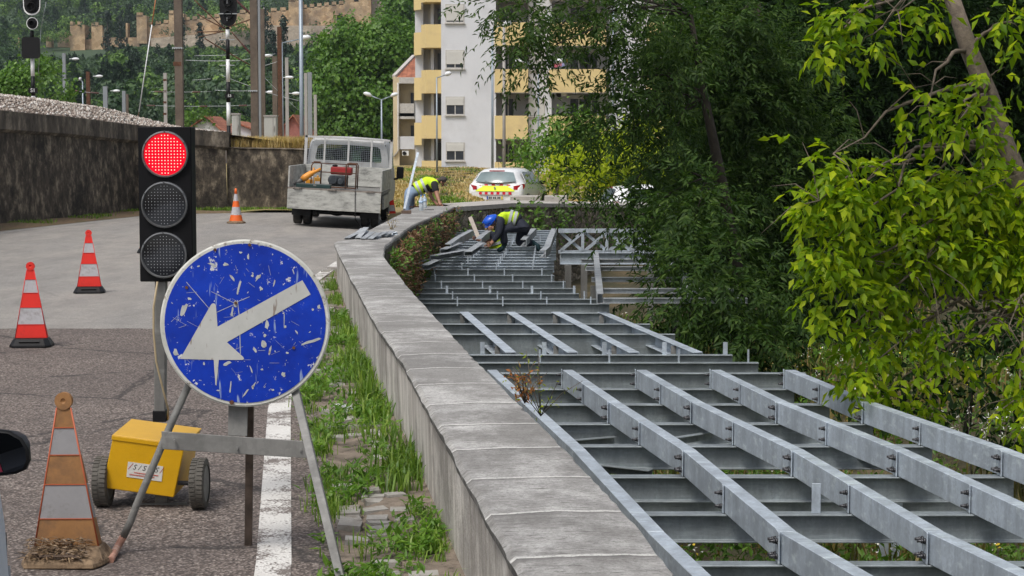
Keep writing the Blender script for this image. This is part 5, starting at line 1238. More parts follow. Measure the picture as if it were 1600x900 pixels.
def window(px, py, wpx, hpx, y, par, shut=.5, m='pane'):
    x0, x1, z1, z0 = X(px), X(px + wpx), Z(py), Z(py + hpx)
    g = MB(); t_ = .07
    g.b2((x0 - t_, y - .03, z0 - t_), (x0, y + .02, z1 + t_)); g.b2((x1, y - .03, z0 - t_), (x1 + t_, y + .02, z1 + t_)); g.b2((x0, y - .03, z1), (x1, y + .02, z1 + t_)); g.b2((x0, y - .03, z0 - t_), (x1, y + .02, z0)); g.b2(((x0 + x1) / 2 - .03, y - .028, z0), ((x0 + x1) / 2 + .03, y + .01, z1))
    wn_ = g.build('window', M['sill'], par)
    g = MB(); g.b2((x0, y - .012, z0), (x1, y - .008, z1)); g.build('pane', M[m], wn_)
    if shut > 0:
        g = MB(); zz = z1 - (z1 - z0) * shut; g.b2((x0, y - .05, zz), (x1, y - .032, z1)); 
        k = zz
        while k < z1 - .06: g.b2((x0, y - .058, k + .01), (x1, y - .05, k + .05)); k += .075
        g.build('shutter', M['shutter'], wn_)
    g = MB(); g.b2((x0 - .12, y - .14, z0 - t_ - .06), (x1 + .12, y - .032, z0 - t_)); g.build('sill', M['sill'], wn_)
fl = [(-60, .95), (10.5, .93), (81, .8), (153, .46), (224, .47)]
for py, sh in fl:
    window(698.5, py, 26, 25.5, F0, ap, sh)
    window(828, py + 1, 22, 26, F0 + .9, ap, 1.0 if py in (153, -60) else .9)
for i in range(6):
    zt, zb = Z(-35 + 72 * i - 0), Z(-35 + 72 * i + 36)
    if i == 5: zb = -.9
    # right hand balconies
    for a, b in ((773, 825), (858, 946), (1010, 1060)):
        g = MB(); g.b2((X(a), F0 - .1, zb), (X(b), F0 + .02, zt)); g.b2((X(a), F0 + .02, zb), (X(a) + .12, F1 + 1.4, zt)); g.b2((X(b) - .12, F0 + .02, zb), (X(b), F1 + 1.4, zt)); bal = g.build('balcony', M['byellow'], ap)
        g = MB(); g.b2((X(a), F0 - .08, zb - .03), (X(b), F1 + 1.4, zb + .12)); g.build('slab', M['render'], bal)
    if i < 5:
        for a, b, sh in ((786, 802, .35), (893, 920, .30), (918, 935, 0)):
            g = MB(); top = zb - .35; g.b2((X(a), F1 + 1.36, zb - 2.3 + .2), (X(b), F1 + 1.4, top)); dr = g.build('balcony_door', M['pane'], ap)
            g = MB(); g.b2((X(a) - .08, F1 + 1.3, top), (X(b) + .08, F1 + 1.37, top + .25)); g.b2(((X(a) + X(b)) / 2 - .04, F1 + 1.3, zb - 2.1), ((X(a) + X(b)) / 2 + .04, F1 + 1.37, top)); g.build('frame', M['shutter'], dr)
    # left stepped balconies
    zt, zb = Z(-31 + 70.5 * i), Z(-31 + 70.5 * i + 36)
    if i == 5: zb = -.9
    g = MB(); pts = [(X(690), F0 + .2), (X(666), F0 + .2), (X(658), F0 + 1.0)]
    for (xa, ya), (xb, yb) in zip(pts, pts[1:]): g.poly([(xa, ya, zb), (xb, yb, zb), (xb, yb, zt), (xa, ya, zt)], .12, (0, 1, 0))
    g.b2((X(660), F0 + .9, zb), (X(690), F1 + 1.2, zb + .12)); g.build('balcony', M['byellow'], ap)
    zt2, zb2 = zt - .45, zb - .42
    g = MB(); g.poly([(X(658), F0 + 1.05, max(zb2, -.9)), (X(645.5), F0 + 1.9, max(zb2, -.9)), (X(645.5), F0 + 1.9, zt2), (X(658), F0 + 1.05, zt2)], .12, (0, 1, 0)); g.b2((X(645.5), F0 + 2, max(zb2, -.9)), (X(646.5), F0 + 6, zt2)); g.build('balcony', M['byellow'], ap)
    if i < 5:
        g = MB(); g.b2((X(682), F1 + 1.12, zb - 1.9), (X(689.5), F1 + 1.18, zb - .25)); g.build('balcony_door', M['pane'], ap)
        g = MB(); g.b2((X(667), F1 + 1.12, zb - 1.6), (X(671), F1 + 1.18, zb - .25)); g.build('balcony_door', M['shutter'], ap)
g = MB(); g.b2((X(647), F0 + 2.1, -.9), (X(660), F0 + 9, ZT)); g.build('wall', M['render'], ap)
g = MB(); g.b2((X(877), F0 + .9, Z(150)), (X(886), F0 + 1.3, Z(144))); ac = g.build('air_conditioner', M['white'], ap, bevel=.02); g = MB(); g.cyl((X(874), F0 + 1.0, Z(147)), (X(874), F0 + .95, Z(147)), .2, 16); g.build('fan', M['black'], ac)
for (px, py, c) in ((868, 103, (.5, .12, .16)), (874, 101, (.55, .2, .25)), (880, 102, (.3, .3, .5)), (886.5, 95, (.75, .5, .04))):
    g = MB(); g.b2((X(px) - .12, F0 + .3, Z(py) - .12), (X(px) + .14, F0 + .33, Z(py) + .12)); o = g.build('hanging_cloth', simple('cloth_%d' % px, c, .9), None)
    tag(o, {868: 'dark pink cloth hanging leftmost on the balcony drying line', 874: 'light pink cloth hanging on the balcony drying line', 880: 'bluish cloth hanging on the balcony drying line', 886.5: 'bright yellow cloth hanging on the balcony beside the window'}[px], 'laundry', 'laundry on the white block balcony')
# neighbour house with red roof
D2 = 134; X2 = lambda p: X(p, D2); Z2 = lambda p: Z(p, D2)
hs_ = thing('apartment_building', 'smaller cream building with steep red tiled roof, left of the white block', 'building', (X2(635), D2 + 3, -.6))
bb('wall', X2(615), X2(624.5), D2, D2 + 9, -1.2, Z2(121), M['cream'], hs_)
bb('wall', X2(624.5), X2(665), D2 + 1.2, D2 + 9, -1.2, Z2(121), M['cream'], hs_)
g = MB(); g.poly([(X2(616), D2 + .3, Z2(122)), (X2(670), D2 + .3, Z2(122)), (X2(670), D2 + .3, Z2(112)), (X2(670), D2 + 5, Z2(80)), (X2(645), D2 + 5, Z2(84))][0:2] + [(X2(670), D2 + 5, Z2(84)), (X2(642), D2 + 5, Z2(84))]); g.add([(X2(616), D2 + .3, Z2(122)), (X2(642), D2 + 5, Z2(84)), (X2(616), D2 + 9, Z2(122))], [(0, 1, 2)]); g.build('roof', M['tile'], hs_)
g = MB(); g.bar((X2(616), D2 + .25, Z2(121)), (X2(642), D2 + 4.9, Z2(85)), .25, .25); g.b2((X2(615), D2 + .1, Z2(124)), (X2(665), D2 + .3, Z2(121.5))); g.build('verge_trim', M['sill'], hs_)
for i, (a, b) in enumerate(((131, 163), (186, 214))):
    bb('balcony', X2(624.5), X2(648), D2, D2 + .12, Z2(b + 19), Z2(b - 1), M['sill'] if i == 0 else M['render'], hs_)
    bb('slab', X2(624.5), X2(665), D2, D2 + 1.3, Z2(a) + .0, Z2(a - 9), M['sill'], hs_)
    g = MB(); g.b2((X2(641), D2 + 1.12, Z2(b + 4)), (X2(646), D2 + 1.19, Z2(b - 18))); dr = g.build('balcony_door', M['pane'], hs_)
    g = MB(); g.b2((X2(628), D2 + 1.12, Z2(b + 4)), (X2(638), D2 + 1.19, Z2(b - 22))); g.build('balcony_door', M['cream'], hs_)
g = MB(); g.b2((X2(648), D2 - .3, Z2(184)), (X2(661), D2 + .1, Z2(154))); bw2 = g.build('bay_window', M['steelw'], hs_)
g = MB(); 
for a in range(3): g.b2((X2(649 + a * 4), D2 - .34, Z2(182)), (X2(652 + a * 4), D2 - .3, Z2(164)))
g.build('pane', M['pane'], bw2)
g = MB(); g.b2((X2(629), D2 - .1, Z2(243)), (X2(639), D2 + .3, Z2(235.5))); a_ = g.build('air_conditioner', M['white'], hs_); g = MB(); g.cyl((X2(632.5), D2 - .1, Z2(239.3)), (X2(632.5), D2 - .14, Z2(239.3)), .14, 14); g.build('fan', M['black'], a_)
g = MB(); g.tube([(X2(623), D2 - .1, Z2(130)), (X2(623), D2 - .1, Z2(235)), (X2(616), D2 - .1, Z2(245))], .06, 6); g.build('drainpipe', M['sill'], hs_)
g = MB(); g.b2((X2(658), D2 - 1.2, Z2(262)), (X2(672), D2 - .9, Z2(219))); g.build('porch_glass', M['pane'], hs_)
# low houses by the railway
def gable_house(label, x0, x1, d, zb, ze, zr, wallm, ridge=.5):
    h = thing('house', label, 'house', ((x0 + x1) / 2, d, zb)); xm = x0 + (x1 - x0) * ridge
    g = MB(); g.b2((x0, d, zb), (x1, d + 8, ze)); g.add([(x0, d, ze), (x1, d, ze), (xm, d, zr), (x0, d + 8, ze), (x1, d + 8, ze), (xm, d + 8, zr)], [(0, 1, 2), (3, 5, 4)]); g.build('wall', wallm, h)
    g = MB(); e = .3
    for a in (x0 - e, x1 + e):
        za = ze - e * (zr - ze) / abs((x0 if a < xm else x1) - xm); g.poly([(a, d - e, za), (a, d + 8, za), (xm, d + 8, zr + .08), (xm, d - e, zr + .08)], .12, (0, 0, 1))
    g.build('roof', M['tile'], h); return h
d_ = 150
gable_house('low house with stained gable and red roof right of the tall brown mast', X(293, d_), X(348, d_), d_, -1, Z(205, d_), Z(185, d_), M['recess'], .55)
gable_house('white walled house with a dull red roof right of the striped signal post', X(352, d_ + 8), X(405, d_ + 8), d_ + 8, -1, Z(207, d_ + 8), Z(193, d_ + 8), M['render'], .3)
gable_house('reddish low house behind the masts left of the truck', X(432, d_), X(478, d_), d_, -1, Z(212, d_), Z(183, d_), simple('reddish_wall', (.33, .13, .11), .9), .6)
for q, y in ((310, 184), (333, 186)):
    pass

# ======================= CASTLE ON THE HILL =======================
t = NT("castle_stone"); v = t.voro(.9, out="Color"); bw = t.n("ShaderNodeRGBToBW"); t.l(v, bw.inputs[0]); c = t.ramp(bw.outputs[0], [(.1, (.34, .22, .12)), (.9, (.60, .43, .26))])
c = t.mix(t.ramp(t.noise(.12, 6, .7), [(.42, 0), (.62, .75)]), c, (.17, .14, .11)); M['castle'] = t.set(c, .95, 0, t.noise(2, 6), .5, .3)
t = NT("pale_rock_wall"); c = t.ramp(t.noise(.25, 8, .75), [(.32, (.24, .19, .15)), (.65, (.50, .42, .33))]); M['rockwall'] = t.set(c, .95, 0, t.noise(1, 7), .7, .4)
CDd = 560
def CX(p): return X(p, CDd)
def CZ(p): return Z(p, CDd)
cas = thing('castle', 'old crenellated stone castle wall with square towers running along the wooded hillside', 'castle', (CX(340), CDd, 20))
def cwall(x0, x1, yt, yb, mer=True, m='castle', name='curtain_wall', dy=0, ytr=None, th=3):
    ytr = yt if ytr is None else ytr; g = MB(); a, b = CX(x0), CX(x1)
    g.add([(a, CDd + dy, CZ(yb)), (b, CDd + dy, CZ(yb)), (b, CDd + dy, CZ(ytr)), (a, CDd + dy, CZ(yt)), (a, CDd + dy + th, CZ(yb)), (b, CDd + dy + th, CZ(yb)), (b, CDd + dy + th, CZ(ytr)), (a, CDd + dy + th, CZ(yt))], [(0, 1, 2, 3), (5, 4, 7, 6), (3, 2, 6, 7), (0, 3, 7, 4), (1, 5, 6, 2)])
    if mer:
        x = a; n = max(1, int((b - a) / 2.0)); w_ = (b - a) / n
        for i in range(n): zz = CZ(yt) + (CZ(ytr) - CZ(yt)) * (i + .5) / n; g.b2((a + i * w_ + .05, CDd + dy, zz - .3), (a + i * w_ + w_ * .62, CDd + dy + 1, zz + .9))
    return g.build(name, M[m], cas)
cwall(95, 117, 57, 75); cwall(77, 85, 56, 75, False); cwall(117, 139.5, 41, 90, name='tower', dy=-2, th=8); cwall(139, 151, 62, 90, False); cwall(150, 167, 42, 92, name='tower', dy=-2, th=6); cwall(28, 60, 60, 75, False, dy=1)
cwall(167, 222, 60, 85, False); cwall(201, 204, 38, 70, False, name='tower'); cwall(220, 235.5, 27, 70, name='tower', dy=-2, th=6); cwall(235, 272, 42, 75, ytr=37); cwall(270, 293, 24, 75, name='tower', dy=-2, th=6); cwall(293, 350, 34, 60, ytr=28); cwall(350, 392, 24, 56, ytr=22)
cwall(392, 427, 22, 48); cwall(426, 455, 20, 48, ytr=18); cwall(455, 475, 4, 50, name='tower', dy=-2, th=6); cwall(475, 543, 15, 45, ytr=8); cwall(542.5, 583, -30, 55, name='keep', dy=-4, th=14); cwall(583, 607, -30, 45, False, ytr=28, dy=0, m='rockwall')
cwall(243, 400, 62, 90, False, 'rockwall', 'rock_base', dy=-3, ytr=50); cwall(400, 600, 42, 95, False, 'rockwall', 'rock_base', dy=-3, ytr=44); cwall(290, 392, 50, 72, False, dy=-2, ytr=46)
g = MB(); g.b2((CX(557), CDd - 4.1, CZ(6)), (CX(564), CDd - 3.9, CZ(-3))); g.build('keep_window', M['black'], cas)

# ======================= RAILWAY POSTS AND LAMPS =======================
M['mastbrown'] = simple("weathered_brown_mast", (.14, .11, .085), .85, .1, .35, 2, dirt=(.07, .05, .04), dsc=1.5); M['mastgrey'] = simple("grey_mast", (.26, .28, .30), .7, .3, .15, 1); M['mastconc'] = simple("concrete_mast", (.36, .34, .32), .9, 0, .2, 1); M['lampmetal'] = simple("lamp_post_grey", (.30, .35, .40), .5, .4, .12, 1)
M['lamphead'] = simple("lamp_head_white", (.70, .72, .74), .4, 0, .08)
def mast(label, px, wpx, yt, d, m, h=True, bands=(), name='railway_mast', px2=None, zb=-.9, group='overhead line masts by the railway'):
    wd = wpx / 3000 * d; a = P(px2 or px, 215, d); a.z = max(zb, -.8) if d < 200 else terr(a.x, d); b = P(px, yt, d); b.y = d; a.x = b.x if px2 is None else a.x
    o = thing(name, label, 'mast', (a.x, d, a.z), 0, group)
    g = MB()
    if h: g.prof(a, b, [(-wd / 2, -wd / 2), (wd / 2, -wd / 2), (wd / 2, -wd / 2 + .03), (.02, -wd / 2 + .03), (.02, wd / 2 - .03), (wd / 2, wd / 2 - .03), (wd / 2, wd / 2), (-wd / 2, wd / 2), (-wd / 2, wd / 2 - .03), (-.02, wd / 2 - .03), (-.02, -wd / 2 + .03), (-wd / 2, -wd / 2 + .03)], (1, 0, 0)) if False else g.box((a + b) / 2, (wd, wd, (b - a).length))
    else: g.tube([a, b], [wd / 2, wd / 2 * .85], 10)
    g.build('shaft', M[m], o)
    for kind, y in bands:
        c = P(px, y, d)
        g = MB()
        if kind == 'ring':
            g.b2((c.x - wd * .62, d - wd * .62, c.z - .02), (c.x + wd * .62, d + wd * .62, c.z + .02))
            for i in range(5): xx = c.x - wd * .6 + i * wd * .3; g.add([(xx - .012, d - wd * .62, c.z), (xx + .012, d - wd * .62, c.z), (xx, d - wd * .9, c.z - .05)], [(0, 1, 2)])
            g.build('spike_ring', M['steelb'], o)
        elif kind == 'red': g.b2((c.x - wd * .52, d - wd * .52, c.z - .06), (c.x + wd * .52, d + wd * .52, c.z + .06)); g.build('painted_band', M['rust'], o)
    return o
mast('tall brown mast with a red painted band, right behind the traffic light', 278, 12, -30, 56, 'mastbrown', bands=(('ring', 75), ('red', 100)))
mast('thick brown grey mast just right of the striped signal post', 396, 11, -30, 66, 'mastbrown', bands=(('ring', 142),))
mast('thin grey mast squeezed between two brown masts', 404, 4, -30, 68, 'mastgrey')
mast('brown mast topped below the frame edge, third of the dense group', 409.5, 7, 14, 70, 'mastbrown')
mast('pale thin pole on the right side of the dense mast group', 412.3, 2, 12, 71, 'mastconc')
mast('short brown mast between the cabinet and the rusty mast', 429, 7, 88, 92, 'mastbrown')
mast('dark rusty mast with a straight cut top above the grey cabinet', 436.5, 6.5, 42, 84, 'rust')
mast('pale concrete post right of the long armed street lamp', 448, 5, 90, 96, 'mastconc')
mast('tall smooth blue grey pole rising in front of the flatbed truck cab', 469.5, 7, -30, 52, 'lampmetal', h=False, group=None)
mast('thin concrete post just right of the blue grey pole', 477.5, 4.5, 114, 100, 'mastconc')
mast('blunt dark grey mast in front of the big round tree', 484, 6.5, 113, 104, 'mastgrey')
mast('short pale concrete post at the left edge of the big round tree', 492.5, 4.5, 148, 106, 'mastconc')
mast('short grey post farthest left among the small hillside posts', 100, 5, 83, 120, 'mastgrey')
mast('short rusty brown post beside a small white lamp', 137.5, 5.5, 112, 105, 'rust')
mast('low grey stub post behind the ballast', 164.5, 6.5, 135, 96, 'mastgrey')
mast('low blue grey stub post behind the slanted rod', 193.5, 5, 142, 98, 'mastgrey')
mast('low brown stub post next to the blue grey stub', 198.5, 4, 147, 99, 'mastbrown')
mast('slim red and white lattice post behind the tall brown mast', 258, 5, 114, 110, 'mastconc', bands=(('red', 125), ('red', 143), ('red', 160), ('red', 178)))
# slanted guy rod
g = MB(); a, b = P(214, 196, 47.5), P(246, -20, 47.5); m_ = a.lerp(b, .73)
rod = thing('guy_rod', 'slanting white and orange guy rod anchored on the railway wall', 'guy rod', a)
g.tube([a.lerp(b, .1), m_], .014, 6); g.build('rod', M['white'], rod); g = MB(); g.tube([m_, b], .014, 6); g.build('upper_rod', simple('orange_rod', (.5, .2, .08), .6), rod)
g = MB(); 
for i in range(3): g.lathe(a + Vector((-.06 + .06 * i, 0, -.06)), (0, 0, 1), [(.012, 0), (.03, .03), (.012, .05), (.03, .08), (.012, .12)], 8)
g.tube([a, a.lerp(b, .1)], .01, 6); g.build('insulator', M['rust'], rod)
# railway signals
def signal(label, px, d, heads, bands, base_y, plates_and_glints):
    a = P(px, base_y, d); o = thing('railway_signal', label, 'railway signal', (a.x, d, .9)); k = d / 3000
    for i, (y0, y1, m) in enumerate(bands):
        g = MB(); g.cyl((a.x, d, P(px, y1, d).z), (a.x, d, P(px, y0, d).z), 3.1 * k, 12); q = g.build('post_section', M[m], o); q['label'] = 'white painted post section' if m == 'white' else 'black painted post section'
    for (cx_, cy_, rx, ry, kind) in heads:
        c = P(cx_, cy_, d); g = MB(); n = 28; pts = []
        for i in range(n):
            t_ = 2 * math.pi * i / n
            if kind == 'square': x = max(-1, min(1, 1.3 * math.cos(t_))); z = max(-1, min(1, 1.3 * math.sin(t_)))
            elif kind == 'pill': x = math.cos(t_); z = (abs(math.sin(t_)) ** .5) * (1 if math.sin(t_) > 0 else -1)
            else: x = math.cos(t_); z = math.sin(t_)
            pts.append(Vector((c.x + x * rx * k, d - .15, c.z + z * ry * k)))
        g.poly(pts, .06, (0, 1, 0)); hd = g.build('target_board', M['black'], o)
        if kind in ('pill', 'round'):
            g = MB(); cc = Vector((c.x, d - .153, c.z)); o2 = [cc + (p - Vector((c.x, d - .15, c.z))) * 1.0 for p in pts]; i2 = [cc + (p - Vector((c.x, d - .15, c.z))) * .90 for p in pts]
            if kind == 'round' or px < 100: ring_n = len(o2); g.add(o2 + i2, [(j, (j + 1) % ring_n, (j + 1) % ring_n + ring_n, j + ring_n) for j in range(ring_n)]); g.build('white_border', M['white'], hd)
            g = MB()
            for dz in ((0,) if kind == 'round' else (-.45, .2)): g.lathe(cc + Vector((0, 0, dz * ry * k)), (0, -1, 0), [(rx * k * .5, 0), (rx * k * .5, .12), (rx * k * .45, .12), (rx * k * .42, .01), (.001, .0)], 16, closed=False)
            g.build('lamp_hood', M['black'], hd)
    for (cx_, cy_, w_, h_, txt, sz) in plates_and_glints:
        c = P(cx_, cy_, d); g = MB(); g.b2((c.x - w_ * k, d - .18, c.z - h_ * k), (c.x + w_ * k, d - .16, c.z + h_ * k)); pl = g.build('number_plate', M['black'], o)
        vs, fs = text_geo(txt, sz * k); g = MB(); g.add([(c.x + v.x, d - .19, c.z + v.y) for v in vs], fs); g.build('lettering', M['white'], pl, fix=False)  # white text; on the right signal head it paints light reflections
    return o
s1 = signal('left railway signal with white rimmed black heads, a square black board and plate S1', 52, 54, ((51.5, 0, 13.5, 24, 'pill'), (52.5, 37, 9, 9.5, 'round'), (50, 75, 14, 16.5, 'square')), ((48, 60, 'black'), (90, 119, 'white'), (119, 150, 'black'), (150, 200, 'white')), 160, ((54, 141.5, 7, 4, 'S1', 8),))
g = MB(); k = 54 / 3000
for p_ in ((72, 3, 64, 45), (64, 45, 60, 115)): g.tube([P(p_[0], p_[1], 54), P(p_[2], p_[3], 54)], .008, 5)
g.build('stay_wire', M['steelb'], s1)
s2 = signal('right railway signal with black head on a black and white banded post', 357.5, 62, ((357.5, 10, 13.5, 31, 'pill'),), ((42, 46, 'black'), (46, 61, 'white'), (61, 93, 'black'), (93, 128, 'white'), (128, 160, 'black'), (160, 196, 'white'), (196, 240, 'black')), 214, ((356, 4, 4, 5, '1', 8), (356, 31, 4, 5, '1', 8), (360, 150, 7, 3.5, 'S3', 6)))  # the marks on the head are painted light reflections, not numbers
for pc in s2.children:
    pass
g = MB(); c = P(357.5, 22, 62); g.b2((c.x - .3, 61.8, c.z - .015), (c.x + .3, 61.84, c.z + .015)); g.build('cross_rail', M['steelb'], s2)
g = MB()
for y in (62, 95, 102): c = P(352, y, 62); g.b2((c.x - .18, 61.95, c.z - .012), (c.x + .3, 61.99, c.z + .012))
g.build('step_bracket', M['steelb'], s2)
def cabinet(label, x0, x1, y0, y1, d):
    o = thing('equipment_cabinet', label, 'cabinet', (X((x0 + x1) / 2, d), d, 1.0)); g = MB(); g.b2((X(x0, d), d, .9), (X(x1, d), d + .4, Z(y0, d))); g.build('case', simple('cabinet_grey', (.42, .42, .39), .6, 0, .1, 2), o, bevel=.02)
    g = MB(); g.b2((X(x0, d) - .02, d - .02, Z(y0, d) - .03), (X(x1, d) + .02, d + .42, Z(y0, d) + .02)); g.b2((X(x0 + (x1 - x0) * .7, d), d - .012, Z(y1, d)), (X(x0 + (x1 - x0) * .7, d) + .015, d - .002, Z(y0 + 2, d))); g.box((X(x0 + (x1 - x0) * .8, d), d - .02, (Z(y0, d) + Z(y1, d)) / 2), (.03, .03, .15)); g.build('door_trim', M['mastconc'], o)
cabinet('slim grey equipment cabinet beside the striped signal post', 363.5, 375, 178, 218, 60)
cabinet('wide grey equipment cabinet between the dense masts and the rusty mast', 414, 433, 181, 219, 60)
def lamp(label, px, yt, d, arms, wpx=3.0, zb=-.6, name='street_lamp'):
    k = d / 3000; x = X(px, d); o = thing(name, label, 'street lamp', (x, d, zb))
    zt = Z(yt, d); g = MB(); g.tube([(x, d, zb), (x, d, zt)], [wpx / 2 * k * 1.2, wpx / 2 * k * .8], 8); g.build('post', M['lampmetal'], o)
    for (ax_, ay_) in arms:
        s = 1 if ax_ > px else -1; ex = X(ax_, d); ez = Z(ay_, d); hl = min(abs(ex - x) * .45, 16 * k); mx_ = ex - s * hl
        mz = zt + (ez - zt) * (mx_ - x) / (ex - x)
        g = MB(); g.tube([(x, d, zt - .02), (mx_, d, mz)], .6 * k * 1.6, 6); am = g.build('arm', M['lampmetal'], o)
        g = MB(); g.tube([(mx_, d, mz), (mx_ + (ex - mx_) * .3, d, mz + (ez - mz) * .3 + .03), (mx_ + (ex - mx_) * .75, d, mz + (ez - mz) * .75 + .02), (ex, d, ez)], [.05, .12, .11, .04], 8); g.build('lamp_head', M['lamphead'], am)
lamp('double armed street lamp in front of the big round tree', 597, 156, 110, ((569, 146), (623, 147)))
lamp('street lamp with a long thin arm near the rusty mast', 443, 68, 90, ((488, 59.5),))
lamp('single armed street lamp in front of the yellow balconies', 683, 122, 100, ((706, 115),), 2.6)
lamp('tall slim lamp post right of the white wall, its arm in the leaves', 769.5, 45, 78, ((800, 38),), 3.6)
lamp('double armed street lamp right of the thick pole, half behind leaves', 841, 103, 90, ((805, 96), (882, 96)), 2.6)
lamp('small white floodlight post beside the short rusty post', 132.5, 128, 104, ((127, 124),), 2.4)
lamp('thin lamp post partly hidden by the dark tree, right of the balconies', 957, 20, 95, ((990, 14),), 3)
mast('thick weathered pole standing in front of the right hand yellow balconies', 787.5, 5.2, 38, 82, 'mastconc', h=False, group=None)
# overhead wires with insulators
def wire(label, pts, r=.008, ins=(), cat='cable', m='steelb', group='overhead railway wires'):
    o = thing('overhead_wire', label, cat, pts[0], 0, group); g = MB(); P_ = []
    for a, b in zip(pts, pts[1:]):
        n = 8; sag = (b - a).length * .01
        for i in range(n): s = i / n; q_ = a.lerp(b, s); q_.z -= sag * 4 * s * (1 - s); P_.append(q_)
    P_.append(pts[-1]); g.tube(P_, r, 5); g.build('strand', M[m], o)
    for s in ins:
        i = int(s * (len(P_) - 1)); c = P_[i]; dv = (P_[min(i + 1, len(P_) - 1)] - P_[max(i - 1, 0)]).normalized(); g = MB(); g.lathe(c - dv * .22, dv, [(.02, 0), (.05, .03), (.02, .07), (.055, .12), (.02, .16), (.055, .21), (.02, .25), (.055, .30), (.02, .34), (.05, .40), (.02, .44)], 8); g.build('insulator', M['insul'], o)
M['insul'] = simple("brown_glazed_insulator", (.10, .035, .03), .3)
q = P
wire('rusty diagonal strut from the upper left down to the right signal head', [q(304, 0, 66), q(352, 46, 66)], .022, m='rust')
wire('rusty diagonal strut crossing under the first toward the brown mast', [q(308, 22, 66), q(350, 44, 66), q(392, 30, 66)], .02, m='rust')
wire('horizontal rusty bracket tube behind the signal head', [q(308, 50, 66), q(360, 48, 66)], .018, m='rust')
wire('thin rusty bracket tube just below the horizontal one', [q(310, 58, 66), q(352, 48, 66)], .015, m='rust')
wire('long rusty strut descending to the thick brown mast', [q(320, 60, 66), q(390, 101, 66)], .022, m='rust')
wire('rusty strut with a brown insulator running into the thick brown mast', [q(362, 50, 66), q(392, 84, 66)], .02, (.75,), m='rust')
wire('strut with dark insulators at the top of the thick brown mast', [q(371, 2, 66), q(392, 22, 66)], .025, (.3, .7), m='rust')
wire('pale cable crossing at signal band height', [q(290, 94, 75), q(372, 95, 75), q(430, 84, 75)], .012)
wire('thin pale wire a little above the pale cable', [q(304, 87, 80), q(372, 85, 80)], .01)
wire('pale wire crossing low behind the signal post', [q(336, 141, 80), q(392, 142, 80)], .012)
wire('sloping pale wire right of the signal post', [q(345, 117, 80), q(392, 135, 80)], .012)
wire('thin curved wire hanging beside the rusty mast', [q(412, 103, 84), q(434, 96, 84)], .012)
wire('short wire with pale fitting left of the blue grey pole', [q(434, 96, 84), q(441, 80, 84)], .012)
wire('wire from the hillside posts with a brown insulator, left of the brown mast', [q(112, 141, 100), q(160, 146, 100)], .012, (.2, .8))
wire('lower wire with insulators behind the lattice post', [q(236, 143, 105), q(330, 143, 105)], .012, (.15, .85))
wire('lowest wire with insulators behind the lattice post', [q(236, 165, 105), q(400, 164, 105)], .012, (.1, .55, .95))
wire('wire with a white clamp right of the lattice post', [q(300, 125, 105), q(330, 123, 105)], .012)
wire('wire descending from the thin grey mast to the blue grey pole', [q(412, 120, 90), q(466, 172, 90)], .01)
wire('wire between the cabinet masts at lamp height', [q(412, 143, 88), q(470, 158, 88)], .012)
def fitting(label, px, py, d):
    c = q(px, py, d); g = MB(); g.ell(c, (.22, .08, .08), 10); g.cyl(c - Vector((.35, 0, .0)), c, .02, 6); tag(g.build('lamp_fitting', M['lamphead']), label, 'lamp fitting')
fitting('white bulbous fitting left of the short brown mast', 419, 87, 92); fitting('white bulbous fitting right of the rusty mast', 452, 121, 92); fitting('white fitting below, beside the blue grey pole', 463, 146, 92); fitting('small white fitting low by the dense masts', 423, 144, 92)
for i, (x, y, w_) in enumerate(((118, 92, 'upper left'), (155, 119, 'middle'), (182, 142, 'lower right'))):
    fitting('small pale lamp over the trees, the %s one of the three along the slope' % w_, x, y, 110)
# concrete blocks on the far wall
for a, b, lb in ((797, 845, 'long low grey concrete block on the far wall in front of the patrol car'), (851, 888, 'second grey concrete block on the far wall, nearer the foliage')):
    d = 46.5; g = MB(); g.b2((X(a, d), d, Z(319, d)), (X(b, d), d + .35, Z(305.5, d))); tag(g.build('concrete_block', M['palecap'], bevel=.02), lb, 'concrete block')

# ======================= TREES AND PLANTS =======================
def trunk(parent, pts, radii, name='trunk', m='bark'):
    g = MB(); g.tube([Vector(p) for p in pts], radii, 10); return g.build(name, M[m], parent)
def limbs(parent, base, tips, r0=.05, seed=1, n=2, name='branch', m='bark'):
    rr_ = random.Random(seed)
    for tp_ in tips:
        g = MB()
        a = Vector(base if not isinstance(base, list) else min(base, key=lambda b: (Vector(b) - Vector(tp_)).length)); b = Vector(tp_); L_ = (b - a).length
        pts = [a]; 
        for i in range(1, 7):
            s = i / 6; q_ = a.lerp(b, s) + Vector([rr_.uniform(-1, 1) * L_ * .05 for _ in range(3)]); q_.z += L_ * .12 * math.sin(math.pi * s); pts.append(q_)
        g.tube(pts, [r0 * (1 - .8 * i / 6) for i in range(7)], 6)
        for j in range(n * 3):
            s = rr_.randint(2, 6); c = pts[s]; e_ = c + Vector([rr_.uniform(-1, 1) for _ in range(3)]) * L_ * .28; e_.z -= L_ * .04
            mid = c.lerp(e_, .5) + Vector((0, 0, L_ * .04)); g.tube([c, mid, e_], [r0 * .28, r0 * .16, r0 * .06], 5)
        g.build(name, M[m], parent)
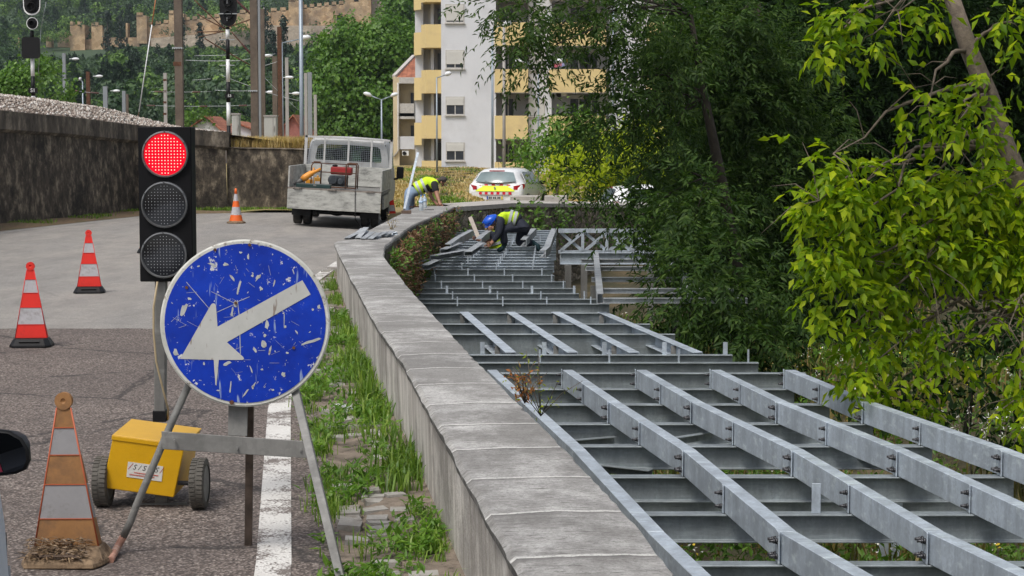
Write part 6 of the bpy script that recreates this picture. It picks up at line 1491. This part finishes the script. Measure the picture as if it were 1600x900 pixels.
def tree(name, label, base, blobs, leafm, kind='pin', dens=3.0, tw=10, sig=.25, tl=.25, nl=9, L=.10, W=.035, top=None, trr=.15, limb_r=.05, group=None, droop=.5, cat='tree', nlimb=None, limbs_on=True, bark='bark', ln=2):
    t_ = thing(name, label, cat, base, 0, group); b = Vector(base)
    cs = [Vector(c) for c, r_ in blobs]; top = Vector(top) if top is not None else (sum(cs, Vector()) / len(cs))
    pts = [b + (top - b) * s + Vector((math.sin(s * 5) * .1, 0, 0)) * (top - b).length * .1 for s in (0, .25, .5, .75, 1)]
    trunk(t_, pts, [trr, trr * .85, trr * .7, trr * .55, trr * .3], m=bark)
    if limbs_on: limbs(t_, [tuple(p) for p in pts[2:]], [tuple(c) for c in cs][:nlimb], limb_r, 3, n=1 if bark == 'darkbark' else 2, m=bark)
    O, D_ = clumps(blobs, dens, sig, tw)
    v = pinnate(O, D_, tl, nl, L, W, droop) if kind == 'pin' else scatter_leaves(O, D_, L, W, droop)
    np_tris('crown', v, M[leafm], t_); print(label[:40], len(v)); return t_
B_ = px_blob
# dark ash trees over the river bank
ash = [B_(785, 15, 27, 42, 24, .5), B_(835, 25, 27.5, 50, 40, .6), B_(905, 15, 28, 55, 40, .7), B_(800, 72, 27, 32, 26, .4), B_(838, 100, 27, 22, 14, .3), B_(880, 60, 27.5, 45, 24, .5), B_(975, 25, 28, 50, 60, .8), B_(1010, 110, 28.5, 70, 45, .8), B_(965, 130, 28, 35, 30, .5), B_(1000, 180, 28.5, 55, 36, .6), B_(930, 218, 28, 30, 16, .35), B_(905, 285, 28, 24, 14, .3), B_(955, 305, 28, 30, 14, .3), B_(930, 180, 28, 30, 16, .3), B_(1035, 230, 28.5, 42, 40, .6), B_(1060, 60, 29, 50, 70, .8), B_(1060, 330, 28.5, 70, 40, .7), B_(985, 350, 28, 25, 14, .3), B_(1050, 390, 28, 40, 30, .5)]
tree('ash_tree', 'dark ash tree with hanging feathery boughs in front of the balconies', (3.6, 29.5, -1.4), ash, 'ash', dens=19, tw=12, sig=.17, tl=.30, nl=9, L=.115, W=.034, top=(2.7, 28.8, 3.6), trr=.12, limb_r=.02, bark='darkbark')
dk = [B_(1120, 60, 31, 80, 90, 1.0), B_(1130, 190, 31, 90, 80, 1.0), B_(1180, 120, 31.5, 90, 80, 1), B_(1150, 300, 31, 85, 80, 1), B_(1100, 390, 30, 80, 60, .9), B_(1180, 420, 31, 90, 80, 1), B_(1090, 480, 29, 80, 50, .8), B_(1170, 520, 29.5, 90, 60, .9), B_(1075, 300, 30, 50, 60, .7), B_(1240, 250, 32, 80, 120, 1), B_(1250, 400, 32, 80, 90, 1), B_(1065, 430, 25, 34, 28, .4), B_(1105, 425, 25, 60, 40, .6), B_(1170, 455, 25, 60, 50, .6), B_(1075, 480, 24.5, 60, 30, .5), B_(1150, 520, 24.5, 80, 40, .6), B_(1210, 540, 24.5, 60, 45, .5), B_(1100, 330, 27, 70, 50, .6)]
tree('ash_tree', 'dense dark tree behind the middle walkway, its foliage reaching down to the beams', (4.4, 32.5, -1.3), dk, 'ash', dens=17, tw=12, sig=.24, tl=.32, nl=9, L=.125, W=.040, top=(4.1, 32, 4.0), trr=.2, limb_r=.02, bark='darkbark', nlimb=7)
bk = [B_(1290, 60, 35, 90, 90, 1.2), B_(1400, 60, 35, 110, 90, 1.2), B_(1300, 200, 35, 90, 90, 1.2), B_(1420, 200, 35, 100, 100, 1.2), B_(1330, 340, 35, 100, 90, 1.2), B_(1290, 470, 34, 90, 80, 1.1), B_(1400, 480, 34, 110, 90, 1.1), B_(1260, 550, 33, 70, 50, .8)]
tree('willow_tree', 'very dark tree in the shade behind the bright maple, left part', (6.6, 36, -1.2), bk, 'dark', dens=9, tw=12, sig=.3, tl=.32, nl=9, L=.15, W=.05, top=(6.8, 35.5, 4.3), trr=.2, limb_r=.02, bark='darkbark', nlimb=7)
bk2 = [B_(1520, 60, 36, 110, 90, 1.2), B_(1630, 80, 36, 90, 110, 1.2), B_(1530, 210, 36, 110, 90, 1.2), B_(1600, 330, 35, 100, 110, 1.2), B_(1490, 360, 35, 90, 90, 1.1), B_(1520, 500, 34, 110, 90, 1.1), B_(1620, 520, 34, 90, 90, 1.1)]
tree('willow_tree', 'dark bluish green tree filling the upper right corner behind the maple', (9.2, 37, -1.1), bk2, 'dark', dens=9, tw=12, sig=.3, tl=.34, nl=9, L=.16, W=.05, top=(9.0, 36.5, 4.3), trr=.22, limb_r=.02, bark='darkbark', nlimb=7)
# shade belt of shrubs under and behind them
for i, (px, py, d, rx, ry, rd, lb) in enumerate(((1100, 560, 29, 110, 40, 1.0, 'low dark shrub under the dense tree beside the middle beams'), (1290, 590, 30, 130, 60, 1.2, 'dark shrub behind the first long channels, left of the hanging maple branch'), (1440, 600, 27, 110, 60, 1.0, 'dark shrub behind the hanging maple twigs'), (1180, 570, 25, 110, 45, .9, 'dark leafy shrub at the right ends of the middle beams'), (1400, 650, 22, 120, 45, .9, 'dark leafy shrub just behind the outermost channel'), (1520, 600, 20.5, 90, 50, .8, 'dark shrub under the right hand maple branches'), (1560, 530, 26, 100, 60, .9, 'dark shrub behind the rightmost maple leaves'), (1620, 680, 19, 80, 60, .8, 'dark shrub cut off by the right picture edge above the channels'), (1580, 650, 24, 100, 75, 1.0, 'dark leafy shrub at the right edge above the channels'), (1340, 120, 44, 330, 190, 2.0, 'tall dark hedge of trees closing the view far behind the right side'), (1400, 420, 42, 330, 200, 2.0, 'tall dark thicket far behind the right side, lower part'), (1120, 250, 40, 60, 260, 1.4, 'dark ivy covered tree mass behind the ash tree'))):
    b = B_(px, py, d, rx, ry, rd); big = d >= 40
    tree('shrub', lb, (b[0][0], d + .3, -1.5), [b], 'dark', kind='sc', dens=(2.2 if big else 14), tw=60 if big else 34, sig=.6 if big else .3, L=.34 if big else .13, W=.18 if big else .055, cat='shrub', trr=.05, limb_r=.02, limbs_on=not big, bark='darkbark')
# bright maple in the foreground right
M['mapbark'] = simple("maple_bark", (.15, .12, .09), .95, 0, .5, 14, .9)
el = [B_(1330, 25, 17, 50, 35, .35), B_(1300, 78, 17, 32, 22, .25), B_(1360, 60, 17, 30, 22, .3), B_(1410, 12, 17, 40, 20, .3), B_(1440, 160, 17, 50, 26, .3), B_(1500, 190, 17, 60, 30, .4), B_(1540, 130, 17.3, 40, 18, .3),
      B_(1300, 255, 16.8, 50, 32, .35), B_(1290, 320, 16.8, 55, 45, .4), B_(1350, 300, 17, 65, 50, .5), B_(1430, 300, 17.2, 70, 50, .5), B_(1510, 300, 17.4, 70, 60, .5), B_(1590, 310, 17.5, 60, 70, .5), B_(1285, 390, 16.8, 50, 36, .4), B_(1350, 390, 17, 60, 45, .45), B_(1430, 375, 17.2, 65, 45, .5), B_(1520, 395, 17.4, 75, 50, .5), B_(1600, 410, 17.5, 50, 55, .5),
      B_(1310, 455, 16.8, 50, 35, .4), B_(1380, 460, 17, 50, 40, .4), B_(1330, 520, 16.8, 45, 35, .35), B_(1390, 520, 17, 40, 30, .3), B_(1345, 580, 16.8, 48, 32, .3), B_(1390, 600, 16.9, 36, 25, .25), B_(1430, 640, 17, 25, 13, .15), B_(1490, 545, 17, 42, 17, .25), B_(1450, 500, 17, 35, 18, .25), B_(1575, 500, 16.6, 35, 25, .3), B_(1590, 560, 16.4, 40, 36, .3), B_(1585, 625, 16.3, 32, 30, .25), B_(1580, 30, 17.6, 40, 22, .3)]
mp = thing('maple_tree', 'bright yellow green maple tree whose leafy branches hang over the right end of the walkway', 'tree', (5.6, 18, -1.6))
tt_ = [P(1660, 640, 18), P(1640, 480, 17.9), P(1605, 320, 17.8), P(1568, 225, 17.8), P(1545, 150, 17.8), P(1515, 80, 17.8), P(1480, -25, 17.8)]
trunk(mp, [(5.7, 18, -1.7), (5.4, 18, -.9)] + tt_, [.17, .155, .14, .125, .115, .10, .09, .082, .07], m='mapbark')
limbs(mp, [tuple(p) for p in tt_[1:]], [c for c, r_ in el], .026, 9, 2, m='mapbark')
el = [(c_, tuple(q_ * .82 for q_ in r_)) for c_, r_ in el]
O, D_ = clumps(el, 120, .07, 6)
v = pinnate(O, D_, .18, 5, .125, .056, .8, .4); np_tris('crown', v, M['elder'], mp); print('maple', len(v))
# mid-distance bushes
tree('bush', 'bright yellow green bush behind the patrol car, seen through the ash boughs', (4.2, 64, -.7), [B_(1010, 240, 64, 75, 55, 1.2), B_(965, 255, 63, 45, 38, 1.2), B_(925, 262, 63, 45, 34, 1), B_(1060, 270, 64, 60, 40, 1.2), B_(880, 275, 63, 28, 22, .8)], 'yellowbush', kind='sc', dens=15, tw=34, sig=.3, L=.17, W=.09, cat='bush', trr=.08)
tree('bush', 'mid green bush in front of the thick pole and the lower balconies', (1.6, 72, -.7), [B_(870, 225, 72, 42, 38, 1), B_(825, 245, 72, 30, 28, .8), B_(900, 190, 73, 30, 25, .8), B_(930, 225, 73, 40, 40, 1)], 'midbush', kind='sc', dens=12, tw=30, sig=.3, L=.18, W=.09, cat='bush', trr=.08)
tree('bush', 'small ragged plant growing on the wall beside the patrol car', (.55, 46.2, .2), [B_(838, 285, 46, 22, 18, .3), B_(858, 296, 46, 18, 10, .3)], 'midbush', kind='sc', dens=70, tw=6, sig=.08, L=.10, W=.03, cat='plant', trr=.01, limb_r=.008)
# big plane tree, left tree
tree('plane_tree', 'big round bright green tree between the castle and the apartment buildings', (X(568, 165), 168, -1), [B_(560, 75, 165, 60, 40, 4), B_(530, 110, 164, 42, 50, 3.5), B_(600, 85, 166, 55, 55, 4), B_(560, 150, 163, 70, 50, 4), B_(520, 165, 163, 36, 45, 3), B_(620, 150, 166, 45, 60, 4), B_(600, 45, 167, 30, 18, 2), B_(550, 205, 163, 60, 30, 3), B_(640, 60, 168, 26, 26, 2.4), B_(615, 195, 165, 45, 40, 3.5)], 'plane', kind='sc', dens=.22, tw=170, sig=.62, L=.36, W=.26, trr=.5, limb_r=.15, nlimb=6)
tree('plane_tree', 'rounded green tree behind the left railway signal', (X(50, 84), 86, 0), [B_(45, 130, 84, 50, 32, 1.6), B_(95, 148, 85, 26, 18, 1), B_(5, 135, 84, 34, 30, 1.4), B_(70, 112, 85, 30, 20, 1.2)], 'plane', kind='sc', dens=1.8, tw=90, sig=.3, L=.19, W=.13, trr=.14)
tree('plane_tree', 'pale green low tree left of the gabled house', (X(310, 150), 152, -1), [B_(307, 182, 150, 26, 14, 1.5)], 'plane', kind='sc', dens=1, tw=60, sig=.5, L=.3, W=.2, trr=.2)
tree('plane_tree', 'light green tree crown between the keep and the white block', (X(640, 300), 305, 0), [B_(640, 10, 300, 26, 34, 5), B_(632, -10, 302, 28, 24, 5), B_(615, 40, 305, 20, 20, 4)], 'plane', kind='sc', dens=.12, tw=80, sig=1.3, L=.75, W=.5, trr=.4)
# cypresses
for i, (px, y0, y1, wp, d, lb) in enumerate(((173, 18, 76, 15, 500, 'broad cypress just right of the second castle tower'), (192, 25, 76, 15, 498, 'broad cypress second to the right of the castle tower'), (410, 10, 60, 0, 540, ''), (445, 30, 105, 9, 380, 'tall slim cypress below the castle wall near the rusty mast'), (418, 12, 80, 22, 520, 'wide dark cypress behind the dense masts'), (533, 24, 61, 7, 540, 'slim cypress against the castle keep'), (538, 30, 62, 6, 541, 'second slim cypress close to the keep'), (288, 28, 82, 10, 530, 'dark cypress right of the tall brown mast'), (316, 38, 75, 11, 528, 'dark cypress behind the bracket struts'), (429, 52, 100, 10, 420, 'cypress left of the tall slim one'))):
    if not wp: continue
    k = d / 3000; zt, zb = Z(y0, d), Z(y1 + 6, d); x = X(px, d); n = 9
    bl = []
    for j in range(n): s = (j + .5) / n; w_ = wp / 2 * k * (math.sin(math.pi * min(1, (1 - s) * 1.15 + .06) * .62) ** .8); bl.append(((x, d, zb + (zt - zb) * s), (max(.3, w_), max(.3, w_), (zt - zb) / n * .8)))
    tree('cypress_tree', lb, (x, d, zb - 3), bl, 'cypress', kind='sc', dens=.45, tw=22, sig=.35, L=.7, W=.35, group='cypresses below the castle', droop=-.8, trr=.2, top=(x, d, zt - 1), limbs_on=False)
# far-off wooded hillside: one mass
n = 1900; V_ = []; FM = []
FMATS = [m_leaf('forest_leaf_a', (.018, .048, .018), (.04, .09, .028), (.075, .14, .04), .2, .6, .05), m_leaf('forest_leaf_b', (.05, .11, .018), (.11, .21, .035), (.19, .30, .06), .2, .6, .05), m_leaf('forest_leaf_c', (.03, .065, .03), (.06, .11, .05), (.11, .16, .08), .2, .6, .05), m_leaf('forest_leaf_d', (.01, .028, .014), (.02, .05, .022), (.04, .08, .03), .1, .7, .05)]
xs0 = rng.uniform(-1, 1, n); ds = 235 + 520 * rng.random(n) ** .8
cen_px = np.where(rng.random(n) < .8, rng.uniform(-60, 700, n), rng.uniform(700, 1700, n))
order = np.argsort(ds)
for i in order:
    d = ds[i]; x = (cen_px[i] - 800) / 3000 * d; z = terr(x, d); h = rng.uniform(5, 12); pyt = 212 - (z + h - 1.8) / d * 3000; con = rng.random() < .3
    if pyt < -140: continue
    # keep the castle clear: nothing tall right in front of it
    pyb_top = pyt
    lim = 86 if cen_px[i] < 170 else 72 if cen_px[i] < 400 else 70
    if d < 556 and 20 < cen_px[i] < 610 and pyt < lim + 8 * rng.random(): 
        h = (212 - lim) / 3000 * d + 1.8 - z
        if h < 1.6: continue
        h = min(h, 9)
    wd = h * (.32 if con else .52); kk = 380 if d > 380 else 480
    u = rdir(kk) ; 
    if con: s = rng.random(kk) ** 1.3; rad = wd * (1 - s) ** .8; a = rng.random(kk) * 6.283; pos = np.stack([x + rad * np.cos(a), d + rad * np.sin(a), z + h * (.1 + .9 * s)], 1); nd = np.stack([np.cos(a), np.sin(a), -.4 * np.ones(kk)], 1)
    else:
        nb = 5; cb = np.array([x, d, z + h * .55]) + rng.normal(size=(nb, 3)) * np.array([wd, wd, h * .2]) * .42; w_ = rng.integers(0, nb, kk); u[:, 2] = np.abs(u[:, 2]) * 1.2 - .35; pos = cb[w_] + u * wd * .52 * np.array([1, 1, .9]); nd = u
    s_ = max(h, 4) * .036 * (.6 + .9 * rng.random(kk)); FM.append(np.full(kk, 3 if con and rng.random() < .7 else rng.integers(0, 3))); V_.append(leaf_arrays(pos, np.cross(nd, rdir(kk)), nrmz(nd) + rng.normal(size=(kk, 3)) * .3, s_ * 1.7, s_ * 1.3))
v = np.concatenate(V_); print('forest', len(v)); tag(np_tris('forest', v, FMATS, mi=np.concatenate(FM)), 'dense mixed green woodland covering the hillside below the castle', 'forest', kind='stuff')

# ---- grass, weeds, dry grass ----
def stuff(o, label, cat): return tag(o, label, cat, kind='stuff')
def wl(y): return np.interp(y, [a for a, b in WL], [b for a, b in WL])
def rz_(x, y): s = np.clip((y - 28) / 10, 0, 1); return -.055 * s * s * (3 - 2 * s) * np.clip(x + 5.1, 0, 4)
def tufts(n, ylo, yhi, offf, gate, per=9, hgt=.09, wd=.006, spread=.035, pw_=.7):
    y = ylo + (yhi - ylo) * rng.random(n) ** pw_; o_ = offf(n, y); g_ = np.sin(y * 3.1 + o_ * 9) + np.sin(y * 7.7 + 1) * .7 + np.sin(o_ * 40) * .4 + rng.normal(size=n) * .5; k = g_ > gate; y = y[k]; o_ = o_[k]
    y = np.repeat(y, per) + rng.normal(size=len(y) * per) * spread; x = wl(y) - np.repeat(o_, per) + rng.normal(size=len(y)) * spread
    x = np.minimum(x, wl(y) - .0); return np.stack([x, y, rz_(x, y) + .005], 1)
A1 = tufts(430, 5.5, 26, lambda n, y: np.abs(rng.normal(size=n)) * .08 + .01, .2, 11, 0, 0, .03, .8)
A2 = tufts(800, 5.5, 24, lambda n, y:   .47 + rng.normal(size=n) * .05, .0, 11, 0, 0, .03, .8)
A3 = tufts(1100, 5.5, 22, lambda n, y: rng.random(n) * .5, .5, 9, 0, 0, .025, .8)
v = np.concatenate([blades(A1, .095, .008, 1.2), blades(A2, .09, .006, .8), blades(A3, .055, .005, .9)])
hum = tufts(20, 9, 17.5, lambda n, y: rng.random(n) * .16, -3, 60, 0, 0, .06, 1); v = np.concatenate([v, blades(hum, .17, .011, 1.1)])
stuff(np_tris('grass', v, M['grass'], None, BL), 'fresh green grass tufts growing along the foot of the parapet and between the setts', 'grass')
# leafy weeds among them
wp_ = tufts(650, 6, 20, lambda n, y: rng.random(n) * .55, .3, 16, 0, 0, .03, 1); wp_[:, 2] += rng.random(len(wp_)) * .08; dv = rdir(len(wp_)); dv[:, 2] = np.abs(dv[:, 2])
stuff(np_tris('weeds', leaf_arrays(wp_, dv, np.tile([0, 0, 1.0], (len(wp_), 1)), .03 + .04 * rng.random(len(wp_)), .012 + .02 * rng.random(len(wp_))), M['midbush']), 'small broad leaved weeds in the strip beside the parapet', 'weeds')
# verge by the railway wall
def spread_on(pxs, pys, n, z=0.0): 
    o = []
    for _ in range(n): a = random.random(); o.append(G(pxs[0] + (pxs[1] - pxs[0]) * a, random.uniform(*pys(a)) , z))
    return np.array([[p.x, p.y, p.z] for p in o])
pt = []
for _ in range(1500):
    y = random.uniform(32, 45); x = lerp(RW, y) + random.random() ** 1.5 * .55 + .03
    if math.sin(y * 2.3) + math.sin(y * 5.1) * .6 + random.uniform(-.6, .6) > .6: pt.append((x, y, .02))
    xx = random.uniform(-8.8, -4.3); pt.append((xx, random.uniform(45.6, 46.1), .02)) if random.random() < .4 else None
stuff(np_tris('grass', blades(np.repeat(np.array(pt), 4, 0) + rng.normal(size=(len(pt) * 4, 3)) * [.05, .05, 0], .09, .02, .8), M['grass'], None, BL), 'patchy grass and weeds along the foot of the black railway wall', 'grass')
# dry grass on the lower wall and the waste ground
n = 9000; x = rng.uniform(-7.2, -4.3, n); y = 46.4 + rng.random(n) * 1.8; s = (x + 6.86) / 2.5; pos = np.stack([x, y + np.clip(s, 0, 1) * .5, 1.50 + 0 * x], 1)
stuff(np_tris('dry_grass', blades(pos, .27, .02, .7), M['drygrass'], None, BL), 'straw coloured dry grass on top of the lower retaining wall', 'dry grass')
def vz_np(x, y): return np.array([vz(a, b) for a, b in zip(x, y)])
n = 26000; y = 44 + 76 * rng.random(n) ** 1.3; x = y * (-.075 + .11 * rng.random(n)); x[:4000] = y[:4000] * (-.06 + .02 * rng.random(4000)); k = ~((y < 47.5) & (x < -2.0)) & (y > 46 + x * 1.6); x = x[k]; y = y[k]; z = vz_np(x, y)
dry = (np.sin(x * 2.1 + y * .15) + np.sin(y * .22) + rng.normal(size=len(x)) * .6) > -.5
pos = np.stack([x, y, z - .02], 1)
stuff(np_tris('dry_grass', blades(pos[dry], .11, .045, .9), M['drygrass'], None, BL), 'dry brown grass on the waste ground between truck, wall and houses', 'dry grass')
stuff(np_tris('grass', blades(pos[~dry], .11, .045, .9), M['grass'], None, BL), 'greener grass patches on the waste ground in front of the white block', 'grass')
# plants down the river face of the parapet
def wr_(y): return np.interp(y, [a for a, b in WR], [b for a, b in WR])
n = 1500; y = 23 + 15 * rng.random(n); z = rng.uniform(-1.0, .42, n); g_ = np.sin(y * 3) + np.sin(y * 8 + z * 3) * .6 + rng.normal(size=n) * .5 + .5 * (28 - y) / 5; k = g_ > -.3; y = y[k]; z = z[k]
per = 14; y = np.repeat(y, per) + rng.normal(size=len(y) * per) * .07; z = np.repeat(z, per) + rng.normal(size=len(z) * per) * .09; x = wr_(y) + .01 + np.abs(rng.normal(size=len(y))) * .07; pos = np.stack([x, y, z], 1)
ok = z < .42 + .0; pos = pos[ok]; isd = (np.sin(pos[:, 1] * 2.1) + rng.normal(size=len(pos)) * .7) > -.35
def lv(pos, L, W): d_ = rdir(len(pos)) + np.array([.6, 0, .1]); return leaf_arrays(pos, d_, rdir(len(pos)) + np.array([0, -.5, 1]), L * (.5 + rng.random(len(pos))), W * (.5 + rng.random(len(pos))))
stuff(np_tris('wall_weeds', lv(pos[~isd], .055, .026), M['plane']), 'green weeds and creepers hanging on the river face of the parapet', 'weeds')
stuff(np_tris('dead_creeper', lv(pos[isd], .07, .018), m_leaf('dead_creeper_leaf', (.10, .045, .02), (.20, .10, .05), (.32, .20, .10), .1)), 'reddish brown dead creeper on the river face of the parapet', 'creeper')
# creepers on the rubble wall
pts = np.array(fr); n = 600; i = rng.integers(0, 36, n); bs = pts[i]; z = bs[:, 2] - 1.3 * rng.random(n); pos = np.stack([bs[:, 0] + rng.normal(size=n) * .2, bs[:, 1] - .12, z], 1); k = (np.sin(pos[:, 0] * 2.3) + np.sin(pos[:, 0] * 6 + z * 2) + rng.normal(size=n) * .5) > .35; pos = np.repeat(pos[k], 9, 0); pos += rng.normal(size=pos.shape) * .09
stuff(np_tris('wall_weeds', lv(pos, .11, .055), M['plane']), 'green creepers scattered over the rubble retaining wall', 'weeds')
# river bank under the walkway
n = 30000; y = 7 + 26 * rng.random(n) ** 1.1; x = wr_(y) + rng.random(n) * (7.0 - wr_(y)) ; z = np.array([terr(a, b) for a, b in zip(x, y)]); pos = np.stack([x, y, z], 1)
gsel = np.sin(x * 1.9 + y) + np.sin(y * 1.3 - x * .7) + rng.normal(size=n) * .6
stuff(np_tris('bank_weeds', blades(pos[gsel > -.2], .38, .022, .8), M['weed'], None, BL), 'tangled green and straw weeds on the bank under the walkway', 'weeds')
pp_ = np.repeat(pos[gsel < .4][::3], 5, 0); pp_ = pp_ + rng.normal(size=pp_.shape) * [.08, .08, 0]; pp_[:, 2] += rng.random(len(pp_)) * .35
stuff(np_tris('bank_weeds', leaf_arrays(pp_, rdir(len(pp_)) + np.array([0, 0, .4]), rdir(len(pp_)) + np.array([0, 0, 1]), .05 + .05 * rng.random(len(pp_)), .02 + .025 * rng.random(len(pp_))), M['midbush']), 'leafy undergrowth on the bank under the walkway', 'weeds')
fl = pos[::60].copy(); fl[:, 2] += .28 + .1 * rng.random(len(fl)); fl = np.repeat(fl, 6, 0) + rng.normal(size=(len(fl) * 6, 3)) * .03
mi = (rng.random(len(fl)) < .3).astype(int); stuff(np_tris('wild_flowers', leaf_arrays(fl, rdir(len(fl)), np.tile([0, 0, 1.0], (len(fl), 1)) + .3 * rdir(len(fl)), np.full(len(fl), .03), np.full(len(fl), .025)), [M['flower'], M['yflower']], mi=mi), 'white and yellow wild flowers on the bank under the walkway', 'flowers')
# the small orange weed on the parapet edge and tall dry stems at the right
def stemplant(label, base, n, h, leafm, L, W, spr=.12, name='weed_plant', cat='plant', head=False):
    o = thing(name, label, cat, base); g = MB(); b = Vector(base); P_ = []
    for i in range(n):
        e_ = b + Vector((random.uniform(-1, 1) * spr, random.uniform(-1, 1) * spr, h * random.uniform(.5, 1))); m_ = b.lerp(e_, .5) + Vector((random.uniform(-.02, .02), 0, .03)); g.tube([b, m_, e_], [.003, .0022, .0015], 5)
        for k_ in range(9): s = random.random() if not head else random.uniform(.7, 1); q_ = b.lerp(e_, s); P_.append(q_)
    g.build('stem', M['bark'], o); A = np.array([tuple(p) for p in P_]) + rng.normal(size=(len(P_), 3)) * .012; np_tris('leaves', leaf_arrays(A, rdir(len(A)) + np.array([0, 0, .4]), rdir(len(A)) + [0, 0, 1], L * (.6 + .8 * rng.random(len(A))), W * (.6 + .8 * rng.random(len(A)))), M[leafm], o)
M['orangeleaf'] = m_leaf('orange_weed_leaf', (.30, .10, .03), (.50, .20, .05), (.45, .35, .08), .3)
stemplant('small orange red weed sprouting from the outer edge of the parapet coping', tuple(G(820, 630, .30)), 12, .22, 'orangeleaf', .035, .014, .13)
stemplant('thin yellow flowering weed leaning over the channels beside the orange weed', tuple(G(845, 650, .15)), 7, .45, 'yellowbush', .03, .01, .25)
for px, py, lb in ((1560, 700, 'dry white seeded stalks at the right edge above the last channel'), (1520, 690, 'thin dry stalks left of the white seeded ones')):
    stemplant(lb, tuple(P(px, py + 60, 15.5)), 5, .8, 'flower', .028, .008, .25, head=True)
stemplant('tiny wispy plant growing on the pale wall top in front of the truck', tuple(G(612, 362, .45)), 6, .26, 'drygrass', .03, .012, .1)

# ======================= HAZE =======================
if HAZE:
    g = MB(); g.b2((-1700, -45, -8), (1700, 3000, 230)); t = NT("haze_air"); t.t.nodes.remove(t.b); pv = t.n("ShaderNodeVolumePrincipled"); pv.inputs["Color"].default_value = (.80, .89, 1.0, 1); pv.inputs["Density"].default_value = .00012; pv.inputs["Anisotropy"].default_value = .2
    t.l(pv.outputs[0], t.out.inputs["Volume"]); struct_h = tag(g.build('haze', t.m), kind='stuff')
